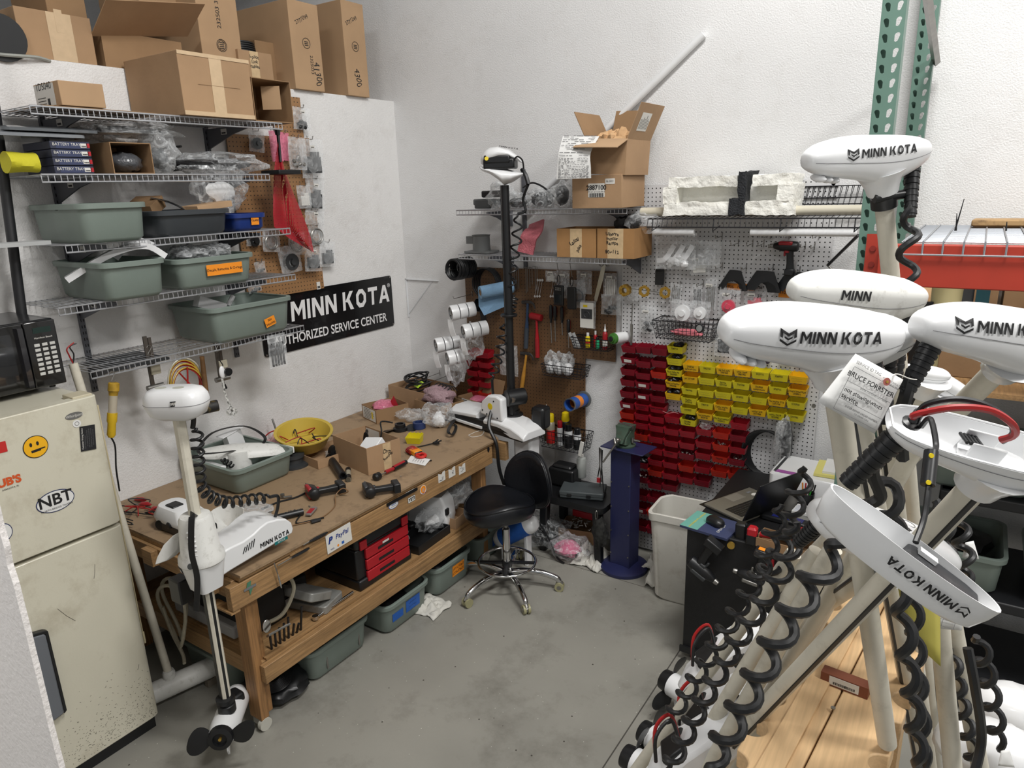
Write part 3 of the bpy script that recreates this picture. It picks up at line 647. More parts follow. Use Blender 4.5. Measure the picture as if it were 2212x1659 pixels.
def clamp(px,py0,py1,label):
	A=LW(px,py0,.30);B=LW(px,py1,.30);L=A.z-B.z;t=T('bar_clamp',label,'clamp',A);o=V((A.x,A.y,A.z))
	b=MB(TR(o));b.bb((-.004,-.010,-L*.72),(.004,.010,.06));b.bb((-.004,.014,-L*.4),(.004,.03,.05));b.build('bar',mat('dark_steel',(92,86,80),.45,.6,dirt=.5,dirtcol=(90,60,40),dscale=30),t)
	b=MB(TR(o));b.bb((-.012,.0,-L*.52),(.012,.05,-L*.34));b.build('jaw_pad',mat('old_ivory',(186,180,160),.6),t,bevel=.003)
	b=MB(TR(o));b.cyl((0,-.03,-L*.76),(0,.055,-L*.76),.014,n=14);b.build('fixed_jaw',STEEL,t,smooth=True)
	b=MB(TR(o));b.cyl((0,.015,-L*.76),(0,.018,-L),.004,n=8);b.cyl((0,.015,-L*.9),(0,.02,-L),.010,.013,n=10);b.build('screw_handle',BPL,t,smooth=True)
clamp(316,752,868,'steel bar clamp hung under the lowest shelf, left of the red and yellow tubing');clamp(466,748,845,'dark bar clamp hung under the lowest shelf beside the tagged sage tub')
t=T('tubing_coil','hanging loop of red and yellow tubing under the lowest shelf','tubing',LW(400,770,.25))
C0=LW(400,832,.25)
for nm,m,r0,off in(('red_tube',mat('red_tubing',(172,36,30),.35),.105,0.),('yellow_tube',mat('yellow_tubing',(206,172,70),.35),.112,.5),('clear_tube',mat('pale_tubing',(200,196,180),.3),.122,1.)):
	b=MB()
	for k in range(3):
		pts=[C0+V((.01*k+off*.012+.006*math.sin(a*2+k),(r0-.006*k)*math.cos(a)*(.82+.06*k),(r0+.02-.008*k)*math.sin(a)*1.05-.012*k))for a in[i*PI/14 for i in range(28)]]
		if nm!='clear_tube' or k==0:b.tube(pts,.0042,6,loop=True)
	if nm=='red_tube':b.tube(spline([C0+V((.02,-.04,.09)),C0+V((.02,.02,.0)),C0+V((.02,.09,-.08)),C0+V((.02,.10,-.12))]),.0045,6);b.tube(spline([C0+V((.03,.01,.1)),C0+V((.02,.0,.0)),C0+V((.03,-.05,-.08))]),.0045,6)
	b.build(nm,m,t,smooth=True)
A=LW(436,770,.30);B=LW(449,880,.30);t=T('mallet','paint spattered black rubber mallet with wooden handle hanging under the lowest shelf','mallet',A)
b=MB();b.cyl(A,B,.012,.015,n=12);b.build('handle',mat('dark_handle',(110,78,44),.6,var=.3,scale=30),t,smooth=True)
b=MB();D=V((.45,.9,.05)).normalized();b.lathe([(.028,-.055),(.032,-.05),(.032,.05),(.028,.055)],20,M=along(B,B+D));b.build('mallet_head',mat('spattered_rubber',(34,33,32),.6,dirt=.9,dirtcol=(160,134,60),dscale=22),t,smooth=35)
A=LW(481,800,.36);t=T('remote_lanyard','small remote and key fob on a black and white lanyard under the lowest shelf','lanyard',A)
b=MB();lump(A+V((0,-.005,-.01)),(.010,.018,.036),2,1,.02,mb=b);b.build('remote',WPL,t,smooth=True)
b=MB();b.cyl(A+V((.01,.022,-.012)),A+V((.022,.022,-.012)),.022,n=18);b.build('key_fob',BPL,t,smooth=True)
b=MB();b.tube(spline([A+V((0,-.01,.06)),A+V((0,.005,.03)),A+V((.0,.0,.02))]),.003,5);b.build('cord',BPL,t)
strip('lanyard_strap',[A+V((.0,-.01,-.03)),A+V((.0,-.004,-.14)),A+V((.0,.02,-.23)),A+V((.005,.012,-.255)),A+V((.01,-.015,-.24)),A+V((.01,.0,-.215)),A+V((.01,.035,-.235)),A+V((.01,.04,-.25)),A+V((.01,.02,-.265))],.013,.0015,mat('lanyard_print',(186,186,182),.7,var=.9,scale=90),t,up=(1,0,0))
for px,py in((388,742),(470,735),(325,742)):s_hook(LW(px,py+25,.40),h=.05)
zipbag(595,722,40,72,'L',.45,'zip bag with blue and black strips clipped under the tagged tub',None,(BPL,'rods'),3)
# SIGN
SB=mat('sign_black',(12,13,16),.25,coat=.4);SW=mat('sign_white',(232,232,232),.4)
t=T('wall_sign','black metal MINN KOTA AUTHORIZED SERVICE CENTER sign on the left wall','sign',(.01,-.78,1.455))
F0=frame((.006,-.785,1.645),(0,1,0),(0,0,1));b=MB()
b.prism([(x,y)for x,y,z in rrect(1.21,.385,.02,0)],0,.0035,F0);b.build('sign_plate',SB,t)
mklogo(F0@TR((.105,.065,.0045)),.130,SW,t,wide=.86);txt('\u00ae',F0@TR((.57,.12,.0045)),.04,SW,t)
txt('AUTHORIZED SERVICE CENTER',F0@TR((.0,-.115,.0045)),.088,SW,t,bold=.014,wide=.84)
b=MB()
for x,y in((-.59,.18),(.59,.18),(-.59,-.18),(.59,-.18)):b.cyl((x,y,.003),(x,y,.007),.007,n=10,M=F0)
b.build('screws',STEEL,t)
# MICROWAVE
FX=.745;FY1=-2.765;FY0=-3.50;FH=1.67
xf=.47;y1=LW(140,800,xf).y;y0=y1-.52;zb=FH+.012;h=.29
t=T('microwave','black microwave oven standing on the cream refrigerator','microwave',(xf-.2,(y0+y1)/2,FH))
b=MB();b.bb((xf-.40,y0,zb),(xf-.012,y1,zb+h));b.build('casing',mat('microwave_black',(20,20,24),.28,coat=.5),t,bevel=.008)
kp=y1-.125
b=MB();b.bb((xf-.012,y0,zb+.004),(xf,kp,zb+h-.004));d=b.build('door',BGLOSS,t,bevel=.006)
b=MB();b.bb((xf,y0+.03,zb+.04),(xf+.0012,kp-.05,zb+h-.04));b.build('door_window',mat('dark_glass',(26,28,32),.08,coat=1),d)
b=MB();b.rings([[(xf,kp-.006,z),(xf+.022,kp-.010,z),(xf+.022,kp-.03,z),(xf,kp-.036,z)]for z in(zb+.02,zb+h-.02)]);b.build('door_handle',mat('handle_gloss',(34,34,38),.15,coat=.8),d,smooth=30)
b=MB();b.bb((xf-.012,kp+.002,zb+.004),(xf,y1,zb+h-.004));k=b.build('control_panel',BGLOSS,t,bevel=.005)
b=MB();BT=mat('key_white',(196,196,192),.5)
Fk=frame((xf+.0004,(kp+y1)/2+.006,zb+h-.10),(0,1,0),(0,0,1))
for r_ in range(7):
	for c2 in range(3):b.box(((c2-1)*.030,-.004-r_*.0205,.0008),(.021,.0125,.0016),Fk)
b.build('keypad',BT,k,bevel=.002)
b=MB();b.box((0,.058,.0006),(.07,.024,.001),Fk);b.build('display',mat('display_green',(24,44,40),.2),k)
txt('Hamilton Beach',Fk@TR((0,.026,.001)),.011,LABEL,k)
b=MB()
for x,y in((xf-.05,y0+.04),(xf-.05,y1-.04),(xf-.36,y0+.04),(xf-.36,y1-.04)):b.cyl((x,y,FH),(x,y,zb+.002),.012,n=10)
b.build('feet',BRUB,t)
# REFRIGERATOR
t=T('refrigerator','cream top freezer refrigerator with stickers and a grey door handle','refrigerator',(.37,(FY0+FY1)/2,0))
b=MB();b.bb((.02,FY0+.004,.05),(FX-.065,FY1-.004,FH-.01));b.build('cabinet',CREAM,t,bevel=.006)
SEAL=mat('door_gasket',(150,144,128),.7)
b=MB();b.bb((FX-.067,FY0+.012,.09),(FX-.058,FY1-.012,FH-.02));b.build('gasket',SEAL,t)
DOOR=mat('fridge_door',(208,204,186),.33,coat=.3,var=.03,scale=3,dirt=.5,dirtcol=(140,124,96),dscale=3.3,bump=.04,bscale=150)
def door(z0,z1,nm):
	b=MB();b.rings([[(x,y,z)for x,y in((FX-.058,FY0),(FX-.058,FY1),(FX-.03,FY1),(FX-.012,FY1-.006),(FX-.002,FY1-.024),(FX,FY1-.05),(FX,FY0+.05),(FX-.01,FY0+.01),(FX-.03,FY0))]for z in(z0,z0+.006,z1-.006,z1)])
	return b.build(nm,DOOR,t,smooth=50,bevel=.004)
zs=1.085
fd=door(zs+.008,FH,'freezer_door');ld=door(.085,zs-.008,'fridge_door')
b=MB();b.bb((FX-.09,FY0+.01,.0),(FX-.045,FY1-.01,.082));b.build('base_grille',BPL,t)
b=MB();b.bb((FX-.11,FY1-.09,FH-.012),(FX-.02,FY1-.012,FH+.008));b.build('hinge_cover',mat('yellowed_cover',(188,180,156),.5),t,bevel=.004)
b=MB();b.bb((FX-.05,FY1-.0,.50),(FX-.024,FY1+.006,1.62));b.bb((FX-.05,FY1,.46),(FX-.022,FY1+.009,.52));b.build('edge_guard',mat('clear_yellow_trim',(190,178,146),.3),ld,bevel=.002)
a=_pl(60,1350,0,FX);c_=_pl(128,1530,0,FX);hy1=_pl(100,1400,0,FX).y
b=MB();F=frame((FX,hy1,.1),(0,1,0),(0,0,1));zt,zb2=_pl(95,1350,0,FX).z-.1,_pl(125,1540,0,FX).z-.1
b.prism([(-.2,zb2-.03),(0-.006,zb2),(0,zb2+.01),(0,zt-.03),(-.008,zt-.022),(-.2,zt+.02)],0,.03,F);b.build('grey_handle',mat('handle_grey',(104,108,114),.4),ld,bevel=.006)
b=MB();b.prism([(0,zb2-.004),(.012,zb2+.006),(.012,zt-.02),(0,zt-.012),(-.2,zt+.035),(-.2,zt+.02),(0,zt-.028)],0,.026,F);b.build('handle_grip',BPL,ld,bevel=.003)
def FF(px,py,lift=.001):P=_pl(px,py,0,FX+lift);return frame(P,(0,1,0),(0,0,1))
SY=mat('smiley_yellow',(236,176,24),.5)
def disc(F,r,m,parent,nm,sy=1.,th=.0008):b=MB();b.prism([(r*math.cos(a),r*sy*math.sin(a))for a in[i*PI/20 for i in range(40)]],0,th,F);return b.build(nm,m,parent)
F=FF(77,965);o=disc(F,.045,INK,fd,'round_face_magnet');disc(F@TR((0,0,.0008)),.042,SY,o,'yellow_disc')
b=MB();F2=F@TR((0,0,.0018))
for x,y,rx,ry in((-.016,.012,.0048,.0085),(.008,.012,.0048,.0085)):b.prism([(x+rx*math.cos(a),y+ry*math.sin(a))for a in[i*PI/8 for i in range(16)]],0,.0004,F2)
b.box((-.003,-.015,.0002),(.034,.010,.0004),F2@rotz(.08));b.box((.022,-.013,.0002),(.018,.005,.0004),F2@rotz(.08));b.build('face_marks',INK,o)
F=FF(120,1082);o=disc(F,.072,mat('navy_ring',(28,40,84),.5),fd,'oval_sticker',.62);disc(F@TR((0,0,.0008)),.0685,PAPER,o,'oval_field',.60)
txt('NBT',F@TR((0,.006,.002)),.066,INK,o,bold=.02);txt('NORTH BRIDGE TAVERN',F@TR((0,-.029,.002)),.0105,INK,o)
F=FF(20,1040);txt("UB'S",F@TR((-.0,0,0)),.042,mat('sticker_orange',(206,84,34),.5),fd,bold=.05,name='bubble_lettering');txt('SARASOTA, FL',F@TR((0,-.027,.0)),.009,INK,fd)
F=FF(160,898);o=disc(F,.034,mat('badge_grey',(126,126,124),.35,.4),fd,'maker_badge',.42);txt('Whirlpool',F@TR((0,0,.001)),.016,LABEL,o,shear=.2)
F=FF(166,915);o=disc(F@TR((0,-.0,0)),.016,PAPER,fd,'round_sticker');b=MB();b.tube([(.008*math.cos(a),.008*math.sin(a),.001)for a in[i*PI/6 for i in range(12)]],.0008,4,F,loop=True);b.build('line_drawing',INK,o)
F=FF(190,946,.003)@rotz(-.12);o=sticker(F,.060,.105,mat('notice_black',(30,31,34),.5),fd,'notice_card')
F3=F@rotz(PI/2);txt('Customer Pricing Notice',F3@TR((0,.022,.001)),.0088,LABEL,o,bold=.01);txt('Dear Valued Customer',F3@TR((-.015,.012,.001)),.006,LGREY,o)
for k,s_ in enumerate(('our stated pricing is for Cash','sales. As a result of increased fees','card payments pay a small service','Thank you for your business')):txt(s_,F3@TR((0,.004-.008*k,.001)),.0058,LGREY,o)
F=FF(5,966);o=sticker(F,.028,.042,mat('sticker_red',(190,40,36),.5),fd,'red_sticker');
F=FF(8,1150);o=disc(F,.03,mat('navy_ring2',(40,48,90),.5),fd,'round_sticker',1.2);disc(F@TR((0,0,.0008)),.027,PAPER,o,'sticker_field',1.2)
b=MB();q=random.Random(5)
for k in range(520):
	y=FY1-.02-abs(q.gauss(0,.28));z=.10+abs(q.gauss(0,.12))
	if y<FY0+.05:continue
	F=frame((FX+.0004,y,z),(0,1,q.uniform(-1,1)),(0,0,1));b.box((0,0,0),(q.uniform(.001,.007),.0011,.0006),F)
for(px,py,px2,py2)in((124,1315,163,1341),(205,1219,203,1250),(300,1435,297,1447)):
	A=_pl(px,py,0,FX+.0005);B=_pl(px2,py2,0,FX+.0005);b.tube([A,(A+B)/2+V((0,0,-.006)),B],.0008,4)
b.build('scuff_marks',mat('scuff',(66,60,52),.8),ld)
# MOTOR LEANING BEHIND THE FRIDGE
t=T('trolling_motor','old white trolling motor standing between the refrigerator and the bench','trolling motor',HZ(400,1490,0))
B0=HZ(392,1470,.09);d_=V((.25,.97,0)).normalized();top=BW(158,785,2.70);foot=HZ(352,1418,.20)
A0=B0-d_*.20-V((0,0,0));b=MB();b.lathe([(.02,-.21),(.05,-.20),(.052,-.19),(.052,.17),(.046,.185),(.0,.19)],24,M=along(B0,B0+d_));b.build('motor_housing',WPLD,t,smooth=35)
jb=B0-d_*.05;b=MB();b.lathe([(.030,.03),(.030,.075),(.024,.09)],16,M=TR(jb));b.build('shaft_socket',WPLD,t,smooth=35)
b=MB();b.cyl(jb+V((0,0,.06)),top,.019,n=16);b.build('shaft',WSH,t,smooth=True)
cable('power_wire',[top,top+V((0,-.01,.04)),top+V((.005,-.015,.07)),top+V((.0,.02,.09))],.003,mat('red_wire',(150,24,24),.4),parent=t);cable('power_wire',[top,top+V((0,.01,.04)),top+V((.0,.0,.075)),top+V((.0,.03,.085))],.003,BRUB,parent=t)
b=MB();b.bb(B0+V((.03,.10,-.09)),B0+V((.06,.17,-.05)));b.build('skid',mat('dirty_foot',(120,112,100),.8),t)
C0=HZ(375,1330,.45);b=MB()
for k in range(2):b.tube([C0+V((.10*(1-.15*k)*math.cos(a)-.02*k,.02*math.sin(2*a)+.03*k,.17*math.sin(a)+.02*k))for a in[i*PI/14 for i in range(28)]],.009,8,loop=True)
b.tube(spline([C0+V((-.09,.0,.02)),C0+V((-.07,.01,-.12)),C0+V((-.02,.02,-.24)),C0+V((.02,.0,-.27))]),.009,8)
tag(b.build('hose_coil',mat('ivory_hose',(176,170,150),.55,dirt=.4,dirtcol=(90,84,70),dscale=20),smooth=True),'dirty ivory hose coil hanging at the left end of the bench','hose')
# LEFT PEGBOARD: HANGING BAGS, MESH FLAG
ZL='zip bags hanging on the left pegboard'
for i,(px,py,w,h,c,lb)in enumerate((
	(650,232,38,48,(BPL,'bits'),'topmost zip bag on the left pegboard, dark bits inside'),
	(553,282,34,46,(GREYP,'disc'),'zip bag with a round dark cap nearest the shelf bracket'),
	(592,282,26,66,None,'tall empty pink zip bag left of the red mesh flag'),
	(612,286,22,60,None,'narrow pink zip bag right of the black flag clip'),
	(670,300,52,84,(DGREY,'block'),'bulging zip bag with dark block in the right column'),
	(640,296,40,70,(STEEL,'bits'),'zip bag with small metal washers behind the mesh flag'),
	(680,385,42,74,(DGREY,'block'),'zip bag with dark connector, third in the right column'),
	(655,400,30,50,(LABEL,'block'),'white carded part bag beside the mesh flag'),
	(680,456,44,30,None,'small empty zip bag with a white tag in the right column'),
	(682,486,36,44,(STEEL,'ring'),'zip bag with coiled thin cable, upper of two coils'),
	(640,500,36,50,(STEEL,'ring'),'zip bag with coiled thin cable marked by a white label'),
	(585,498,38,46,(STEEL,'ring'),'zip bag with coiled thin cable left of the mesh flag tip'),
	(547,505,34,26,(BPL,'disc'),'small zip bag with a black round part above the Decals tub'),
	(622,530,48,60,(DGREY,'disc'),'zip bag with grey propeller hub below the mesh flag'),
	(676,532,38,54,(DGREY,'block'),'zip bag with dark box right below the mesh flag tip'),
	(706,522,36,54,(GREYP,'block'),'rightmost zip bag on the left pegboard holding a grey plate'),
	(560,565,24,26,(GREYP,'bits'),'tiny zip bag peeking over the Decals tub end'),
	(548,612,30,20,(GREYP,'bits'),'tiny zip bag just under the fourth wire shelf end'))):
	t,F,w_,h_=zipbag(px,py,w,h,'L',.05+.02*(i%3),lb,ZL,c,i,tilt=random.uniform(-.12,.12))
	if i in(2,3):t.children[0].data.materials[0]=PINKF
	if i in(0,4,6,8,10,14):sticker(F@TR((.0,-h_*.2,.012)),.035,.018,LABEL,t,'white_label',bars=1)
	hook(F@V((0,0,-.0))-V((.03,0,0)),.05,'L')
A=LW(600,300,.20);t=T('mesh_flag','red mesh safety flag hanging folded on a black clip by the left pegboard','flag',A)
MESH=mat('red_mesh',(172,22,40),.6);nt=MESH.node_tree;b_=nt.nodes['Principled BSDF'];tc=nt.nodes.new('ShaderNodeTexCoord');sp=nt.nodes.new('ShaderNodeSeparateXYZ');nt.links.new(tc.outputs['Object'],sp.inputs[0]);ms=[]
for a in(1,2):
	k=nt.nodes.new('ShaderNodeMath');k.operation='MULTIPLY';k.inputs[1].default_value=120 if a==1 else 120;nt.links.new(sp.outputs[a],k.inputs[0]);f=nt.nodes.new('ShaderNodeMath');f.operation='FRACT';nt.links.new(k.outputs[0],f.inputs[0]);g=nt.nodes.new('ShaderNodeMath');g.operation='GREATER_THAN';g.inputs[1].default_value=.42;nt.links.new(f.outputs[0],g.inputs[0]);ms.append(g)
mn=nt.nodes.new('ShaderNodeMath');mn.operation='MULTIPLY';nt.links.new(ms[0].outputs[0],mn.inputs[0]);nt.links.new(ms[1].outputs[0],mn.inputs[1]);su=nt.nodes.new('ShaderNodeMath');su.operation='SUBTRACT';su.inputs[0].default_value=1;nt.links.new(mn.outputs[0],su.inputs[1]);nt.links.new(su.outputs[0],b_.inputs['Alpha'])
pts=[];fs=[];N=18
edge=[((600,306),(600,306)),((592,365),(616,372)),((590,420),(634,418)),((590,465),(648,450)),((592,490),(660,480)),((625,515),(672,515)),((668,540),(678,546))]
for layer in(0,1):
	base=len(pts)
	for i in range(len(edge)):
		(lx,ly),(rx,ry)=edge[i]
		for j in range(N+1):
			u=j/N;P=LW(lx+(rx-lx)*u,ly+(ry-ly)*u,.19+.02*math.sin(u*9+i*.4)*(min(1,i/2))+layer*.018);pts.append(P)
	for i in range(len(edge)-1):
		for j in range(N):a=base+i*(N+1)+j;fs.append((a,a+1,a+N+2,a+N+1))
b=MB();b.add(pts,fs);b.build('mesh_cloth',MESH,t,smooth=True)
b=MB();b.cyl(LW(600,284,.2),LW(606,350,.21),.010,.008,n=8);b.cyl(LW(599,280,.2),LW(600,292,.2),.018,.014,n=8);b.build('flag_clip',BPL,t)
# WHITE BRACKET IN THE CORNER
WM=mat('white_enamel',(218,220,222),.35);P0=V((.004,-.06,1.80));P0=LW(877,602,.0);P0.x=.006
b=MB();z0,z1=LW(884,684,0).z,P0.z;L=.33
b.bb((.002,P0.y-.012,z0),(.008,P0.y+.012,z1));b.bb((.002,P0.y-.012,z1-.005),(L,P0.y+.012,z1));b.tube([(.012,P0.y,z0+.03),(L*.8,P0.y,z1-.012)],.006,4)
tag(b.build('shelf_bracket',WM),'empty white triangular shelf bracket in the corner','bracket')
# BACK WALL SHELVES
ZA,ZB,ZC=2.315,2.025,2.255
wire_shelf('upper grey wire shelf on the back wall',(.78,0,ZA),1.235,.32,'B',brackets=(.235,1.1),lip=.028)
wire_shelf('lower grey wire shelf on the back wall with two marked cartons',(.78,0,ZB),1.235,.32,'B',brackets=(.235,1.2),lip=.028)
for px,nm in((1131,'slotted grey shelf standard on the back wall'),):
	x=BW(px,400,.01).x;b=MB();b.bb((x-.013,-.016,1.88),(x+.013,-.001,BW(px,366,.01).z));t=b.build('shelf_standard',STD);tag(t,nm,'shelf standard')
t=T('gridwall_shelf','black wire shelf holding the white foam block on the white pegboard','shelf',(2.1,-.03,ZC))
b=MB();x0,x1=BW(1400,475,.30).x,BW(1862,478,.30).x;n=38
for i in range(n+1):
	x=x0+(x1-x0)*i/n;b.tube([(x,-.03,ZC+.02),(x,-.30,ZC),(x,-.315,ZC-.045)],.0019,4)
	if i%12==1:b.tube([(x,-.30,ZC),(x,-.31,ZC-.065),(x+.02,-.25,ZC-.04)],.0034,5)
for y,z in((-.30,ZC),(-.315,ZC-.045),(-.16,ZC+.01),(-.04,ZC+.02)):b.tube([(x0,y,z),(x1,y,z)],.0034,6)
b.build('wire_deck',BWIRE,t)
b=MB();xa,xb=BW(1712,400,.035).x,BW(1880,400,.035).x;zt,zb_=BW(1790,402,.035).z,ZC+.02
for z in(zt,zt-(zt-zb_)*.45,zb_+.04,zb_):b.tube([(xa,-.035,z),(xb,-.035,z)],.003,5)
for i in range(15):
	x=xa+(xb-xa)*i/14;b.tube([(x,-.035,zt),(x-.015,-.05,zb_),(x+.008,-.035,zt)],.0021,4)
b.build('back_guard',BWIRE,t)
b=MB();b.tube([(x0+.05,-.035,zt),(x0+.0,-.03,ZC)],.004,5);b.build('tie_wire',BWIRE,t);b=MB();b.tube([BW(1854,508,.3),BW(1789,572,.06)],.008,8);b.build('brace_arm',BWIRE,t)
b=MB();b.tube([BW(1786,571,.06),BW(1830,615,.04)],.006,8);b.build('bare_brace',STEEL,t)
for(pa,pb,r,lb,m)in(((1385,487),(1858,490),.024,'long ivory plastic tube lying along the black wire shelf',mat('old_pvc',(200,194,176),.5)),((1412,500),(1500,503),.018,'short white tube end below the black wire shelf',WPL),((1622,500),(1852,506),.018,'white tube below the right end of the black wire shelf',WPL)):
	A,B=BW(*pa,.20),BW(*pb,.20);z=(ZC+.02+.028)if r>.02 else ZC-.055
	if r>.02:A.z=B.z=ZC+.012+r;
	else:A.z=B.z=(A.z+B.z)/2
	if r>.02:A.y=B.y=-.2
	b=MB();b.cyl(A,B,r,n=16);tag(b.build('plastic_tube',m,smooth=40),lb,'tube')
x0,x1=BW(1432,440,.27).x,BW(1716,440,.27).x;zb_=ZC+.01;zt=BW(1560,380,.27).z;FO=mat('eps_foam',(242,241,234),.75,bump=.8,bscale=42,dirt=.22,dirtcol=(196,180,146),dscale=11);hh=zt-zb_
b=MB();N=30
def rough_box(b,p,q,am=.005,nx=26,nz=8,ny=4,sd=0):
	(ax,ay,az),(bx,by,bz)=p,q
	faces=[((0,1),2,az,nx,ny),((0,1),2,bz,nx,ny),((0,2),1,ay,nx,nz),((0,2),1,by,nx,nz),((1,2),0,ax,ny,nz),((1,2),0,bx,ny,nz)]
	lo,hi=(ax,ay,az),(bx,by,bz)
	for(u,v),w,val,nu,nv in faces:
		vs=[];fs=[]
		for i in range(nv+1):
			for j in range(nu+1):
				c=[0,0,0];c[u]=lo[u]+(hi[u]-lo[u])*j/nu;c[v]=lo[v]+(hi[v]-lo[v])*i/nv;c[w]=val
				P=V(c);k=noise.noise_vector(P*28+V((sd,0,0)))*am*1.5+noise.noise_vector(P*9)*am;vs.append(P+k)
		for i in range(nv):
			for j in range(nu):a=i*(nu+1)+j;fs.append((a,a+1,a+nu+2,a+nu+1))
		b.add(vs,fs)
yb,yf=-.05,-.27;zi0,zi1=zb_+hh*.36,zb_+hh*.74
xm=x0+(x1-x0)*.60
for(a,c)in((x0,xm),(xm+.035,x1)):
	rough_box(b,(a,yb,zb_+.006),(c,yf,zi0),.005,sd=1);rough_box(b,(a+.03,yb,zi1),(c-.01,yf,zt),.005,sd=2)
	rough_box(b,(a if a==x0 else c-.09,yb,zi0-.005),(a+.08 if a==x0 else c,yf,zi1+.005),.004,4,5,4)
rough_box(b,(x0+.02,yb+.001,zi0-.01),(x1-.02,yf+.09,zi1+.01),.001,10,3,2)
t=b.build('foam_block',FO,smooth=60);tag(t,'crumbling white foam block lying on the black wire shelf','foam')
b=MB();rough_box(b,(xm-.005,yb,zb_+.006),(xm+.035,yf-.012,zt+.02),.006,4,10,6);rough_box(b,(xm-.05,yf+.05,zb_+.006),(xm+.0,yf-.015,zb_+hh*.44),.004,4,5,3);tag(b.build('foam_strip',mat('black_foam',(38,40,44),.85,bump=1,bscale=120),smooth=60),'black foam strip wedged through the white foam block','foam')
b=MB();b.bb((BW(1706,390,.02).x,-.030,BW(1760,430,.02).z),(BW(1813,390,.02).x,-.026,BW(1760,388,.02).z));t=b.build('pegboard',PW);tag(t,'scrap of white pegboard behind the black wire shelf guard','pegboard')
# CARTONS ON THE BACK SHELVES
def boxB(name,label,px,zb,yf,depth,m=CARD,py=None,h=None,cat='box',**kw):
	l,r,top=px;x0=BW(l,py,yf).x;x1=BW(r,py,yf).x
	h=h or BW((l+r)/2,top,yf).z-zb;sz=(x1-x0,depth,h)
	t,M=carton(name,label,cat,((x0+x1)/2,-(yf-depth/2),zb),sz,m=m,**kw);return t,M,sz
t,M,s=boxB('carton','closed carton with label 2887100 under the big open carton',(1236,1343,378),ZA+.006,.42,.32,py=430)
F=face(M,'-y',0,0,s);o=sticker(F@TR((.0,.008,0)),s[0]*.33,s[2]*.42,LABEL,t,'shipping_label',r=.004);txt('2887100',F@TR((0,s[2]*.12,.002)),.036,INK,o,bold=.02);txt('MTR ASY 1.8 112 24V PRP US',F@TR((0,.0,.002)),.009,INK,o)
b=MB();q=random.Random(2);x=-.045
while x<.045:w=q.choice((.0015,.003,.0045));b.box((x,-s[2]*.1,.0014),(w,.022,.0006),F);x+=w+.0022
b.build('barcode',INK,o);o=sticker(F@TR((s[0]*.27,s[2]*.3,0)),.06,.03,LABEL,t,'small_label',r=.003);txt('BL-2013',F@TR((s[0]*.27,s[2]*.3,.002)),.013,INK,o)
zt=ZA+.006+s[2]+.002
t,M,s=boxB('carton','big tilted open carton full of brown paper on top of the stack',(1262,1352,300),zt,.41,.31,py=340,open_top=True,rz=-.02,tilt=(0,.06))
for sd,L,an in(('-x',.17,-1.05),('+y',.18,-1.3)):
	F=M@rotz({'-x':PI,'+y':PI/2}[sd])@TR(({'-x':s[0]/2,'+y':s[1]/2}[sd],0,s[2]-.003))@Matrix.Rotation(an+.0,4,'Y');b=MB();b.box((L/2,0,0),(L,(s[1]if sd=='-x' else s[0])-.006,.004),F);b.build('flap',CARD2,t)
F=M@TR((s[0]/2-.002,0,s[2]))@Matrix.Rotation(-1.2,4,'Y');b=MB();b.box((.10,0,0),(.20,s[1],.004),F);o=b.build('flap',CARD,t)
sticker(F@TR((.10,-.03,-.003))@Matrix.Rotation(PI,4,'X'),.10,.12,LABEL,o,'shipping_label',bars=7)
F=M@TR((0,-s[1]/2,s[2]))@rotz(-PI/2)@Matrix.Rotation(.35,4,'Y');b=MB();b.box((.07,0,0),(.14,s[0]*1.05,.004),F);o=b.build('flap',CARD3,t)
F2=F@TR((.075,.07,.004))@rotz(PI/2)
sh=T('packing_slip','printed packing slip draped over the front flap of the big open carton','paper',F2@V((0,0,0)))
pts=[];
F2o=F@V((.02,-.02,.006));e1=(F@V((0,-1,0))-F@V((0,0,0))).normalized()
PA=[BW(1216,294,.50),BW(1206,330,.545),BW(1204,360,.55),BW(1203,387,.545)];PC=[BW(1294,294,.46),BW(1276,330,.51),BW(1277,362,.52),BW(1277,385,.515)]
rs=spline(PA,4);rc=spline(PC,4);vs=[];fs=[]
for i,(a,c)in enumerate(zip(rs,rc)):
	for j in range(7):vs.append(a.lerp(c,j/6)+V((0,.004*math.sin(j*1.3+i*.4),0)))
for i in range(len(rs)-1):
	for j in range(6):k=i*7+j;fs.append((k,k+1,k+8,k+7))
b=MB();b.add(vs,fs);b.build('sheet',PAPER,sh,smooth=True)
b=MB();q=random.Random(9)
for k in range(30):
	f=k/30;i=f*(len(rs)-1);i0=int(i);u=i-i0;a=rs[i0].lerp(rs[i0+1],u);c=rc[i0].lerp(rc[i0+1],u)
	if 8<=k<=13 and k%2:continue
	x_=.05
	while x_<.9:
		w=q.uniform(.06,.2)if k<13 else q.uniform(.03,.09)
		if q.random()<.72:p0=a.lerp(c,x_)+V((0,-.006,0));p1=a.lerp(c,min(.95,x_+w))+V((0,-.006,0));b.add([p0,p1,p1+V((0,0,.0028)),p0+V((0,0,.0028))],[(0,1,2,3)])
		x_+=w+.03
b.build('print_rows',LGREY,sh)
for k in range(6):c=M@V((-.06+.022*k,-.02+.03*(k%2),s[2]-.0));lump(c,(.05,.07,.05),40+k,1,.5,mb=(b:=MB())if k==0 else b)
o=b.build('crumpled_paper',mat('kraft_paper',(196,158,116),.8,bump=.5,bscale=25),smooth=35);tag(o,'crumpled brown packing paper filling the big open carton','paper')
t,M,s=boxB('carton','left marked carton, Lalts/ plas, on the lower back shelf',(1203,1287,494),ZB+.006,.34,.24,py=530,m=mat('cardboard_amber',(158,118,74),.8,var=.1),open_top=True)
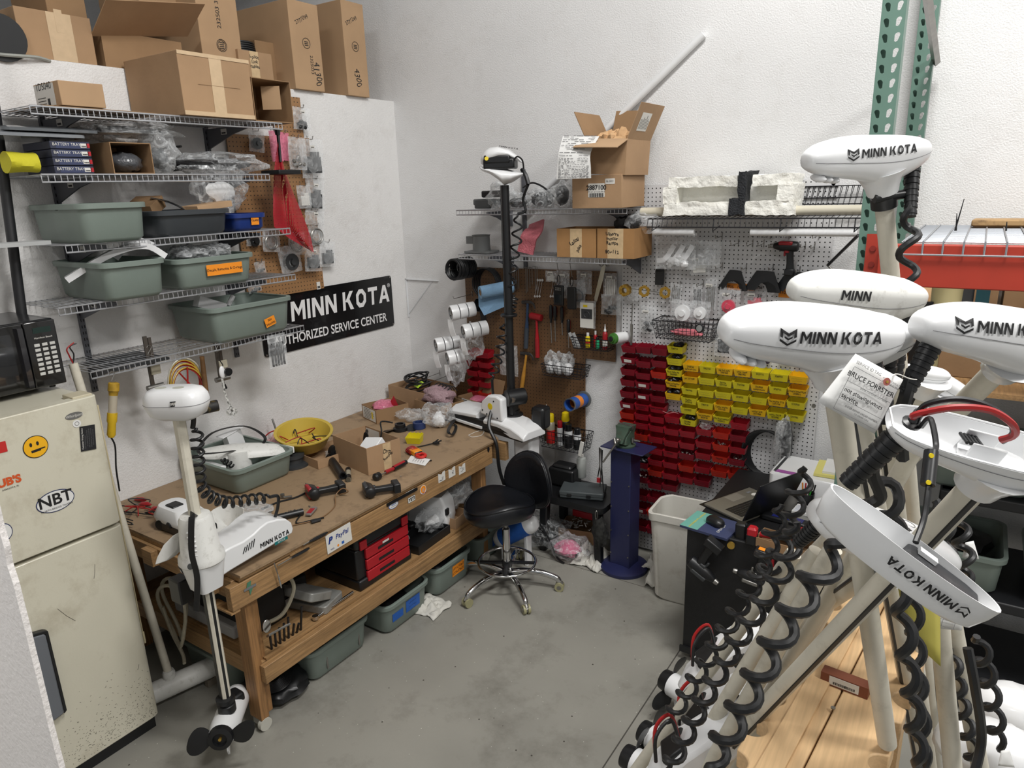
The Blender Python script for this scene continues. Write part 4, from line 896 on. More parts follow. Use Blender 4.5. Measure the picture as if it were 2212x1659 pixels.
F=face(M,'-y',0,0,s);b=MB();b.box((-.0,0,.0008),(.08,s[2],.001),F);b.build('packing_tape',MTAPE,t);txt('Lalts/',F@TR((-.01,.01,.002))@rotz(.5),.034,INK,t,hand=1,bold=.015);txt('plas',F@TR((.02,-.03,.002))@rotz(.9),.03,INK,t,hand=1,bold=.015)
t,M,s=boxB('carton','right marked carton, Ulterra motor Ramps 80+112, on the lower back shelf',(1290,1370,494),ZB+.006,.34,.26,py=530,m=_M['cardboard_amber'],open_top=True)
F=face(M,'-y',0,0,s);b=MB();b.box((-.0,0,.0008),(.10,s[2],.001),F);b.build('packing_tape',MTAPE,t)
for i,ln in enumerate(('Ulterra','motor','Ramps','','80+112')):txt(ln,F@TR((-.02,.055-i*.026,.002)),.028,INK,t,hand=1,bold=.015)
for i,c in enumerate(((-.04,.05,.02),(.03,.04,.035),(.0,.07,.03))):lump(M@V((c[0],c[1],s[2]+c[2]-.01)),(.055,.04,.05),50+i,1,.35,mb=(b:=MB())if i==0 else b)
tag(b.build('black_cover',BPL,smooth=30),'black moulded covers heaped in the Ulterra carton','cover')
bag('clear_bag','clear bag spilling right out of the Ulterra carton',M@V((.12,.02,s[2]+.03)),(.12,.08,.06),61)
P=BW(1140,540,.2)
strip('bubble_wrap',[V((P.x-.02,-.20,ZB+.008)),V((P.x-.01,-.19,ZB+.06)),V((P.x,-.18,ZB+.11)),V((P.x+.01,-.12,ZB+.16)),V((P.x+.0,-.08,ZB+.20))],.12,.012,mat('pink_bubble',(206,112,122),.4,bump=.9,bscale=90),up=(0,1,0.01));tag(bpy.data.objects['bubble_wrap'],'folded pink bubble wrap on the lower back shelf','bubble wrap')
P=BW(1037,545,.22);c=V((P.x,-.2,ZB+.006));b=MB();b.rings([rrect(.21,.16,.03,c.z,dx=c.x,dy=c.y),rrect(.21,.16,.03,c.z+.012,dx=c.x,dy=c.y)]);b.lathe([(.062,0),(.058,.11),(.065,.118),(.052,.118),(.05,.02)],22,TR(c));b.box((c.x-.065,c.y-.02,c.z+.085),(.06,.05,.05));tag(b.build('motor_housing',mat('grey_moulding',(104,106,106),.5),smooth=35),'grey moulded motor housing at the left end of the lower back shelf','housing')
P=BW(1052,440,.2);b=MB();b.box((P.x-.0,-.19,ZA+.038),(.12,.15,.06));b.box((P.x-.04,-.2,ZA+.05),(.08,.1,.04));tag(b.build('battery_charger',GREYP,bevel=.008),'grey moulded part at the left end of the upper back shelf','part')
b=MB();b.box((P.x+.03,-.14,ZA+.1),(.17,.1,.045));tag(b.build('black_case',BPL,bevel=.01),'black case lying on the grey part, upper back shelf','case')
bag('clear_bag','crumpled clear bag behind the black motor shaft',(BW(1085,430,.2).x,-.2,ZA+.085),(.10,.09,.085),71,m=CLEARW)
bag('clear_bag','clear bag with black pads beside the white pipe foot',(BW(1118,430,.2).x,-.2,ZA+.05),(.09,.10,.05),72,inner=[(BPL,(.06,.07,.03),(0,0,-.01))])
bag('clear_bag','tied clear bag of black leads on the upper back shelf',(BW(1170,430,.2).x,-.2,ZA+.06),(.10,.10,.07),73,inner=[(BPL,(.07,.06,.045),(0,0,0))])
bag('clear_bag','clear bag with ribbed black hose beside the 2887100 carton',(BW(1215,420,.2).x,-.2,ZA+.08),(.065,.09,.08),74,inner=[(BPL,(.04,.05,.06),(0,0,0))])
cable('cable',[BW(1130,405,.2),BW(1150,395,.22),BW(1175,405,.22),BW(1196,425,.22)],.006,BRUB,'black lead looped over the tied bag, upper back shelf','cable')
A,B=BW(1142,446,.06),BW(1520,74,.022);b=MB();b.cyl(A+V((0,0,.003)),B,.0205,n=20);t=b.build('plastic_pipe',WPL,smooth=40);tag(t,'long white pipe leaning diagonally on the back wall','pipe')
# BROWN PEGBOARD TOOLS
def tool(name,label,cat,px,py,d=.05):P=BW(px,py,d);return T(name,label,cat,P),P
t,P=tool('cable_coil','thick roll of black cable on a hook at the top left of the brown pegboard','cable',995,580,.2);b=MB()
for k in range(12):b.tube([P+V((.0+.006*math.sin(k),.10-.016*k,0))+V((math.cos(a)*.062*(1+.06*math.sin(k*2)),0,math.sin(a)*.068))for a in[i*PI/12 for i in range(24)]],.009,6,loop=True)
b.build('cable_loops',BRUB,t,smooth=True);cable('loose_end',[P+V((-.06,-.05,.02)),P+V((-.08,-.06,-.01)),P+V((-.085,-.06,-.03))],.006,BRUB,parent=t)
t,P=tool('cable_coil','flat ring of black cable hung behind the blue towel roll','cable',1050,612,.07);b=MB()
for k in range(5):b.tube([P+V((.004*k,.012*k-.02,0))+V((math.cos(a)*.105*(1-.025*k),0,math.sin(a)*.105))for a in[i*PI/16 for i in range(32)]],.006,6,loop=True)
b.build('cable_loops',BRUB,t,smooth=True)
hook(BW(1015,575,.03),.23);hook(BW(1020,635,.03),.22);
t,P=tool('towel_roll','blue shop towel roll on a hook at the left of the brown pegboard','towel roll',1047,632,.20);A=V((P.x-.01,-.24,P.z+.005));B=V((P.x+.13,-.05,P.z+.03));ax=(B-A).normalized();BT_=mat('blue_towel',(128,164,196),.85,bump=.3,bscale=90)
b=MB(along(A,B));L=(B-A).length;b.lathe([(.022,0),(.044,0),(.045,L),(.022,L)],24,cap=(False,False));b.build('roll',BT_,t,smooth=35)
b=MB(along(A,B));b.lathe([(.020,-.001),(.022,-.001),(.022,L),(.020,L)],18,cap=(False,False));b.build('paper_core',CARD,t,smooth=35)
sd=ax.cross(V((0,0,1))).normalized();b=MB();b.add([A-sd*.044+V((0,0,-.01))+ax*.0,B-sd*.044+V((0,0,0)),B-sd*.04+V((0,0,-.13)),A-sd*.046+V((.02,0,-.17))+ax*.02,A-sd*.046+V((.0,0,-.1))],[(0,1,2,3,4)]);b.build('loose_sheet',BT_,t)
def cone_stack(px,py,label,n=3,r=.055,d=.30,blade=True):
	P=BW(px,py,d);t=T('propeller',label,'propeller',P,None);ax=V((.55,.8,.10)).normalized()
	for k in range(n):
		c=P+ax*(.062*k);M=along(c,c+ax);b=MB(M);rr=r*(1-.02*k);b.lathe([(rr*.82,.0),(rr,.0),(rr*1.02,.015),(rr*.98,.055),(rr*.5,.06),(rr*.5,.03),(rr*.25,.012),(rr*.8,.012)],22,cap=(False,False));b.build('hub',WPL,t,smooth=35)
	b=MB(along(P,P+ax));b.lathe([(.009,.0),(.016,.004),(.016,.03)],12)
	for a in range(3):b.box((.0,rr*.5,.012),(.008,rr*.9,.01),rotz(a*2.1))
	b.build('spokes',STEEL,t)
	if blade:strip('blade',[P+V((-.005,0,-r*.8)),P+V((.0,.0,-r-.05)),P+V((.012,.01,-r-.11))],.045,.004,WPL,t,up=(0,1,.2))
	return t,P
cone_stack(973,677,'uppermost stack of white propeller hubs left of the brown pegboard')
cone_stack(1000,718,'bagged stack of white propeller hubs, second from the top',3)
cone_stack(941,747,'white propeller hub farthest left, lower row',3)
cone_stack(966,775,'lowest bagged white propeller with wide closed nose and long blade',2,.056)
bag('clear_bag','clear bag drooping round the lowest white propeller',BW(985,795,.24),(.07,.07,.12),81)
bag('clear_bag','clear bag round the second white propeller stack',BW(1020,740,.22),(.08,.08,.13),82)
t,P=tool('propeller','black propeller hub hanging under the blue towel roll','propeller',1040,658,.10);b=MB(along(P,P+V((-.3,-.9,0))));b.lathe([(.0,0),(.044,0),(.05,.03),(.046,.032),(.04,.008),(.012,.006),(.012,.03),(0,.03)],24);b.build('hub',BPL,t,smooth=35);strip('blade',[P+V((0,0,-.03)),P+V((.015,0,-.10)),P+V((.0,.0,-.15))],.05,.004,BPL,t,up=(0,1,0))
for px,py in((920,805),(935,812)):hook(BW(px+30,py,.03),.28)
for i,(px,y0,y1)in enumerate([(1104+4*k,578,632-2*k)for k in range(5)]+[(1136,578,634),(1139,578,630),(1144,578,622),(1149,578,614),(1156,576,628),(1160,576,634)]):
	A,B=BW(px,y0,.045),BW(px+1,y1,.045);b=MB();b.tube([A+V((-.02,0,.002)),A,B],.0028,6);tag(b.build('hex_key',STEEL,smooth=True),'steel hex key in the row at the top of the brown pegboard','hex key','hex keys on the brown pegboard')
for i,px in enumerate((1158,1163,1168,1192,1197)):
	A,B=BW(px+4,605,.045),BW(px-2,640,.045);b=MB();b.tube([A,B],.004,6,sx=.5);b.cyl(A+V((0,-.003,0)),A+V((0,.003,0)),.009,n=10);b.cyl(B+V((0,-.003,0)),B+V((0,.003,0)),.009,n=6);tag(b.build('wrench',CHROME),'small chrome wrench beside the hex keys','wrench','small chrome wrenches')
def hammer(label,px,y0,y1,dx,hm,hm2,kind):
	A,B=BW(px,y0,.05),BW(px+dx,y1,.05);t=T('hammer',label,'hammer',A);b=MB();d=B-A
	b.tube([A,A+d*.3,A+d*.62,B],lambda u:.009+.006*(u>.4),10);b.build('handle',hm,t,smooth=True)
	if hm2:b=MB();b.tube([A+d*.55,A+d*.8,B+d*.02],.0165,10);b.build('grip',hm2,t,smooth=True)
	b=MB()
	if kind=='claw':b.cyl(A+V((-.045,0,.004)),A+V((-.015,0,.006)),.013,n=12);b.tube(spline([A+V((-.02,0,.006)),A+V((.02,0,.008)),A+V((.045,0,-.004)),A+V((.06,0,-.035))]),lambda u:.012-.008*u,8,sx=1.2);b.build('claw_head',mat('old_steel',(74,72,72),.45,.7),t,smooth=40)
	else:b.cyl(A+V((-.045,0,0)),A+V((.04,0,-.01)),.024,n=18);b.cyl(A+V((-.05,0,0)),A+V((-.045,0,0)),.02,n=18);b.build('mallet_head',DRED,t,smooth=40)
hammer('claw hammer with blue handle hanging highest on the brown pegboard',1140,655,750,-4,mat('blue_handle',(40,62,92),.5),mat('grey_blue_grip',(56,64,74),.6),'claw')
hammer('red soft face hammer on the brown pegboard',1159,683,770,2,RED,DRED,'soft')
hammer('claw hammer with yellow wooden handle hanging lowest',1137,766,838,-10,mat('yellow_wood',(188,134,52),.45,var=.15,scale=20),None,'claw')
for i,(px,y0,ym,y1,lb)in enumerate(((1190,659,697,741,'first'),(1199,661,692,737,'second'),(1214,662,697,724,'third'),(1228,690,722,752,'fourth, lowest,'))):
	A,B,C_=BW(px,y0,.05),BW(px,ym,.05),BW(px+(1 if i else 2),y1,.05);t=T('screwdriver',lb+' of the hanging screwdrivers from the left, red and black handle','screwdriver',A,None)
	b=MB(along(A,B));L=(B-A).length;b.lathe([(.008,0),(.0125,.008),(.0125,L*.7),(.007,L*.85),(.009,L)],12);b.build('handle',BPL,t,smooth=35)
	b=MB(along(A,B));b.box((0,.0115,L*.35),(.010,.006,L*.6));b.box((-.009,.006,L*.35),(.004,.006,L*.55));b.build('red_inlay',RED,t)
	b=MB();b.cyl(B,C_,.0035,n=8);b.build('blade',STEEL,t,smooth=True)
for i,(px,y0,y1,w,lb)in enumerate(((1207,616,660,21,'black handheld remote with a screen hung from a carabiner'),(1235,620,668,19,'black boxy remote hung from a carabiner, right one'))):
	A,B=BW(px,y0,.13),BW(px,y1,.13);wd_=BW(px+w/2,y0,.13).x-BW(px-w/2,y0,.13).x;h=A.z-B.z;t=T('remote',lb,'remote',B)
	b=MB();b.box((A.x,-.13,(A.z+B.z)/2),(wd_,.022,h));b.build('remote_body',BPL,t,bevel=.008)
	if i==0:
		b=MB();b.box((A.x,-.1415,B.z+h*.35),(wd_*.7,.001,h*.4));b.build('screen',mat('dark_screen',(34,38,40),.1),t);b=MB()
		for u in range(4):
			for v in range(2):b.box((A.x+(u-1.5)*.011,-.1415,B.z+h*(.78+.09*v)),(.006,.0012,.003))
		b.build('buttons',LABEL,t)
	c=T('carabiner',('left','right')[i]+' black carabiner hanging from the lower back shelf','carabiner',A+V((0,0,.02)),None);cz=A.z+.035;b=MB();b.tube([(A.x+.010*math.cos(a),-.13,cz+.03*math.sin(a))for a in[k*PI/8 for k in range(16)]],.0028,6,loop=True);b.build('loop',BPL,c,smooth=True)
	b=MB();zt=ZB-.03;b.tube(spline([V((A.x-.02,-.13,zt+.02)),V((A.x-.012,-.13,zt+.035)),V((A.x-.0,-.13,zt+.02)),V((A.x-.012,-.13,zt-.02)),V((A.x+.004,-.13,cz+.03))]),.0024,6);b.build('hanger_wire',STEEL,c,smooth=True)
t,P=tool('shears','large steel shears hanging at the right of the brown pegboard','scissors',1300,575,.07);b=MB();b.prism([(0,0),(.03,.01),(.012,-.08),(-.03,-.22),(-.05,-.27),(-.05,-.2),(-.02,-.08)],0,.004,frame(P+V((-.0,0,0)),(1,0,0),(0,0,1)));b.build('blades',CHROME,t)
b=MB()
for s_ in(-1,1):b.tube([P+V((.02+s_*.022+.018*math.cos(a),-.004,.028+.028*math.sin(a)))for a in[k*PI/8 for k in range(16)]],.004,6,loop=True)
b.build('finger_loops',STEEL,t,smooth=True)
ZB_='zip bags on the brown pegboard'
for i,(px,py,w,h,c,lb,d)in enumerate(((1190,585,24,24,(LABEL,'block'),'small tilted clear packet near the hex keys',.08),(1216,584,30,60,(CLEARW,'block'),'clear packet with white label behind the left remote',.06),(1262,585,34,50,None,'clear packet with white label left of the shears',.06),(1248,605,34,60,(GREYP,'ring'),'clear packet with coiled grey cord behind the right remote',.06),(1318,590,30,50,(LABEL,'rods'),'clear packet with white tubes right of the shears',.06),(1320,636,44,44,(DGREY,'bits'),'clear packet with dark knobs below the white tube packet',.07),(1270,650,34,60,None,'carded cable packet, black and white print, above the wire basket',.09),(1098,745,40,66,None,'marked empty zip bag beside the red bins on the brown board',.05))):
	t,F,w_,h_=zipbag(px,py,w,h,'B',d,lb,ZB_,c,20+i)
	if i in(1,2,4,0):sticker(F@TR((0,-h_*.18,.012)),.04,.02,LABEL,t,'white_label',bars=1)
	if i==6:
		sticker(F@TR((0,-h_*.5,.016)),w_*.85,h_*.9,LABEL,t,'insert_card');b=MB();b.box((0,-h_*.45,.018),(w_*.7,h_*.35,.001),F);b.tube([(math.cos(a)*.02,-h_*.47+math.sin(a)*.02,.019)for a in[k*PI/8 for k in range(16)]],.004,5,F,loop=True);b.build('card_picture',DGREY,t);sticker(F@TR((-.01,-h_*.17,.018)),.03,.015,YEL,t,'yellow_tag')
	if i==7:txt('12 L W',F@TR((0,-h_*.12,.016)),.026,INK,t,hand=1)
def basket(label,x0,x1,z0,z1,dep,y=-.03,m=BWIRE,nx=10,nz=4,taper=.88):
	t=T('wire_basket',label,'basket',((x0+x1)/2,y-dep/2,z0));b=MB();xm=(x0+x1)/2;w=x1-x0;c=y-dep/2
	def rect(k,z):a=w/2*k;d_=dep/2*k;return[V((xm-a,c-d_,z)),V((xm+a,c-d_,z)),V((xm+a,c+d_,z)),V((xm-a,c+d_,z))]
	top,bot=rect(1,z1),rect(taper,z0)
	b.tube(top,.0032,5,loop=True);b.tube(bot,.0026,5,loop=True)
	for k in range(1,nz):b.tube([p.lerp(q,k/nz)for p,q in zip(bot,top)],.0018,4,loop=True)
	for s_ in range(4):
		n=nx if s_%2==0 else max(3,nx//2)
		for k in range(n):u=k/n;b.tube([top[s_].lerp(top[(s_+1)%4],u),bot[s_].lerp(bot[(s_+1)%4],u)],.0018,4)
	for k in range(1,nx):u=k/nx;b.tube([bot[0].lerp(bot[1],u),bot[3].lerp(bot[2],u)],.0018,4)
	b.build('wire_cage',m,t);return t
def bxz(px0,px1,py0,py1,d):a=BW(px0,(py0+py1)/2,d);c=BW(px1,(py0+py1)/2,d);return a.x,c.x,BW((px0+px1)/2,py1,d).z,BW((px0+px1)/2,py0,d).z
x0,x1,z0,z1=bxz(1168,1258,792,816,.15);basket('black wire basket with bagged white propeller parts',x0,x1,z0,z1,.12)
for k in range(3):lump(((x0+.05+.065*k),-.09,z0+.045),(.035,.045,.045),90+k,1,.06,mb=(b:=MB())if k==0 else b)
tag(b.build('propeller_cones',WPL,smooth=True),'white propeller cones inside the bagged basket','cone')
for k in range(3):bag('clear_bag',('left','middle','right')[k]+' clear bag peaking out of the basket of white cones',(x0+.05+.065*k,-.09,z1+.02),(.045,.05,.06),93+k)
x0,x1,z0,z1=bxz(1231,1316,733,757,.14);basket('small black wire basket with glue bottles',x0,x1,z0,z1,.10,nx=9)
def bottle(label,P,r,h,m,cap,capm,neck=.4,nm='bottle',band=None):
	t=T(nm,label,'bottle',P);b=MB(TR(P));b.lathe([(r*.9,0),(r,.004),(r,h*.66),(r*.9,h*.74),(r*neck,h*.80),(r*neck,h*.82)],18);b.build('bottle_body',m,t,smooth=40)
	b=MB(TR(P));b.lathe(cap(r,h),14);b.build('cap',capm,t,smooth=40)
	if band:b=MB(TR(P));b.lathe([(r*1.01,h*band[0]),(r*1.01,h*band[1])],18,cap=(False,False));b.build('printed_band',band[2],t,smooth=True)
	return t
spout=lambda r,h:[(r*.5,h*.80),(r*.5,h*.87),(r*.28,h*.9),(r*.12,h*1.12)]
flat=lambda r,h:[(r*.55,h*.78),(r*.6,h*.8),(r*.6,h*1.0),(r*.5,h*1.01)]
cyl_=lambda r,h:[(r*.8,h*.76),(r*.8,h*1.0),(r*.7,h*1.02)]
bz=z0+.004;P=lambda px:V((BW(px,750,.09).x,-.085,bz))
bottle('yellow glue bottle with a white cap in the small wire basket',P(1269),.016,.10,YEL,flat,WPL,.4,band=(.3,.42,RED));bottle('tall red thread sealant bottle with a spout in the small wire basket',P(1306),.017,.15,DRED,spout,WPL,.4,band=(.15,.4,LABEL));bottle('short green bottle with black cap in the small wire basket',P(1290),.013,.075,mat('green_bottle',(40,160,110),.4),cyl_,BPL);bottle('slim red bottle behind the yellow glue',P(1281)+V((0,.03,0)),.012,.11,RED,flat,WPL)
for k in range(2):A=P(1242+8*k);b=MB();b.box((0,0,.045),(.02,.006,.11),TR(A)@Matrix.Rotation(-.45,4,'Y'));tag(b.build('test_lead_packet',mat('pale_pack',(170,172,172),.5)),'slim grey packet leaning in the small wire basket','packet','slim packets in the small wire basket')
x0,x1,z0,z1=bxz(1164,1262,936,972,.17);basket('black wire basket with spray cans low on the brown pegboard',x0,x1,z0,z1,.15)
bz=z0+.004;Q=lambda px,y=-.11:V((BW(px,965,-y).x,y,bz))
bottle('yellow and silver spray can with red band and yellow cap',Q(1190),.031,.22,mat('can_silver',(196,190,170),.3,.5),cyl_,YEL,.5,'spray_can',band=(.05,.5,mat('can_red',(190,36,32),.4)));bottle('slim white aerosol with a red cap',Q(1210),.022,.18,WPL,cyl_,RED,.5,'spray_can',band=(.2,.4,LGREY));bottle('white and black aerosol, cap off, right of the red capped one',Q(1228),.030,.17,mat('black_can',(34,34,36),.3),cyl_,BPL,.4,'spray_can',band=(.55,.74,WPL));bottle('round shouldered aerosol at the right end of the low basket',Q(1247),.028,.15,mat('dark_can',(36,38,40),.3),cyl_,BPL,.4,'spray_can',band=(.5,.74,WPL))
bottle('clear spout bottle behind the yellow capped can',Q(1182,-.06),.022,.24,mat('oil_bottle',(110,96,40),.2,coat=.5),spout,WPL,.4);bottle('yellow trigger top can behind the white aerosols',Q(1222,-.055),.03,.23,mat('can_dark',(30,34,46),.3),lambda r,h:[(r*.9,h*.74),(r*1.0,h*.8),(r*.8,h*1.0),(r*.3,h*1.04)],YEL)
P_=BW(1255,970,.19);b=MB();b.box((0,0,0),(.028,.008,.11),TR(P_)@Matrix.Rotation(.2,4,'Y'));t=b.build('glue_tube',LABEL,bevel=.003);tag(t,'white glue tube leaning on the front of the low basket','tube')
P_=BW(1256,1030,.12);t=bottle('clear plastic wash bottle hanging below the low basket',P_,.034,.19,mat('cloudy_bottle',(190,194,190),.3,alpha=.8),spout,LABEL,.3)
A,B=BW(1230,875,.25),BW(1262,862,.04);ax=B-A;t=T('sleeve_roll','blue and orange cardboard sleeve roll sticking out of the brown pegboard','roll',A);L=ax.length
for nm,z0_,z1_,r_,m in(('silver_rim',-.002,.006,.046,STEEL),('blue_section',.004,L*.35,.043,mat('sleeve_blue',(40,84,160),.5)),('orange_section',L*.35,L*.6,.0425,mat('sleeve_orange',(226,132,40),.5)),('blue_section',L*.6,L*.92,.044,_M['sleeve_blue'])):
	b=MB(along(A,B));b.lathe([(r_*.86,z0_),(r_,z0_),(r_,z1_),(r_*.86,z1_)],26,cap=(False,False));b.rings([[(r_*.86*math.cos(a),r_*.86*math.sin(a),z)for a in[i*PI/13 for i in range(26)]]for z in(z1_,z0_)],cap=(False,False));b.build(nm,m,t,smooth=35)
b=MB(along(A,B));b.lathe([(.02,L*.9),(.056,L*.92),(.058,L*.97),(.02,L)],26);b.build('clear_flange',GREYP,t,smooth=35)
A,B=BW(1322,732,.16),BW(1350,728,.03);t=T('propane_can','small gas can with green and black end sticking out between the pegboards','can',A);b=MB(along(A,B));b.lathe([(.012,-.012),(.022,-.010),(.024,0),(.034,.004),(.037,.012),(.037,.02)],22);b.build('can_end',mat('can_green',(60,110,44),.3),t,smooth=35);b=MB(along(A,B));b.lathe([(.013,-.018),(.017,-.016),(.017,-.004)],14);b.build('nozzle',BPL,t,smooth=35);b=MB(along(A,B));b.lathe([(.037,.02),(.037,.13)],22);b.build('can_body',WPL,t,smooth=35)
# PARTS BINS
BW_,BD_,BH_=.100,.088,.052
BM={'r':mat('bin_red',(158,22,38),.4,var=.06),'d':mat('bin_dark_red',(132,18,36),.4,var=.06),'o':mat('bin_orange_red',(188,42,26),.4,var=.06),'y':mat('bin_yellow',(214,200,34),.4,var=.05),'g':mat('bin_golden',(232,184,24),.4,var=.05)}
def scribble(F,w,h,seed,parent,lines=2):
	q=random.Random(seed);b=MB()
	for k in range(lines):
		y=h*(.22-.42*k);x=-w*q.uniform(.3,.42);pts=[]
		while x<w*q.uniform(.2,.42):pts.append((x,y+q.uniform(-.5,.5)*h*.17,.0006));x+=w*.033
		if len(pts)>2:b.tube(pts,.00042,3,F)
	return b.build('handwriting',INK,parent)
PROTO={}
def bin_mesh(t,c,s=1.):
	b=MB();w,d,h=BW_*s,BD_*s,BH_*s;e=.002
	def ring(k,z,o):a=w/2-o-(.007*(1-k));return[V((-a,-.004-o*.3,z)),V((a,-.004-o*.3,z)),V((a,-(d-.014*(1-k))+o,z)),V((-a,-(d-.014*(1-k))+o,z))]
	zt=lambda p:p
	o1=ring(0,0,0);o2=ring(1,h,0);o3=ring(1,h,e);o4=ring(0,e,e)
	for r in(o2,o3):r[2].z-=.008*s;r[3].z-=.008*s
	b.rings([o1,o2,o3,o4]);
	for k in range(4):x=-w/2+w*(k+.5)/4;b.box((x,-.004,h+.002),(.006,.004,.006))
	return b.build('bin_body',BM[c],t)
def bin_proto(c,kind):
	t=T('parts_bin','x','bin',(0,0,0));bin_mesh(t,c)
	F=frame((0,-BD_+.0045,BH_*.42),(1,0,0),(0,-.25,1))@TR((0,0,.0012))
	if kind=='l':sticker(F,.05,.02,LABEL,t,'blank_label')
	elif kind[0]=='s':scribble(F,.09,.036,int(kind[1:]),t)
	elif kind[0]=='=':
		for i,ln in enumerate(kind[1:].split('|')):txt(ln,F@TR((0,.010-.016*i,.0005)),.0155,INK,t,hand=1,bold=.02,wide=.8)
	return t
NORD=['first','second','third','fourth','fifth','sixth','seventh','eighth','ninth','tenth','eleventh','twelfth','thirteenth','fourteenth','fifteenth','sixteenth']
COLS=[
 'd238,165 d232,270l d230,378 d228,480 d224,590 d222,695l o222,790 o220,865 d280,975',
 'd375,170 d372,305 d370,415 d368,500l d365,610l r362,708 r360,800 r356,885 o352,990 o350,1110 d350,1255+b d348,1390+s d345,1558 d342,1680l d340,1845',
 'd525,188 d520,300 o515,405 d512,520 d508,630 r504,730 r500,825 r496,910 r492,1015 r488,1125 r486,1230 o484,1330 d482,1450 d478,1580 o474,1720 d470,1880',
 'y672,165+b y666,278+b y660,385+b g655,492+b g652,605+b r645,825+w r638,940 r634,1050 r630,1150 r626,1255 r622,1360 d620,1465 d616,1635 d612,1755+s r608,1915+s',
 'g820,335 g812,445 y806,555 y802,645 y796,740 y792,850+b r785,960 r782,1070 d778,1170+s o774,1285 r770,1395',
 'y975,350 y965,460 y960,575 y955,690 g948,790 r942,940+c r938,1060 r932,1165 r926,1295 d920,1420',
 'g1135,365 y1125,480 y1120,590 g1112,710 y1106,820 o1100,970 o1098,1085+s o1090,1195 o1082,1330',
 'g1300,380 y1290,500 y1280,615 y1275,735 r1268,880 d1258,995 r1254,1108 d1248,1220+s o1240,1355 d1238,1490',
 'y1468,400 g1460,520 y1450,640 g1442,750','y1645,420 y1632,540 g1622,655 y1612,780','g1822,440 g1812,560 y1800,680 y1790,800',]
TXT={(4,0):'2778740|spring w/ Cam',(3,2):'Rivet Pulley kit|2302360',(3,3):'Pulley w/ bushing|2992366',(4,5):'2772885|Rocker',(6,0):'clip 2nd stage|2397260',(7,0):'water guard|2881955',(9,0):'2268302',(8,1):'2323069|motor screw',(10,1):'Control board fuse|2378071',(9,2):'Flat washer 5/16|2371799',(8,3):'washer 5/16|2371984',(9,3):'screw 10-3/4|2373981',(5,4):'nut connector|2073120',(6,4):'wing drum bearing|2376012',(6,3):'Center washer|2371759',(6,1):'Spinner|2371539',(10,3):'2377001',(4,1):'pin 2371528',(4,2):'2381060',(8,0):'2373715',(10,2):'2372030',(5,3):'2382150',(3,0):'2282131',(4,4):'2372057',(5,0):'2052109',(7,1):'2327208',(9,1):'2730761',(1,5):'Spring bottom|2302715',(2,5):'Spring w/ handle',(7,2):'2376025',(3,8):'2372601',(6,7):'2302706',(4,3):'Bushing|2772318'}
CN={'r':'red','d':'dark red','o':'orange red','y':'yellow','g':'golden yellow'}
bin_content={}
for ci,col in enumerate(COLS):
	prev=None;n=0
	for ri,e in enumerate(col.split()):
		c=e[0];xy,_,ex=e[1:].partition('+');lb=xy.endswith('l');xy=xy.rstrip('l');xz,yz=map(float,xy.split(','))
		kind='l' if lb else('='+TXT[(ci,ri)]if(ci,ri)in TXT else 's%d'%((ci*3+ri)%6))
		P=BW(1300+xz/4.424,700+yz/4.424,.03);P=V((P.x+BW_/2,-.0305,P.z-BH_-.004))
		if prev is not None and prev-P.z<BH_+.006:P.z=prev-BH_-.006
		prev=P.z
		k=(c,kind)
		if k not in PROTO:PROTO[k]=bin_proto(c,kind);t=PROTO[k];t.location=P
		else:t=copy_tree(PROTO[k],P)
		if '=' in kind:w='marked '+kind[1:].split('|')[0]
		else:w='with blank white label' if lb else 'with faint handwriting'
		t['label']='%s bin %s, %s down in %s column of white pegboard'%(CN[c],w,NORD[ri],NORD[ci])
		t['category']='bin';t['group']='yellow parts bins on the white pegboard' if c in 'yg' else 'red parts bins on the white pegboard'
		if ex:bin_content[(ci,ri)]=(P,ex)
for(ci,ri),(P,ex)in bin_content.items():
	b=MB();q=random.Random(ci*20+ri);where='in the %s bin down of the %s column'%(NORD[ri],NORD[ci])
	if ex=='c':bag('clear_bag','clear packet '+where,P+V((0,-.045,.055)),(.035,.03,.022),130+ri);continue
	if ex=='w':cable('wire_lead',[P+V((-.06,-.09,.075)),P+V((-.03,-.07,.06)),P+V((.0,-.05,.065)),P+V((.03,-.05,.06))],.0018,mat('pink_wire',(190,130,130),.5),'thin wire lead with blue clips '+where,'wire');continue
	if ex=='s':
		for k in range(12):x,y=q.uniform(-.036,.036),q.uniform(-.07,-.02);b.cyl(P+V((x,y,.036)),P+V((x+q.uniform(-.015,.015),y+q.uniform(-.015,.015),.04+q.uniform(0,.006))),.0035,n=6)
		tag(b.build('small_hardware',STEEL),'small metal hardware '+where,'hardware',kind='stuff')
	else:
		for k in range(8):lump(P+V((q.uniform(-.03,.03),q.uniform(-.065,-.02),.042+q.uniform(0,.012))),(.016,.014,.012),k,0,.4,mb=b)
		tag(b.build('small_parts',BPL,smooth=40),'small black parts '+where,'parts',kind='stuff')
PB2=[('o',548,885,'s1',''),('r',640,895,'s2','+b'),('r',540,975,'s3',''),('r',645,990,'s4','+s'),('r',540,1065,'s5',''),('r',645,1080,'s0',''),('r',545,1160,'s1',''),('r',648,1175,'s2',''),('r',548,1255,'s3','+b'),('o',648,1275,'s4',''),('r',552,1345,'s5','')]
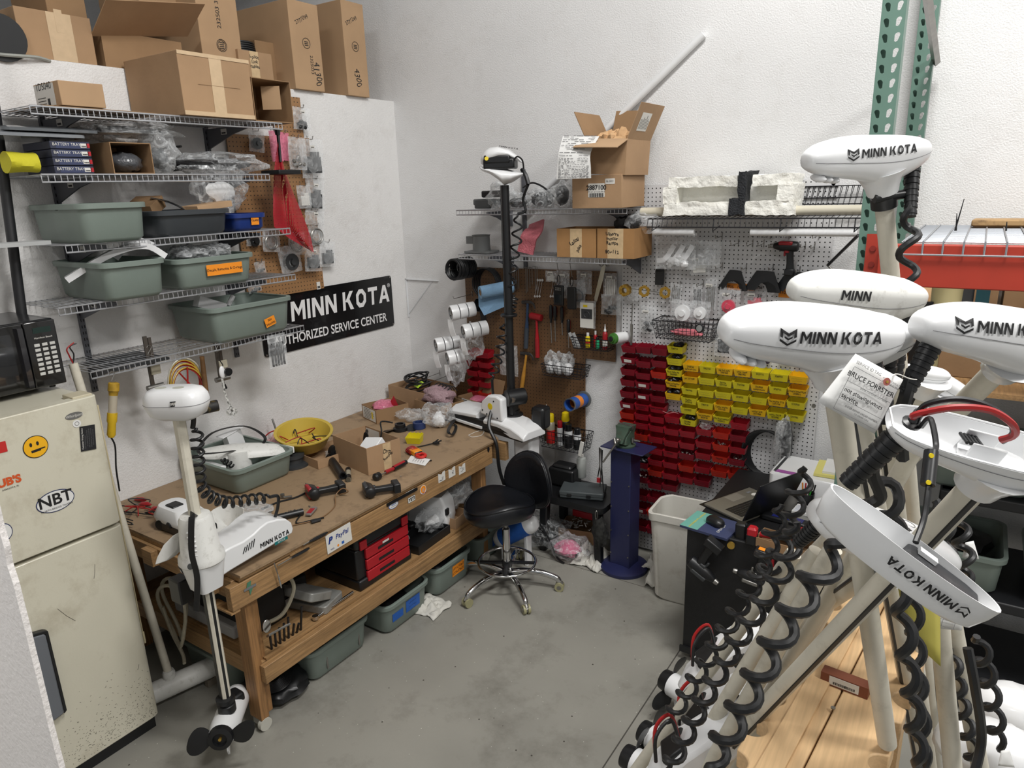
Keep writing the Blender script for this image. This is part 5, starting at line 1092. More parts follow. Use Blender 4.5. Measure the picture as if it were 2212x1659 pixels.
for i,(c,xz,yz,kind,ex)in enumerate(PB2):
	P=BW(900+xz/4.424,550+yz/4.424,.03);P=V((P.x+BW_/2,-.0305,P.z-BH_-.002))
	k=(c,kind);t=None
	if k in PROTO:t=copy_tree(PROTO[k],P)
	else:PROTO[k]=bin_proto(c,kind);t=PROTO[k];t.location=P
	t['label']='%s bin, %s pair from the top, %s one, behind the black motor shaft'%(CN[c],NORD[i//2],('left','right')[i%2]);t['category']='bin';t['group']='red parts bins on the brown pegboard'
# WHITE PEGBOARD THINGS
hk='bare peg hooks'
for px,py,L in((1395,555,.10),(1440,505,.15),(1478,508,.12),(1560,510,.12),(1640,505,.16),(1664,508,.14),(1684,504,.16),(1706,508,.14),(1770,508,.18),(1595,525,.14),(1626,526,.12),(1650,526,.12),(1672,530,.12),(1740,530,.12),(1760,532,.1),(1560,575,.12),(1612,578,.10),(1670,578,.10),(1728,583,.10),(1582,632,.12),(1470,615,.10),(1520,612,.12)):
	hook(BW(px,py,.03),L)
P=BW(1345,622,.12);A=BW(1382,628,.04);b=MB();b.tube([P,BW(1400,628,.06),BW(1440,634,.05)],.0024,6);tag(b.build('long_hook',STEEL),'long steel hook rod carrying brass rings','hook')
for i,px in enumerate((1353,1392,1437)):
	P=BW(px,626+i*3,.10-.02*i);b=MB();n=24
	ro=[.037-.004*(k%4==0)for k in range(n)]
	M=frame(P,(1,0,-.1),(0,0,1));q=[(ro[k]*math.cos(2*PI*k/n),ro[k]*math.sin(2*PI*k/n))for k in range(n)];ri=[(.018*math.cos(2*PI*k/n),.018*math.sin(2*PI*k/n))for k in range(n)]
	for z0_ in range(3 if i==0 else 1):
		z=z0_*.014;b.rings([[(x,y,z)for x,y in q],[(x,y,z+.006)for x,y in q],[(x,y,z+.006)for x,y in ri],[(x,y,z)for x,y in ri]],M,loop=True)
		for k in range(0,n,3):b.box((q[k][0]*.82,q[k][1]*.82,z+.010),(.009,.006,.010),M)
	tag(b.build('brass_ring',GOLD),('left','middle','right')[i]+' brass ring with slots on the long hook rod','ring','brass rings')
GW='zip bags on the white pegboard'
for i,(px,py,w,h,c,lb,d)in enumerate((
   (1460,504,92,78,(WPL,'bits'),'large clear bag of white curved brackets below the wire shelf end',.12),
   (1530,520,60,60,(CLEARW,'block'),'clear bag with white boxy part beside the bracket bag',.10),
   (1510,550,44,44,(LABEL,'block'),'clear bag with barcode sheet under the boxy part bag',.08),
   (1462,612,26,42,(STEEL,'rods'),'bag of chrome rods above the wire basket',.08),
   (1506,614,22,44,(DGREY,'rods'),'bag of dark rods above the wire basket',.07),
   (1538,600,26,72,(STEEL,'rods'),'long bag of steel pins right of the dark rods',.06),
   (1478,648,56,46,(WPL,'disc'),'bag of white round balls left, above the wire basket',.11),
   (1515,650,44,44,(WPL,'disc'),'bag of white round balls right, above the wire basket',.11),
   (1402,660,36,60,(DGREY,'bits'),'hazy bag of small dark parts left of the wire basket',.06),
   (1366,620,26,30,None,'small empty bag over the gas strut',.06),
   (1578,622,48,66,(mat('pink_part',(206,70,92),.5),'disc'),'bag marked 24 holding a pink wrapped part',.07),
   (1632,624,50,56,(_M['pink_part'],'block'),'bag marked 36 holding a pink wrapped part',.06),
   (1566,704,46,66,(BPL,'block'),'bag of black ribbed part under the nearest large motor head',.10),
   (1617,760,38,24,(DGREY,'block'),'small bag of dark plate below the large motor head',.05),
   (1657,762,30,26,(mat('plum',(52,40,56),.5),'disc'),'small bag with plum coloured piece, middle of three',.05),
   (1702,756,34,34,(DGREY,'ring'),'bag with coiled black lead, left of the pair',.05),
   (1734,758,30,36,(DGREY,'ring'),'bag with coiled black lead, right of the pair',.05))):
	t,F,w_,h_=zipbag(px,py,w,h,'B',d,lb,GW,c,60+i,tilt=random.uniform(-.08,.08))
	if i in(2,5,8,10,11):sticker(F@TR((-w_*.15,-h_*.22,.012)),.04,.018,LABEL,t,'white_label',bars=1)
	if i in(10,11):txt(('24','36')[i-10],F@TR((w_*.22,-h_*.25,.014)),.03,INK,t,hand=1)
for k in range(3):
	P=BW(1440+20*k,560,.12);strip('curved_bracket',[P+V((-.06,0,-.01+.01*k)),P+V((-.01,-.01,.0)),P+V((.02,0,.04)),P+V((.04,.01,.08))],.03,.006,WPL,up=(0,1,0));o=COL.objects[-1];tag(o,'white curved bracket inside the large clear bag','bracket','white curved brackets')
P=BW(1424,595,.05);b=MB();
for k in range(4):b.box((P.x+.004*k,-.04-.012*k,P.z-.004*k),(.055,.008,.085))
tag(b.build('rubber_pads',BPL,bevel=.003),'stack of black rubber pads hanging on the white pegboard','pad')
A,B=BW(1366,655,.06),BW(1363,745,.06);b=MB();b.cyl(A,A.lerp(B,.5),.004,n=8);b.cyl(A.lerp(B,.5),B,.009,n=12);t=b.build('gas_strut',STEEL,smooth=40);tag(t,'slim steel gas strut hanging above the first bin column','strut')
x0,x1,z0,z1=bxz(1412,1545,695,733,.17);basket('large black wire basket on the white pegboard',x0,x1,z0,z1,.17,nx=14)
lump(((x0+x1)/2,-.11,z0+.03),(.09,.05,.02),3,2,.3).build('pink_wrap',mat('pink_bubble',(206,112,122),.4),None);tag(bpy.data.objects['pink_wrap'],'pink wrapped parts in the large wire basket','wrap')
P=BW(1513,709,.21);b=MB();b.lathe([(.022,0),(.025,.002),(.025,.012),(.021,.014),(.0,.012)],22,M=along(P,P+V((-.1,-.9,.1))));t=b.build('round_gauge',[BPL],smooth=35);tag(t,'round chrome faced gauge clipped on the large wire basket','gauge');b=MB();b.cyl(P+V((-.0016,-.0145,.0016)),P+V((-.002,-.0165,.002)),.019,n=20);b.build('gauge_face',CHROME,t)
def driver(name,label,M,body,accent,s=1.,batt=True,bit=True):
	t=T(name,label,'power drill',M.translation);S=Matrix.Scale(s,4);M=M@S
	b=MB(M);b.lathe([(.010,-.085),(.018,-.075),(.026,-.05),(.031,-.03),(.032,.03),(.029,.055),(.02,.062)],18,Matrix.Rotation(PI/2,4,'Y'));b.build('motor_body',body,t,smooth=40)
	b=MB(M);b.lathe([(.008,-.105),(.012,-.102),(.014,-.085),(.012,-.08)],12,Matrix.Rotation(PI/2,4,'Y'));b.build('chuck',BPL if body is not BPL else STEEL,t,smooth=40)
	if bit:b=MB(M);b.cyl((-.10,0,0),(-.135,0,0),.0032,n=6);b.build('bit',STEEL,t)
	b=MB(M);b.rings([rrect(w,d,.010,z,dx=dx)for w,d,z,dx in((.046,.036,-.02,.012),(.038,.032,-.06,.018),(.040,.034,-.10,.022),(.046,.036,-.13,.024))]);b.build('grip',BRUB,t,smooth=50)
	b=MB(M);b.box((-.014,0,-.042),(.012,.014,.03));b.build('trigger',accent,t,bevel=.003)
	b=MB(M);b.box((-.01,0,.018),(.08,.066,.022));b.box((.0,0,-.028),(.03,.040,.022));b.build('accent_shell',accent,t,bevel=.006)
	b=MB(M);b.box((.022,0,-.15),(.085 if batt else .055,.056 if batt else .04,.04));b.build('battery',BPL,t,bevel=.006)
	return t,M
P=BW(1702,532,.10);M=TR(P)@Matrix.Rotation(-.0,4,'Z')@Matrix.Rotation(.02,4,'Y');driver('impact_driver','red and black cordless impact driver hung on the white pegboard',M,BPL,DRED,.92,False,False)
for i,(px,py,n)in enumerate(((1582,598,3),(1640,600,6),(1706,602,5),(1752,600,4))):
	for k in range(n):
		P=BW(px,py,.05+.012*k)+V((.010*k,0,0));b=MB();b.prism([(x*.82,y*.9)for x,y in((-.10,-.075),(-.085,-.08),(-.05,-.035),(0,-.02),(.045,-.045),(.065,-.09),(.085,-.085),(.05,.0),(.035,.04),(-.02,.045),(-.045,.01))],-.003,.003,frame(P,(1,0,0),(0,0,1)))
		tag(b.build('fin_bracket',BPL),'black arched fin bracket in the %s stack from the left'%NORD[i],'bracket','black fin brackets, %s stack'%NORD[i])
for px,py,w,h,s_ in((1600,620,60,14,'2323936   NO   2323938'),(1700,632,36,22,'23239 R')):
	P=BW(px,py,.027);wd_=BW(px+w/2,py,.027).x-BW(px-w/2,py,.027).x;hd=BW(px,py-h/2,.027).z-BW(px,py+h/2,.027).z;F=frame(P,(1,0,0),(0,0,1));o=sticker(F,wd_,hd,ORANGE,None,'tape_label');txt(s_,F@TR((0,.0,.0014)),.024,INK,o,hand=1);tag(o,'orange tape label '+s_[:7]+' on the white pegboard under the fin brackets','label')
P=BW(1652,975,.07);b=MB()
for k in range(7):b.tube([P+V((.002*k,.012*k-.03,-.004*k))+V((math.cos(a)*.125*(1-.02*k),0,math.sin(a)*.14))for a in[i*PI/16 for i in range(32)]],.0065,6,loop=True)
t=b.build('cable_coil',BRUB,smooth=True);tag(t,'big hanging coil of black cable right of the red bins','cable')
P=BW(1690,965,.14);t=T('parts_bag','tall tied clear bag holding a black sleeve','bag',P+V((0,0,-.2)));lump(P,(.05,.05,.17),5,3,.25).build('bag_film',CLEAR,t,smooth=70);lump(P+V((.02,.02,-.0)),(.03,.03,.15),6,2,.1).build('black_sleeve',BPL,t,smooth=40)
# VISE ON NAVY STAND
vx,vy=2.02,-.30;t=T('vise_stand','navy steel pedestal stand carrying the green bench vise','stand',(vx,vy,0))
b=MB(TR((vx,vy,0)));b.lathe([(.0,0),(.158,0),(.16,.004),(.158,.022),(.13,.034),(.07,.045),(.0,.046)],44);b.build('round_base',NAVY,t,smooth=35)
VT=ZV(965,(vx,vy,0));r_=rotz(-.10)
b=MB(TR((vx,vy,0))@r_);b.box((0,0,(VT+.04)/2),(.145,.125,VT-.04));b.build('column',NAVY,t,bevel=.004)
b=MB(TR((vx,vy,VT))@r_);b.box((.02,.0,.004),(.30,.19,.008));b.build('top_plate',NAVY,t,bevel=.003)
b=MB(TR((vx,vy,0))@r_)
for x in(-.064,.064):
	for z in(.12,.28,.45,.62):b.cyl((x,-.063,z),(x,-.067,z),.005,n=8)
b.build('bolts',STEEL,t)
VG=mat('vise_green',(72,92,78),.5,.2,dirt=.7,dirtcol=(70,60,50),dscale=20);t=T('bench_vise','worn green bench vise bolted on the navy stand','vise',(vx,vy,VT+.008));M=TR((vx,vy,VT+.008))@rotz(-.12)@Matrix.Scale(.82,4)
b=MB(M);b.lathe([(.075,0),(.078,.012),(.05,.02),(.045,.04)],22);b.build('swivel_base',VG,t,smooth=35)
b=MB(M);b.rings([rrect(.09,.14,.015,.03),rrect(.085,.13,.015,.085),rrect(.10,.07,.01,.13,dy=.03),rrect(.115,.06,.008,.165,dy=.03)]);b.build('fixed_body',VG,t,smooth=40)
b=MB(M);b.rings([rrect(.06,.05,.01,.05,dy=-.08),rrect(.08,.05,.01,.10,dy=-.06),rrect(.105,.045,.01,.135,dy=-.04),rrect(.12,.045,.006,.168,dy=-.035)]);b.build('moving_jaw',VG,t,smooth=40)
b=MB(M);b.box((0,-.008,.160),(.125,.010,.03));b.box((0,.006,.160),(.125,.010,.03));b.build('jaw_plates',STEEL,t,bevel=.001)
b=MB(M);b.cyl((0,-.06,.07),(0,-.14,.07),.016,n=14);b.cyl((-.02,-.13,.09),(.0,-.15,.06),.010,n=10);b.build('screw',STEEL,t,smooth=40)
b=MB();b.cyl(M@V((.01,-.135,.075)),M@V((-.09,-.18,-.10)),.006,n=10);lump(M@V((.01,-.135,.085)),(.014,.014,.016),1,0,0,mb=b);b.build('handle_bar',STEEL,t,smooth=True)
b=MB(M);b.cyl((.07,0,.06),(.12,.01,.055),.006,n=8);b.cyl((.06,0,.04),(.06,0,.075),.012,n=10);b.build('lock_lever',STEEL,t,smooth=True)
P=V((vx-.12,vy-.07,VT-.01));t=T('wire_hanger_tools','bunch of small tools and leads hanging at the left of the navy stand','tools',P);
for k in range(4):b=MB();a=P+V((.012*k-.03,-.01*k,0));b.tube([a,a+V((.004*(-1)**k,0,-.12)),a+V((-.01*(-1)**k,0,-.2-.03*k))],.004,6);b.build('hanging_tool',(BPL,STEEL,DGREY,BPL)[k],t)
b=MB();b.box(P+V((-.02,-.03,-.21)),(.02,.012,.03));b.build('red_clip',DRED,t)
# TRASH CAN
t=T('trash_can','tall white plastic trash can beside the black tool cabinet','trash can',(2.50,-.40,0));M=TR((2.462,-.42,0))@rotz(.05);H=.62;TC=mat('grimy_white_bin',(212,210,202),.45,dirt=.35,dirtcol=(130,110,86),dscale=9)
def tr_(w,d,z,r=.06):
	o=rrect(w,d,r,z,6);return[(x,y,z+(.022*math.cos(x/w*PI*2)-.022 if z>H-.08 else 0))for x,y,z in o]
b=MB(M);b.rings([tr_(.26,.20,0),tr_(.30,.23,.02),tr_(.36,.28,H-.05),tr_(.38,.30,H-.048),tr_(.385,.305,H-.004),tr_(.375,.295,H),tr_(.35,.27,H-.004),tr_(.34,.26,H-.06),tr_(.28,.21,.03)]);b.build('can_body',TC,t,smooth=40)
# BLACK STEP STAND LEFT OF VISE
sx,sy=1.60,-.22;t=T('step_stand','low black plastic work stand holding the grey case','stand',(sx,sy,0));SH=.43
c1=[HZ(1195,1075,SH),HZ(1290,1102,SH),HZ(1345,1068,SH)]
b=MB(TR((sx+.05,sy-.0,0)));b.rings([rrect(.50,.34,.04,SH-.05),rrect(.52,.36,.04,SH-.04),rrect(.52,.36,.04,SH)]);b.build('top',BPL,t,smooth=30)
for x in(-.2,.2):
	for y in(-.13,.13):b=MB(TR((sx+.05,sy,0)));b.rings([rrect(.05,.05,.01,0,dx=x*1.08,dy=y*1.08),rrect(.06,.06,.01,SH-.05,dx=x,dy=y)]);b.build('leg',BPL,t)
P=V((sx+.09,sy-.03,SH+.001));t=T('tool_case','flat grey plastic tool case lying on the black stand','case',P);M=TR(P)@rotz(.32);b=MB(M);b.box((0,0,.036),(.30,.18,.034));b.box((0,0,.014),(.295,.176,.026));b.build('case_shell',mat('case_grey',(70,76,78),.5),t,bevel=.008);b=MB(M);b.box((.05,-.091,.028),(.03,.006,.02));b.box((-.08,-.091,.028),(.03,.006,.02));b.build('latches',BPL,t,bevel=.001)
P=HZ(1202,1045,SH);b=MB();b.box((sx-.10,sy+.06,SH+.07),(.20,.13,.13));b.box((sx-.10,sy+.055,SH+.145),(.15,.1,.03));tag(b.build('battery_charger',BPL,bevel=.015),'black battery charger at the back of the black stand','charger')
bag('clear_bag','large clear bag of leftovers on the floor between chair and stand',V((1.40,-.30,.11)),(.20,.14,.11),141,flat=.004,inner=[(GREYP,(.09,.06,.04),(0,0,-.03))])
bag('clear_bag','clear bag with a pink cloth on the floor under the stand',V((1.66,-.38,.085)),(.14,.12,.085),142,flat=.004,inner=[(mat('pink_cloth',(196,96,130),.7),(.09,.08,.05),(-.02,0,-.01))])
t,M=carton('carton','open carton of plastic clips under the black stand','box',(1.62,-.16,.002),(.26,.2,.15),rz=.2,m=CARD2,open_top=True)
b=MB();q=random.Random(8)
for k in range(30):a=V((1.62+q.uniform(-.1,.1),-.16+q.uniform(-.07,.07),.12+q.uniform(0,.05)));b.cyl(a,a+V((q.uniform(-.03,.03),q.uniform(-.03,.03),q.uniform(-.01,.02))),.003,n=5)
tag(b.build('plastic_clips',LABEL),'grey white plastic clips heaped in the carton under the stand','clips',kind='stuff')
b=MB();b.box((1.63,-.10,.22),(.16,.1,.05),None);tag(b.build('red_box',RED,bevel=.004),'flat red box above the clips carton','box')
t=T('work_gloves','black and grey work gloves hanging from a carabiner at the stand corner','gloves',(1.90,-.42,.2));lump((1.90,-.42,.27),(.05,.04,.10),12,2,.4).build('glove',mat('glove_fabric',(36,36,34),.8,var=.9,scale=40),t,smooth=50);b=MB();b.tube([(1.88+.008*math.cos(a),-.43,.40+.03*math.sin(a))for a in[k*PI/8 for k in range(16)]],.0025,5,loop=True);b.build('carabiner',STEEL,t)
def rag(name,label,c,r,seed,n=26,hgt=.08,m=CLOTH,grp=None):
	vs=[];fs=[]
	for i in range(n+1):
		for j in range(n+1):
			u,v=2*i/n-1,2*j/n-1;k=1+.25*noise.noise(V((u*1.5+seed,v*1.5,0)));d=V((u*1.9+seed*3,v*1.9,seed));edge=max(0,1-max(abs(u),abs(v))**2)
			z=abs(noise.noise(d))*1.6+abs(noise.noise(d*2.6))*.7;vs.append((c[0]+u*r[0]*k,c[1]+v*r[1]*k,c[2]+.004+hgt*(z*(.25+.75*edge)+.35*edge)))
	for i in range(n):
		for j in range(n):a=i*(n+1)+j;fs.append((a,a+1,a+n+2,a+n+1))
	b=MB();b.add(vs,fs);return tag(b.build(name,m,smooth=True,solid=.003),label,'rag',grp)
rag('rag','heap of white rags on the floor right of the navy stand',(2.29,-.17,0),(.16,.13,0),3,40,.17)
rag('rag','second white rag crumpled in front of the heap, near the trash can',(2.33,-.36,0),(.10,.10,0),5,34,.13)
rag('rag','white rag trailing out left of the navy stand base',(1.80,-.33,0),(.10,.12,0),7,26,.08)
P=HZ(928,1312,0);rag('rag','dirty white rag lying alone on the floor before the bench tubs',(P.x,P.y,0),(.11,.10,0),9,26,.035)
cable('cable',[V((1.38,-.62,.45)),V((1.42,-.45,.28)),V((1.52,-.42,.12)),V((1.60,-.46,.03)),V((1.66,-.47,.008))],.007,BRUB,'thick black cable running down to the floor behind the chair','cable')
# WORKBENCH
def AT(px,py,xy):
	d=ray(px,py);t=math.hypot(xy[0]-CAM.x,xy[1]-CAM.y)/math.hypot(d.x,d.y);return CAM+d*t
BT=.872;LS=.362
t=T('workbench','long fir workbench with a stained hardboard top along the left wall','workbench',(.6,-1.5,0))
top=[(.004,-2.57),(1.25,-2.57),(1.25,-.60),(1.03,-.45),(.72,-.30),(.66,-.03),(.004,-.03)]
b=MB();b.prism(top,BT-.012,BT);b.build('hardboard_top',HARDB,t)
b=MB();b.prism([(x-(.012 if x>.1 else 0),y)for x,y in top],BT-.032,BT-.0121);b.build('plywood_layer',WOOD,t)
b=MB();b.bb((1.20,-2.62,BT-.155),(1.24,-.66,BT-.040));b.build('front_rail',WOOD,t,bevel=.003)
b=MB();b.bb((.02,-2.585,BT-.13),(1.20,-2.55,BT-.034));b.build('end_rail',WOODE,t,bevel=.003)
for x in(.25,.55,.85,1.02):b=MB();b.bb((x,-2.62,BT-.115),(x+.085,-2.586,BT-.036));b.build('end_block',WOODE,t,bevel=.002)
b=MB();b.bb((1.08,-2.70+.07,BT-.165),(1.24,-2.585,BT-.156));b.build('splinter_board',WOOD,t)
b=MB();b.bb((1.195,-2.30,BT-.04),(1.243,-2.05,BT-.030));b.build('patch_strip',WOODE,t)
for k,(x,y)in enumerate(((1.10,-2.53),(1.10,-.72),(.06,-2.50),(.06,-.72))):
	b=MB();b.bb((x,y,.06),(x+.085,y+.045,BT-.13));l=b.build('leg',WOODX,t,bevel=.003)
	b=MB();b.bb((x-.02,y+.046,.06),(x+.06,y+.085,BT-.04));b.build('leg_plank',WOODX,l,bevel=.003)
	if x>1:b=MB();b.cyl((x+.065,y+.02,.032),(x+.088,y+.02,.032),.032,n=22);b.cyl((x+.06,y+.02,.032),(x+.065,y+.02,.032),.008,n=8);b.build('caster_wheel',mat('caster_white',(188,186,176),.5),l,smooth=35);b=MB();b.bb((x+.02,y,.03),(x+.064,y+.04,.062));b.build('caster_fork',STEEL,l)
b=MB();b.bb((1.186,-2.50,LS-.10),(1.222,-.60,LS-.01));b.build('lower_rail',WOOD,t,bevel=.003)
b=MB();b.bb((.03,-2.46,LS-.012),(1.185,-.62,LS));b.build('lower_shelf',WOOD,t)
b=MB();b.bb((.02,-2.50,LS-.10),(1.18,-2.46,LS-.012));b.build('lower_end_rail',WOODE,t)
b=MB();b.bb((.66,-.60,BT-.15),(1.30,-.56,BT-.03));b.build('far_end_rail',WOODE,t)
def FR(px,py,x=1.2405):P=_pl(px,py,0,x);return frame(P,(0,1,0),(0,0,1))
F=FR(732,1162,1.2425)@rotz(.03);o=sticker(F,.165,.10,LABEL,t,'card_sign',th=.002);txt('PayPal',F@TR((.02,.015,.003)),.034,mat('paypal_blue',(24,52,130),.5),o,shear=.2,bold=.012);txt('P',F@TR((-.060,.014,.003)),.045,_M['paypal_blue'],o,bold=.05,shear=.3);txt('VISA',F@TR((-.05,-.035,.003)),.012,_M['paypal_blue'],o);disc(F@TR((-.012,-.034,.0026)),.006,ORANGE,o,'orange_mark');sticker(F@TR((.02,-.033,.0022)),.016,.014,BLUET,o,'blue_mark')
F=FR(850,1091);o=disc(F,.037,BLUET,t,'oval_sticker',.52);disc(F@TR((0,0,.0008)),.034,PAPER,o,'oval_field',.48);txt('SKI-LITE',F@TR((0,.004,.002)),.010,BLUET,o,bold=.03,shear=.3);txt('PERFORMANCE',F@TR((0,-.006,.002)),.0065,INK,o)
F=FR(889,1078);o=sticker(F,.062,.034,INK,t,'name_sticker');sticker(F@TR((0,0,.0008)),.058,.030,LABEL,o,'sticker_field');txt('YETI',F@TR((0,0,.002)),.026,INK,o,bold=.04)
F=FR(886,1062);o=sticker(F,.072,.013,LABEL,t,'name_sticker');txt('POWERPOLE',F@TR((.0,0,.001)),.010,BLUET,o,bold=.03)
F=FR(914,1058);o=disc(F,.026,PAPER,t,'round_sticker',1.05);disc(F@TR((0,.003,.0008)),.022,ORANGE,o,'orange_disc');b=MB();b.prism([(-.008,-.012),(.008,-.012),(.008,.004),(.005,.011),(-.005,.011),(-.008,.004)],.0016,.0020,F);b.build('bearded_face',mat('face_tone',(190,150,130),.6),o);txt('STUMPGUM',F@TR((0,-.021,.002)),.008,RED,o,bold=.02)
for(px,py)in((954,1029),(976,1019),(998,1012)):
	F=FR(px,py)@rotz(.0);b=MB();b.prism([(-.032,-.032),(.032,-.032),(.032,.026),(.012,.026),(.0,.012),(-.018,.02),(-.032,.026)],0,.0012,F);o=b.build('cut_card',LABEL,t);b=MB();q=random.Random(px)
	for k in range(5):b.box((q.uniform(-.018,.018),q.uniform(-.024,.008),.0016),(q.uniform(.006,.02),.003,.0005),F)
	b.build('printed_lines',LGREY,o)
F=FR(540,1270,1.2425);G=mat('sticker_green',(70,120,96),.5);o=None;b=MB();b.prism([(-.01,.03),(.01,.032),(.004,.008),(.022,.008),(-.004,-.034),(-.006,-.006),(-.02,-.004)],0,.001,F);o=b.build('bolt_sticker',G,t);b=MB();b.box((0,.002,.0014),(.062,.011,.0008),F);o2=b.build('banner',LGREY,o)
F=FR(1055,971);disc(F,.012,BPL,t,'black_oval',1.6)
b=MB();A=FR(835,1094).translation;B=FR(900,1052).translation;b.bb((1.241,A.y,A.z+.0),(1.247,B.y,A.z+.016));tag(b.build('magnet_strip',BPL),'black strip screwed on the bench front above the oval sticker','strip')
for(a,c,w,lb,m)in(((560,1228,),(590,1210),.0035,'steel hook tool',STEEL),):
	pass
def stick(label,cat,pa,pb,pc,r,m1,m2,x=1.25):
	A,B,C_=(_pl(*p,0,x)for p in(pa,pb,pc));t=T(cat.replace(' ','_'),label,cat,A);b=MB();b.tube([A,B],.0028,6);b.build('shaft',m1,t);b=MB();b.tube([B,B.lerp(C_,.3),B.lerp(C_,.8),C_],lambda u:r*(1 if .1<u<.9 else .6),8);b.build('handle',m2,t,smooth=True)
stick('pick tool with black handle stuck along the bench front edge','pick',(655,1178),(668,1170),(707,1150),.008,STEEL,BPL);stick('black handled pick lying in a slot lower on the bench front','pick',(600,1222),(630,1205),(668,1184),.007,STEEL,BPL);stick('steel punch hanging down from a hole in the bench front','punch',(592,1216),(600,1240),(608,1270),.004,STEEL,CHROME,1.26)
P=V((1.20,-2.47,0));P=_pl(575,1352,0,1.20);b=MB();F=frame(P,(0,1,0),(0,0,1));b.prism([(.022*math.cos(a),.034*math.sin(a))for a in[i*PI/10 for i in range(20)]],0,.008,F);t2=b.build('bottle_opener',CHROME,bevel=.003);tag(t2,'chrome bottle opener screwed on the front bench leg','opener');b=MB();q=[(-.012,-.045,.012),(.085,-.03,.04),(.085,-.018,.06),(-.012,-.03,.03)];b.tube([F@V(p)for p in q],.0055,6,loop=True);b.build('opener_loop',STEEL,t2)
# TROLLING MOTOR ON BENCH END
S1=(1.20,-2.70)
MT=T('trolling_motor','white trolling motor clamped on the near end of the bench with a square ivory column','trolling motor',(1.2,-2.70,.1))
b=MB();a=V((1.203,-2.695,.30));c=V((1.203,-2.697,1.66));b.rings([[p+V((x,y,0))for x,y in((-.020,-.012),(-.012,-.020),(.012,-.020),(.020,-.012),(.020,.012),(.012,.020),(-.012,.020),(-.020,.012))]for p in(a,c)]);b.build('shaft',WSH,MT,smooth=30)
b=MB();b.bb((1.2225,-2.703,.31),(1.2245,-2.691,.86));b.bb((1.195,-2.7185,.31),(1.211,-2.7165,.86));b.build('black_channel',BPL,MT)
hc=AT(382,866,S1)
def slab_head(c,L,w,h,yaw,parent,m=WPL,name='motor_head',tilt=0.):
	M=TR(c)@rotz(yaw)@Matrix.Rotation(tilt,4,'Y');b=MB(M);rs=[]
	for k,(s_,z)in enumerate(((.55,-h*.62),(.86,-h*.45),(.99,-.12*h),(1.0,0),(.97,h*.22),(.84,h*.42),(.6,h*.5))):rs.append([(x*s_,y*s_,z)for x,y,_ in rrect(L,w,w*.42,0,6)])
	b.rings(rs);o=b.build(name,m,parent,smooth=50);k=MB(M);k.tube([(x*1.004,y*1.004,-.02*h)for x,y,_ in rrect(L,w,w*.42,0,6)],.0009,4,loop=True);k.build('seam_line',LGREY,o);return o,M
o,HM=slab_head(hc,.24,.15,.112,.55,MT)
for x in(-.05,.02):disc(HM@TR((x,-.01,.0562)),.022,mat('badge_silver',(176,176,166),.4),o,'oval_badge',.75)
F=HM@frame((.052,-.066,.01),(1,.38,0),(0,0,1));sticker(F,.078,.020,INK,o,'name_plate');mklogo(F@TR((0,0,.001)),.011,LABEL,o,wide=.8)
b=MB(TR((1.203,-2.697,0)));b.lathe([(.088,1.0),(.092,1.005),(.090,1.03),(.078,1.045),(.066,1.19),(.058,1.205),(.0,1.21)],26,cap=(True,False));b.build('steering_housing',WPLD,MT,smooth=40)
b=MB(TR((1.203,-2.697,0)))
for k in range(6):a0=-.9;b.box((0,0,0),(.032,.010,.007),TR((.072*math.cos(a0+.0),.072*math.sin(a0),1.06+.020*k))@rotz(a0+PI/2))
b.build('vent_ribs',WPL,MT,bevel=.003)
b=MB();F=frame(V((1.203,-2.697,0))+V((.088*math.cos(-1.05),.088*math.sin(-1.05),1.018)),(math.sin(1.05),math.cos(1.05),0),(0,0,1));b.lathe([(.0,.004),(.014,.003),(.016,0)],14,F);b.build('knob',GREYP,MT,smooth=True)
b=MB(TR((1.203,-2.697,0)));b.rings([rrect(.11,.10,.02,.875),rrect(.13,.12,.03,.93),rrect(.16,.15,.05,1.0)]);b.build('mount_block',WPL,MT,smooth=35)
def wing(outl,x0,x1,m,nm):b=MB();b.add([_pl(px,py,0,x1)for px,py in outl]+[V((x0,_pl(px,py,0,x1).y,_pl(px,py,0,x1).z))for px,py in outl],[tuple(range(len(outl))),tuple(range(2*len(outl)-1,len(outl)-1,-1))]+[(i,i+len(outl),(i+1)%len(outl)+len(outl),(i+1)%len(outl))for i in range(len(outl))]);return b.build(nm,m,MT,bevel=.007,seg=3)
w_=wing([(441,1254),(466,1216),(483,1192),(500,1182),(526,1170),(548,1154),(562,1140),(578,1128),(600,1122),(618,1121),(630,1129),(634,1142),(632,1152),(606,1168),(560,1196),(500,1232),(455,1262),(444,1262)],1.06,1.24,WPL,'mount_cover')
F=frame(_pl(594,1163,0,1.2412),(0,1,0),(0,0,1))@rotz(.02);mklogo(F,.022,INK,w_,wide=.86);F2=F@TR((.03,-.026,.0004));sticker(F2,.072,.015,mat('teal',(16,110,110),.5),w_,'teal_plate');txt('RIPTIDE',F2@TR((0,0,.001)),.012,LABEL,w_,shear=.3)
b=MB();F=frame(_pl(536,1182,0,1.2412),(0,1,0),(0,0,1))@rotz(.15)
for k in range(5):b.tube([(-.03+.013*k,-.014,.0),(-.012+.013*k,.010+.002*k,.0)],.0024,5,F)
b.build('vent_slots',INK,w_)
b=MB();b.bb(V((1.085,-2.42,0))+V((0,0,.905)),V((1.20,-2.28,.945)));b.build('top_cap',WPL,MT,bevel=.02);F=frame(V((1.14,-2.36,.9458)),(0,1,0),(-1,0,0));disc(F,.026,BLUET,MT,'round_emblem',.7)
b=MB();b.bb((1.04,-2.62,.90),(1.22,-2.48,.955));b.build('centre_cover',WPL,MT,bevel=.03)
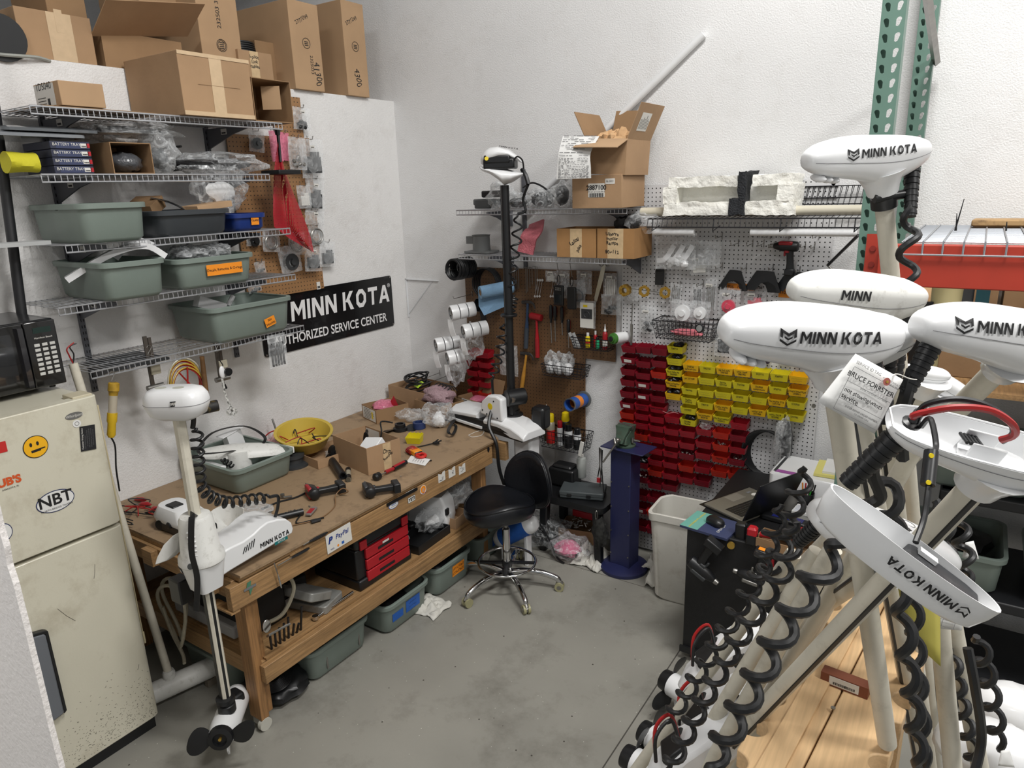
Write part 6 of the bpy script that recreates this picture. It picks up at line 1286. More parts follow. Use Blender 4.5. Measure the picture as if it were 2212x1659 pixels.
wl=MB();q=[(333,1222),(338,1205),(352,1178),(372,1158),(386,1150),(386,1165),(382,1190),(360,1212)];PQ=[AT(px,py,(1.05,-2.86))for px,py in q];wl.add(PQ+[p+V((-.01,.05,.0))for p in PQ],[tuple(range(8)),tuple(range(15,7,-1))]+[(i,i+8,(i+1)%8+8,(i+1)%8)for i in range(8)]);wl.build('left_wing',WPLD,MT,bevel=.004)
b=MB();b.bb((1.02,-2.76,.78),(1.10,-2.70,.89));b.build('latch',BPL,MT,bevel=.006)
b=MB();pA=[(432,1242),(450,1212),(478,1200),(483,1192),(466,1216),(443,1256),(436,1262),(420,1240)];PQ=[_pl(px,py,0,1.2)for px,py in pA];b.add(PQ+[p+V((-.12,0,0))for p in PQ],[tuple(range(8)),tuple(range(15,7,-1))]+[(i,i+8,(i+1)%8+8,(i+1)%8)for i in range(8)]);b.build('black_bracket',BPL,MT)
strip('strap',[AT(423,1112,S1)+V((.0,-.0,.0)),AT(415,1112,(1.28,-2.79)),AT(413,1160,(1.28,-2.80)),AT(415,1200,(1.27,-2.79)),AT(426,1250,(1.26,-2.77)),AT(424,1320,(1.24,-2.72))],.024,.003,BRUB,MT,up=(.5,-.8,0))
b=MB(TR((1.203,-2.697,0)));b.lathe([(.03,.25),(.038,.255),(.038,.29),(.030,.295),(.040,.305),(.040,.325),(.025,.33)],22);b.build('collar',BPL,MT,smooth=35)
MA=AT(472,1510,S1);lu0=AT(512,1503,(1.09,-2.50));lu1=AT(478,1590,(1.24,-2.83));ax=(lu1-lu0).normalized();L=(lu1-lu0).length
b=MB(along(lu0,lu1));b.lathe([(.0,-.045),(.03,-.038),(.054,-.01),(.061,.03),(.061,L*.85),(.054,L),(.0,L)],26);b.build('motor_housing',WPL,MT,smooth=50)
b=MB();b.box(lu0.lerp(lu1,.30)+V((0,0,.045)),(.08,.1,.05));b.build('saddle',BPL,MT,bevel=.015)
PH=lu1+ax*.025;b=MB(along(PH-ax*.03,PH));b.lathe([(.052,-.005),(.053,.01),(.05,.03),(.03,.035),(.028,.02),(.0,.02)],26);pr_=b.build('propeller_hub',BPL,MT,smooth=40);b=MB();b.cyl(PH-ax*.01,PH+ax*.004,.007,n=8);b.build('prop_nut',GOLD,pr_)
up=V((0,0,1));sx_=ax.cross(up).normalized();uy=sx_.cross(ax).normalized()
def blade(parent,C,ax,sx_,uy,sg,s=1.,m=BPL):
	vs=[];n=9
	for i in range(n):
		u=i/(n-1);r0=.04+.115*u*s;wv=(.024+.034*math.sin(PI*min(1,u*1.05))**.8)*(1 if u<.97 else .5);ang=-.15+.55*u
		cx_=V((r0*math.cos(ang),r0*math.sin(ang)*.55));tw=.5-.3*u
		for k,(e,th)in enumerate(((-1,0),(0,.004),(1,0),(0,-.004))):vs.append(C+(sx_*(cx_.x)+uy*(cx_.y+wv*e*math.cos(tw)))*sg+ax*(wv*e*math.sin(tw)*.6+th-.01))
	fs=[(i*4+k,i*4+(k+1)%4,(i+1)*4+(k+1)%4,(i+1)*4+k)for i in range(n-1)for k in range(4)]+[(3,2,1,0),tuple(range((n-1)*4,n*4))];b=MB();b.add(vs,fs);return b.build('blade',m,parent,smooth=60)
for sg in(1,-1):blade(pr_,PH-ax*.01,ax,sx_,-uy,sg)
b=MB();P=lu0.lerp(lu1,.55);b.prism([(-.02,-.05),(.05,-.045),(.07,-.13),(.055,-.155),(.03,-.10)],-.004,.004,frame(P+V((0,0,.012)),ax,(0,0,1)));b.build('skeg',WPL,MT)
b=coil([AT(424,925,(1.22,-2.64)),AT(432,1050,(1.21,-2.63)),AT(455,1075,(1.2,-2.60)),AT(490,1086,(1.2,-2.53)),AT(582,1074,(1.2,-2.37))],.022,.0062,17);b.build('coiled_cord',BRUB,MT,smooth=True)
cable('cord_top',[AT(415,882,(1.22,-2.66)),AT(418,905,(1.22,-2.64)),AT(416,925,(1.22,-2.63))],.010,BRUB,parent=MT);cable('cord_end',[AT(582,1074,(1.2,-2.37)),AT(600,1072,(1.19,-2.35)),AT(600,1095,(1.18,-2.35)),AT(592,1125,(1.17,-2.36)),AT(590,1142,(1.17,-2.36))],.0075,BRUB,parent=MT);b=MB();b.lathe([(.019,0),(.017,.01),(.018,.012),(.015,.02),(.016,.024),(.012,.05),(.010,.07)],14,TR(V((1.15,-2.36,.945))));b.build('cord_boot',BRUB,MT,smooth=40)
# THINGS ON THE BENCH, NEAR END
def BZ(px,py,dz=0.):return HZ(px,py,BT+dz)
b0=BZ(315,1165);t=T('motor_mount','white and black motor mount lying at the wall end of the near bench edge','motor mount',(.62,-2.46,BT));b=MB();b.rings([rrect(.28,.15,.05,BT+.03,dx=.60,dy=-2.42),rrect(.30,.17,.06,BT+.07,dx=.60,dy=-2.42),rrect(.22,.12,.05,BT+.115,dx=.58,dy=-2.42)]);b.build('white_cover',WPL,t,smooth=50);b=MB();b.bb((.50,-2.50,BT+.002),(.80,-2.36,BT+.045));b.bb((.66,-2.47,BT+.045),(.86,-2.40,BT+.08));b.cyl((.62,-2.51,BT+.05),(.62,-2.50,BT+.05),.018,n=12);b.build('black_frame',BPL,t,bevel=.006);b=MB();b.bb((.53,-2.46,BT+.10),(.60,-2.40,BT+.122));b.build('black_socket',BPL,t,bevel=.006)
for i,(px,py)in enumerate(((300,1090),(325,1100),(350,1108),(290,1080))):a=BZ(px,py,.01);t=T('alligator_clip','red alligator clip, %s in the test lead heap by the refrigerator'%('second from left','third from left','rightmost','leftmost')[i],'clip',a);b=MB();b.tube([a,a+V((.02,.008,.006)),a+V((.05,.02,.006)),a+V((.07,.028,.004))],lambda u:.004+.010*math.sin(PI*u),8);b.build('clip_boot',DRED,t,smooth=True);b=MB();b.tube([a,a+V((-.03,-.012,.004))],.005,6,sx=.5);b.build('jaws',STEEL,t)
q=random.Random(11)
for i in range(12):
	a=BZ(q.uniform(275,400),q.uniform(1085,1125),.012);cable('test_lead',[a,a+V((q.uniform(-.08,.08),q.uniform(-.1,.1),.03)),a+V((q.uniform(-.12,.12),q.uniform(-.1,.1),.01)),a+V((q.uniform(-.2,.2),q.uniform(-.08,.12),.0))],.003,(BRUB,_M['red_wire'],BRUB,YEL)[i%4]if i%4!=3 else BRUB,('black','red','black','thin black')[i%4]+' test lead tangled in the heap by the refrigerator','cable',group='tangled test leads')
A,B=BZ(345,1135,.03),BZ(405,1095,.03);b=MB();b.cyl(A,B,.026,n=16);b.cyl(B,B+(B-A)*.12,.018,.006,n=12);tag(b.build('black_cylinder',BPL,smooth=40),'black sleeve with pointed end lying by the test leads','cylinder')
A=BZ(378,1118,.045);sticker(frame(A,(.8,.5,.1),(-.3,.3,.8)),.06,.045,PAPER,None,'paper_tag',th=.001);tag(bpy.data.objects['paper_tag'],'white paper tag standing beside the black sleeve','tag')
strip('motor_cover',[BZ(455,1150,.05),BZ(475,1120,.06),BZ(500,1112,.055),BZ(525,1122,.05)],.11,.006,WPLD,up=(.6,-.7,.1));tag(COL.objects[-1],'empty white cover shell standing behind the clamped motor','cover');bag('clear_bag','flat clear bag with loose screws behind the coiled cord',BZ(555,1098,.012),(.10,.07,.012),151,flat=BT+.002)
tc=(BZ(520,1078)+BZ(425,1010)+BZ(637,1015))/3;cA,cB=BZ(520,1082),BZ(634,1022);yw=(cB-cA).length
tx=(cA+cB)/2;t,M=tub('tub','sage tub heaped with white motor covers on the bench','tub',(.29,-1.865,BT+.001),(.54,.42,.155),r=.05)
def shell(name,label,M,L,w,h,m=WPL,cat='cover'):
	b=MB(M);rs=[];n=12
	for k in range(9):
		u=k/8;x=-L/2+L*u;s_=(.35+.65*math.sin(PI*min(1,.08+u*.92)))**.8;rs.append([(x,w/2*s_*math.cos(a),h*s_*max(-.15,math.sin(a)))for a in[2*PI*i/n for i in range(n)]])
	b.rings(rs);return tag(b.build(name,m,smooth=60),label,cat)
shell('motor_cover','largest white motor cover lying across the bench tub',M@TR((.02,.05,.13))@rotz(.95)@Matrix.Rotation(.1,4,'Y'),.52,.17,.06,WPLD)
b=MB(M@TR((.03,-.02,.0)));b.lathe([(.075,.02),(.07,.10),(.058,.165),(.0,.168)],20);tag(b.build('motor_housing',WPLD,smooth=40),'round white motor housing standing in the bench tub','housing')
b=MB(M@TR((-.15,.10,.10))@Matrix.Rotation(.2,4,'X'));b.bb((-.03,-.05,.0),(.03,.05,.13));b.bb((-.035,-.08,.13),(.035,.08,.135));tag(b.build('white_bracket',WPL,bevel=.004),'white bracket with a flat plate standing at the back of the bench tub','bracket')
b=MB(M@TR((-.05,-.15,.10))@Matrix.Rotation(-.2,4,'X'));b.bb((-.20,-.02,.0),(.12,.02,.03));tag(b.build('white_bar',WPL,bevel=.005),'white bar lying at the near side of the bench tub','bar')
strip('belt_strap',[M@V((.02,.0,.17)),M@V((.03,-.14,.20)),M@V((-.06,-.2,.21)),M@V((-.14,-.05,.26)),M@V((-.08,.12,.26)),M@V((.05,.16,.20)),M@V((.06,.1,.15))],.018,.003,BRUB,up=(0,0,1));tag(bpy.data.objects['belt_strap'],'black toothed belt looped over the bench tub','belt')
b=coil([M@V((.02,-.12,.15)),M@V((.10,-.10,.12))],.015,.005,4);tag(b.build('coiled_cord',BRUB,smooth=True),'short black coiled cord in the bench tub','cord')
bc=BZ(640,985);t,M=carton('carton','shallow carton with black casters under the yellow bowl','box',(.52,-1.40,BT+.001),(.24,.30,.055),rz=-.15,open_top=True)
for k,(x,y)in enumerate(((.07,.08),(.06,-.0))):b=MB();b.cyl(M@V((x,y,.06)),M@V((x+.03,y-.0,.06)),.038,n=20);b.cyl(M@V((x+.03,y,.06)),M@V((x+.034,y,.06)),.012,n=12);tag(b.build('caster_wheel',BPL,smooth=40),('outer','inner')[k]+' black wheel in the carton under the yellow bowl','wheel')
P=V((.36,-1.44,BT+.062));M=TR(P)@Matrix.Rotation(.10,4,'X')@Matrix.Rotation(.16,4,'Y');b=MB(M);b.lathe([(.0,0),(.11,0),(.13,.012),(.165,.09),(.178,.10),(.178,.107),(.160,.104),(.125,.018),(.0,.008)],36,cap=(False,False));tag(b.build('bowl',mat('mustard_bowl',(190,164,66),.42),smooth=40),'mustard yellow plastic bowl full of wires','bowl')
for k in range(9):a=M@V((q.uniform(-.1,.1),q.uniform(-.1,.1),.03));cable('wire',[a,a+V((q.uniform(-.06,.06),q.uniform(-.06,.06),.04)),a+V((q.uniform(-.1,.1),q.uniform(-.1,.1),.02))],.0035,(BRUB,_M['red_wire'])[k%2],('black','red')[k%2]+' wire piled in the yellow bowl','wire',group=('black','red')[k%2]+' wires in the bowl')
cable('wire',[BZ(575,975,.02),BZ(572,945,.12),BZ(595,930,.15),BZ(620,940,.12)],.004,_M['red_wire'],'red wire arching out over the bowl rim','wire');b=MB();b.cyl(BZ(602,945,.08),BZ(588,905,.20),.006,n=8);tag(b.build('metal_rod',STEEL),'steel rod leaning out of the yellow bowl','rod')
rag('pink_cloth','pink speckled cloth behind the yellow bowl at the wall',(.10,-1.42,BT+.0),(.09,.14,0),13,22,.10,mat('pink_rag',(200,160,158),.9,var=.1,scale=60))
for k,(z,r_)in enumerate(((0,.085),(.035,.06))):pass
P=BZ(640,1012);b=MB(TR(P+V((-.06,.03,0))));b.lathe([(.095,0),(.095,.014),(.06,.02),(.058,.05),(.07,.055),(.07,.075),(.02,.076),(.018,.03)],26);tag(b.build('pulley_disc',DGREY,smooth=35),'dark grey pulley disc between the bench tub and the yellow bowl','pulley')
t,M=carton('carton','plain open carton marked with black script in the middle of the bench','box',(.795,-1.335,BT+.001),(.36,.235,.165),rz=-.20,open_top=True)
s=(.36,.235,.165);F=M@frame((.1806,.02,.1),(0,1,0),(0,0,1));b=MB();b.box((0,-.02,.0006),(.055,.16,.0008),F);b.build('packing_tape',MTAPE,t);txt('Drp',F@TR((.0,.01,.0016))@rotz(-.3),.035,INK,t,hand=1,bold=.015);txt('Jumper',F@TR((.005,-.02,.0016))@rotz(.5),.025,INK,t,hand=1,bold=.015)
b=MB();b.box((0,0,0),(.13,.11,.10),M@TR((.07,.0,.10))@Matrix.Rotation(.5,4,'X')@rotz(.3));tag(b.build('white_box',WPL,bevel=.004),'white block inside the plain open carton','block');sticker(M@frame((-.1,.113,.12),(1,0,0),(0,0,1))@Matrix.Rotation(PI,4,'Y'),.14,.07,LABEL,t,'inside_label',bars=6)
cable('cord',[M@V((.0,.08,.05)),M@V((.02,.10,.17)),M@V((-.02,.13,.22)),M@V((.0,.2,.20))],.005,BRUB,'black cord rising out of the plain open carton','cord');strip('black_hook',[M@V((-.08,.04,.10)),M@V((-.07,.05,.165)),M@V((-.03,.03,.16))],.03,.008,BPL,up=(1,0,0));tag(bpy.data.objects['black_hook'],'black rubber hook in the plain open carton','hook')
t,M=carton('carton','small shallow carton of white cards behind the plain open carton','box',(.53,-1.155,BT+.001),(.21,.20,.065),rz=-.35,open_top=True,m=CARD2);b=MB();b.box((.02,-.05,.04),(.13,.07,.05),M);tag(b.build('white_cards',LABEL),'white cards in the small shallow carton','cards')
for k in range(6):a=M@V((-.06+.02*k,.02,.06));b=MB();b.tube([a,a+V((.08,.01,.012))],.003,6);tag(b.build('white_stick',LABEL),'thin white stick in the small shallow carton','stick','white sticks in the small carton')
bag('clear_bag','flattened clear bag squeezed left of the plain open carton',BZ(722,978,.02),(.05,.06,.02),155,flat=BT+.002)
A,B=BZ(712,988,.024),BZ(740,1028,.024);b=MB();b.lathe([(.022,0),(.024,.002),(.024,(B-A).length),(.017,(B-A).length),(.017,(B-A).length-.03)],18,along(A,B));tag(b.build('black_tube',BPL,smooth=40),'thick black tube lying before the plain open carton','tube')
A,B=BZ(752,1014,.016),BZ(753,1036,.016);b=MB();b.cyl(A,B,.016,n=14);t=b.build('battery',mat('can_silver',(196,190,170),.3,.5),smooth=40);tag(t,'small black and silver cylinder right of the black tube end','battery');b=MB();b.cyl(A,A.lerp(B,.25),.0165,n=14);b.cyl(A.lerp(B,.7),B,.0165,n=14);b.build('black_bands',BPL,t,smooth=40)
A,B,C_,D_=BZ(877,998,.025),BZ(850,1012,.022),BZ(828,1022,.020),BZ(814,1030,.02);t=T('screwdriver','red and black screwdriver with a black chuck lying by the carton','screwdriver',B);b=MB();b.tube([A,A.lerp(B,.3),A.lerp(B,.8),B],.015,10);b.build('handle',BPL,t,smooth=True);b=MB();b.tube([A.lerp(B,.15)+V((0,0,.004)),B+V((0,0,.004))],.013,8);b.tube([B,B.lerp(C_,.8)],.011,8);b.build('red_grip',DRED,t,smooth=True);b=MB();b.tube([B,D_],.004,6);b.build('shank',STEEL,t,smooth=True);b=MB();b.lathe([(.010,-.03),(.022,-.02),(.024,.01),(.016,.02)],16,along(D_,D_+(D_-C_)));b.build('chuck',BPL,t,smooth=40)
def lay(px0,py0,px1,py1,z=.035):A,B=BZ(px0,py0,z),BZ(px1,py1,z);g=(B-A).normalized();n=V((0,0,1));x=n.cross(g);return Matrix(((x.x*-1,n.x,-g.x,A.x),(x.y*-1,n.y,-g.y,A.y),(x.z*-1,n.z,-g.z,A.z),(0,0,0,1)))
driver('impact_driver','red and black impact driver lying on the bench with its lead',lay(675,1062,745,1045),BPL,DRED,.98,True);driver('impact_driver','all black impact driver lying near the bench front edge',lay(797,1058,850,1048),BPL,DGREY,.95,True)
cable('cord',[BZ(565,1100,.006),BZ(600,1085,.006),BZ(640,1074,.006),BZ(668,1060,.01)],.005,BRUB,'black cord running behind the red driver','cord');cable('cord',[BZ(632,1135,.005),BZ(690,1120,.005),BZ(722,1095,.005),BZ(725,1070,.02),BZ(740,1055,.05),BZ(752,1062,.03),BZ(735,1068,.01)],.0032,mat('brown_cord',(120,90,60),.5),'two tone lead looping from the red driver battery','cord')
b=MB();M=lay(668,1110,690,1085,.012);b.box((0,0,-.03),(.03,.014,.09),M);tag(b.build('utility_knife',mat('knife_grey',(120,112,108),.4),bevel=.005),'grey and red folding knife before the red driver','knife');b=MB();b.box((0,.0076,-.02),(.024,.002,.055),M);b.build('red_inlay',DRED,bpy.data.objects['utility_knife'])
A,B=BZ(600,1118,.02),BZ(655,1105,.02);b=MB();b.tube([A,A.lerp(B,.2),A.lerp(B,.8),B],.017,10);t=b.build('torch_grip',BPL,smooth=True);tag(t,'black ribbed tool grip with steel studs on the near bench','tool grip');b=MB();
for k in range(12):p=A.lerp(B,.35+.05*k)+V((q.uniform(-.008,.008),q.uniform(-.008,.008),.016));b.cyl(p,p+V((0,0,.003)),.003,n=6)
b.build('studs',STEEL,t)
cable('cord',[BZ(655,1105,.01),BZ(640,1130,.005),BZ(680,1122,.005),BZ(700,1118,.008)],.004,BRUB,'black cord with a plug on the near bench','cord');b=MB();b.tube([BZ(672,1128,.01),BZ(692,1122,.01)],.010,8);tag(b.build('plug',BPL,smooth=True),'black plug on the near bench','plug')
for k in range(14):
	a=BZ(q.uniform(640,1000),q.uniform(960,1140),.003)
	if a.x>1.2:continue
	b=MB();b.cyl(a,a+V((q.uniform(-.015,.015),q.uniform(-.015,.015),.001)),.003,n=6);tag(b.build('screw',STEEL),'loose small screw on the bench top','screw','loose screws on the bench')
a=BZ(613,1074,.01);b=MB();b.cyl(a,a+V((.03,.03,.0)),.006,n=8);b.cyl(a+V((-.01,.0,.0)),a+V((-.01,0,.016)),.012,n=10);tag(b.build('thumb_screw',STEEL),'steel thumb screw behind the coiled cord','screw')
t=copy_tree(PROTO[('y','s0')],V((BZ(892,955).x,BZ(892,955).y+.04,BT+.001)),skip=('handwriting',));t['label']='single yellow bin standing empty on the bench';t['category']='bin';t.rotation_euler.z=.4;del t['group']
A,B=BZ(882,968,.02),BZ(915,987,.02);t=T('clamp_meter','orange and red clamp meter with wrapped leads on the bench','meter',A);ax=(B-A).normalized();M=frame(A.lerp(B,.4),ax,V((0,0,1)).cross(ax));b=MB(M);b.box((0,0,0),(.12,.055,.032));b.build('meter_body',BPL,t,bevel=.008);b=MB(M);b.box((.02,0,.004),(.07,.058,.03));b.build('orange_shell',mat('meter_orange',(230,140,20),.45),t,bevel=.006);b=MB(M);b.tube([(.085+.032*math.cos(a),.026*math.sin(a),0)for a in[i*PI/8 for i in range(16)]],.010,8,loop=True);b.build('clamp_jaw',mat('jaw_red',(196,38,30),.4),t,smooth=True);b=MB(M)
for k in range(5):b.tube([(-.05+.014*k+.004*math.sin(a),.034*math.cos(a),.022*math.sin(a))for a in[i*PI/6 for i in range(12)]],.003,5,loop=True)
b.build('red_leads',_M['red_wire'],t);disc(M@TR((.0,0,.0195)),.016,_M['meter_orange'],t,'dial')
b=MB();b.add([BZ(878,998,.002),BZ(888,984,.008),BZ(930,992,.012),BZ(918,1006,.003)],[(0,1,2,3)]);t=b.build('printed_note',PAPER,solid=.0006);tag(t,'curled printed note on the bench by the clamp meter','paper');b=MB();
for k in range(5):u=.2+.14*k;p=BZ(882,996,.0125).lerp(BZ(921,1003,.0125),u);r2=BZ(890,988,.0135).lerp(BZ(926,994,.0135),u);b.tube([p.lerp(r2,.15)+V((0,0,.001)),p.lerp(r2,.8)+V((0,0,.001))],.0012,3)
b.build('printed_lines',LGREY,t)
a=BZ(935,958,.012);b=MB()
for k in range(7):b.tube([a,a+V((q.uniform(-.01,.05),q.uniform(-.01,.05),q.uniform(0,.02)))],.005,6)
t=b.build('wire_connector',BPL);tag(t,'black bundle of connectors on the bench beside the yellow bin','connector');cable('lead',[a,BZ(918,962,.006),BZ(900,966,.006)],.004,BRUB,parent=t)
A,B=BZ(905,984,.008),BZ(932,995,.008);b=MB();b.cyl(A,B,.004,n=8);tag(b.build('probe',BPL),'black probe lying past the clamp meter','probe')
P=BZ(865,930);t=T('propeller','black propeller lying flat behind the yellow bin','propeller',P);b=MB(TR(P));b.lathe([(.045,0),(.05,.004),(.048,.022),(.036,.026),(.036,.05),(.024,.05),(.022,.02)],24);b.build('hub',BPL,t,smooth=40)
for sg in(1,-1):blade(t,P+V((0,0,.02)),V((0,0,1)),V((.7,.7,0)),V((-.7,.7,0)),sg,.8)
P=BZ(906,925);b=MB(TR(P));b.lathe([(.04,0),(.044,.003),(.044,.045),(.03,.046),(.03,.01)],24);tag(b.build('blue_roll',mat('navy_tape',(36,52,96),.5),smooth=35),'navy blue tape roll between the black propeller and the bagged part','roll')
P=BZ(945,925);bag('clear_bag','clear bag wrapping a white ribbed motor part on the bench',P+V((-.03,.05,.075)),(.11,.10,.085),161,flat=BT+.002,inner=[(WPL,(.045,.045,.055),(.03,-.03,-.02))]);bag('clear_bag','loose clear plastic draped left of the bagged motor part',BZ(890,895,.04),(.12,.09,.035),162,flat=BT+.002)
strip('rubber_strap',[BZ(955,905,.05),BZ(975,912,.03),BZ(985,922,.0),BZ(978,938,.02),BZ(968,930,.04),BZ(985,905,.03),BZ(1010,900,.02),BZ(1035,918,.01)],.02,.004,BRUB,up=(0,0,1));tag(bpy.data.objects['rubber_strap'],'black rubber strap looping beside the bagged motor part','strap');cable('string',[BZ(1012,940,.003),BZ(1030,932,.003),BZ(1045,930,.003),BZ(1040,940,.003),BZ(1020,944,.003),BZ(1012,940,.003)],.0018,LABEL,'white loop of string at the far bench corner','string')
a=BZ(850,894);b=MB(TR(a));b.lathe([(.035,0),(.036,.01),(.03,.014),(.03,.03),(.036,.034),(.034,.05),(.01,.05)],10);tag(b.build('fluted_handwheel',BPL,smooth=30),'black fluted knob right of the labelled carton','handwheel')
t,M=carton('carton','small open carton with shipping label near the wall corner','box',(.27,-.62,BT+.001),(.22,.26,.10),rz=-.32,open_top=True,m=CARD2);F=M@frame((.1106,-.0,.05),(0,1,0),(0,0,1));F=M@frame((0,-.1306,.05),(1,0,0),(0,0,1));sticker(F,.19,.085,LABEL,t,'shipping_label',bars=7);sticker(F@TR((.05,0,.001)),.02,.05,YEL,t,'yellow_mark');lump(M@V((-.02,0,.08)),(.08,.08,.04),3,1,.3).build('pink_bubble_wrap',PINKF,t,smooth=50);b=MB();b.add([M@V(p)for p in((.0,.03,.08),(.09,.06,.09),(.05,.05,.16),(-.02,.08,.12))],[(0,1,2),(0,2,3),(1,2,3)]);b.build('red_mesh_scrap',RED,t,solid=.002)
t,M=carton('carton','wide carton heaped with black cables in the bench corner','box',(.30,-.24,BT+.001),(.44,.30,.15),rz=-.15,open_top=True,m=CARD);
for k in range(8):z=.13+.012*k;b=MB()if k==0 else b;b.tube([M@V((-.05+.1*math.cos(a)*(1-.04*k)+.02*math.sin(k),.0+.09*math.sin(a),z+.02*math.sin(a+k)))for a in[i*PI/10 for i in range(20)]],.006,6,loop=True)
tag(b.build('cable_bundle',BRUB,smooth=True),'tangle of black cables in the wide corner carton','cable');b=MB();b.add([M@V(p)for p in((-.02,-.06,.15),(.06,-.09,.155),(.05,-.02,.18),(.0,-.01,.19),(-.04,-.02,.16))],[(0,1,2,3,4)]);tag(b.build('lime_scrap',mat('lime',(178,214,60),.6),solid=.003),'lime green scrap on the cables','scrap')
t,M=carton('carton','carton overflowing with pink bubble wrapped cables','box',(.56,-.36,BT+.001),(.30,.22,.10),rz=-.2,open_top=True,m=CARD2);lump(M@V((0,0,.13)),(.13,.10,.07),8,3,.35).build('bubble_wrap_bundle',mat('pink_grey_bubble',(160,132,138),.35,bump=.9,bscale=90),t,smooth=60);
for k in range(5):cable('cable_end',[M@V((-.08+.04*k,.0,.17)),M@V((-.05+.04*k,.05,.21)),M@V((.0+.03*k,.08,.17))],.004,BRUB,parent=t)
t,M=carton('carton','open carton with raised flap beside the far motor','box',(.80,-.18,BT+.001),(.27,.20,.11),rz=-.25,open_top=True,flaps=(('+y',.12,-1.25),('+x',.08,-.5)),m=CARD2);F=M@frame((-.03,-.1006,.055),(1,0,0),(0,0,1));sticker(F,.11,.10,LABEL,t,'shipping_label',bars=7);lump(M@V((0,0,.09)),(.08,.06,.02),4,1,.3).build('bagged_part',PINKF,t,smooth=50)
# FAR TROLLING MOTOR
S2=(1.26,-.445);t=T('trolling_motor','trolling motor with tall black column and opened head at the far bench corner','trolling motor',(1.2,-.45,BT))
c0=AT(1110,870,S2);c1=AT(1090,400,S2)
b=MB();b.cyl(V((S2[0],S2[1],1.08)),V((c1.x,c1.y,c1.z)),.0265,n=18);b.build('shaft',BPL,t,smooth=True)
b=MB();b.bb((S2[0]-.03,S2[1]-.008,1.1),(S2[0]-.024,S2[1]+.008,c1.z));b.build('shaft_rib',BGLOSS,t)
hx=V((1,.45,0)).normalized();H0=V((c1.x,c1.y,c1.z))
M=TR(H0)@rotz(math.atan2(hx.y,hx.x));b=MB(M);rs=[]
for x,zt,zb,w in((-.15,.118,.105,.02),(-.13,.112,.085,.06),(-.08,.105,.065,.085),(-.03,.10,.03,.09),(.0,.10,.0,.085),(.05,.085,.015,.08),(.09,.072,.04,.07),(.118,.07,.055,.03)):rs.append([(x,w*math.cos(a),zb+(zt-zb)*(.5+.5*math.sin(a)))for a in[2*PI*k/16 for k in range(16)]])
b.rings(rs);b.build('lower_housing',WPL,t,smooth=60)
b=MB(M);rs=[]
for x,zt,zb,w in((-.135,.17,.125,.04),(-.12,.20,.12,.065),(-.08,.222,.125,.085),(-.02,.226,.15,.088),(.04,.205,.155,.08),(.09,.165,.135,.06),(.115,.135,.122,.02)):rs.append([(x,w*math.cos(a),(zb+zt)/2+(zt-zb)*.5*math.sin(a))for a in[2*PI*k/16 for k in range(16)]])
b.rings(rs);b.build('upper_cover',WPL,t,smooth=60)
b=MB(M);b.box((-.02,-.0,.125),(.19,.15,.06));b.box((-.03,-.05,.15),(.16,.06,.05));b.build('open_circuitry',BPL,t,bevel=.01);b=MB(M);b.cyl((-.09,-.080,.155),(-.09,-.084,.156),.012,n=14);b.build('yellow_dot',YEL,t)
mklogo(M@frame((.04,-.05,.214),(1,0,-.18),(0,.8,.6)),.014,INK,t)
cable('head_lead',[M@V((.06,-.06,.12)),M@V((.09,-.07,.16)),M@V((.12,-.05,.14)),M@V((.125,-.03,.09))],.005,BRUB,parent=t);cable('boot',[M@V((.11,-.0,.09)),M@V((.135,-.02,.05)),M@V((.15,-.03,.0))],.014,BRUB,parent=t)
e=M@V((.15,-.03,.0));xo=V((.10,-.05,0))
b=MB();b.tube(spline([e,AT(1130,430,S2),AT(1135,455,S2),AT(1118,462,S2)]),.0085,8);b.build('cord_top',BRUB,t,smooth=True)
b=coil([AT(1118,462,S2),AT(1116,520,S2),AT(1108,570,S2),AT(1102,640,S2)],.030,.0065,6);b.build('coiled_cord',BRUB,t,smooth=True)
b=coil([AT(1102,640,S2)+V((0,.05,0)),AT(1096,680,S2)+V((0,.03,0))],.026,.006,5);b.build('coiled_cord',BRUB,t,smooth=True)
b=coil([AT(1088,700,S2),AT(1080,760,S2),AT(1068,800,S2),AT(1063,820,S2)],.030,.0065,6);b.build('coiled_cord',BRUB,t,smooth=True);cable('cord_end',[AT(1063,820,S2),AT(1064,840,S2),AT(1066,856,S2)],.009,BRUB,parent=t)
b=MB();zc=AT(1100,680,S2).z;b.lathe([(.028,zc-.012),(.052,zc-.01),(.056,zc),(.05,zc+.006),(.028,zc+.008)],22,TR((S2[0],S2[1],0)));b.build('ring_collar',BPL,t,smooth=35)
by0,z0=-.46,BT+.01
b=MB(TR((1.16,by0,z0))@rotz(-.22));b.bb((-.40,-.10,.0),(.32,.09,.03));b.bb((-.385,-.106,.03),(.22,.08,.072));b.build('black_frame',BPL,t,bevel=.006)
b=MB(TR((1.16,by0,z0))@rotz(-.22));b.rings([[(x,y,z)for y,z in((-.112,hz-.02),(-.114,hz-.01),(-.112,hz),(-.05,hz+.03),(.06,hz+.03),(.10,hz),(.10,.0))]for x,hz in((-.42,.05),(-.39,.075),(-.25,.088),(-.10,.10))]);b.build('rear_cover',WPL,t,smooth=30)
b=MB(TR((1.16,by0,z0))@rotz(-.22));b.rings([[(x,y,z)for y,z in((-.105,.045 if x<.15 else .01),(-.108,hz),(-.06,hz+.035),(.06,hz+.035),(.10,hz),(.10,.01))]for x,hz in((-.04,.075),(.10,.085),(.22,.075),(.30,.05),(.34,.03))]);b.build('front_cover',WPL,t,bevel=.006)
b=MB(TR((1.16,by0,z0))@rotz(-.22));b.bb((-.36,-.118,.012),(-.05,-.105,.03));b.build('side_rail',WPL,t,bevel=.002)
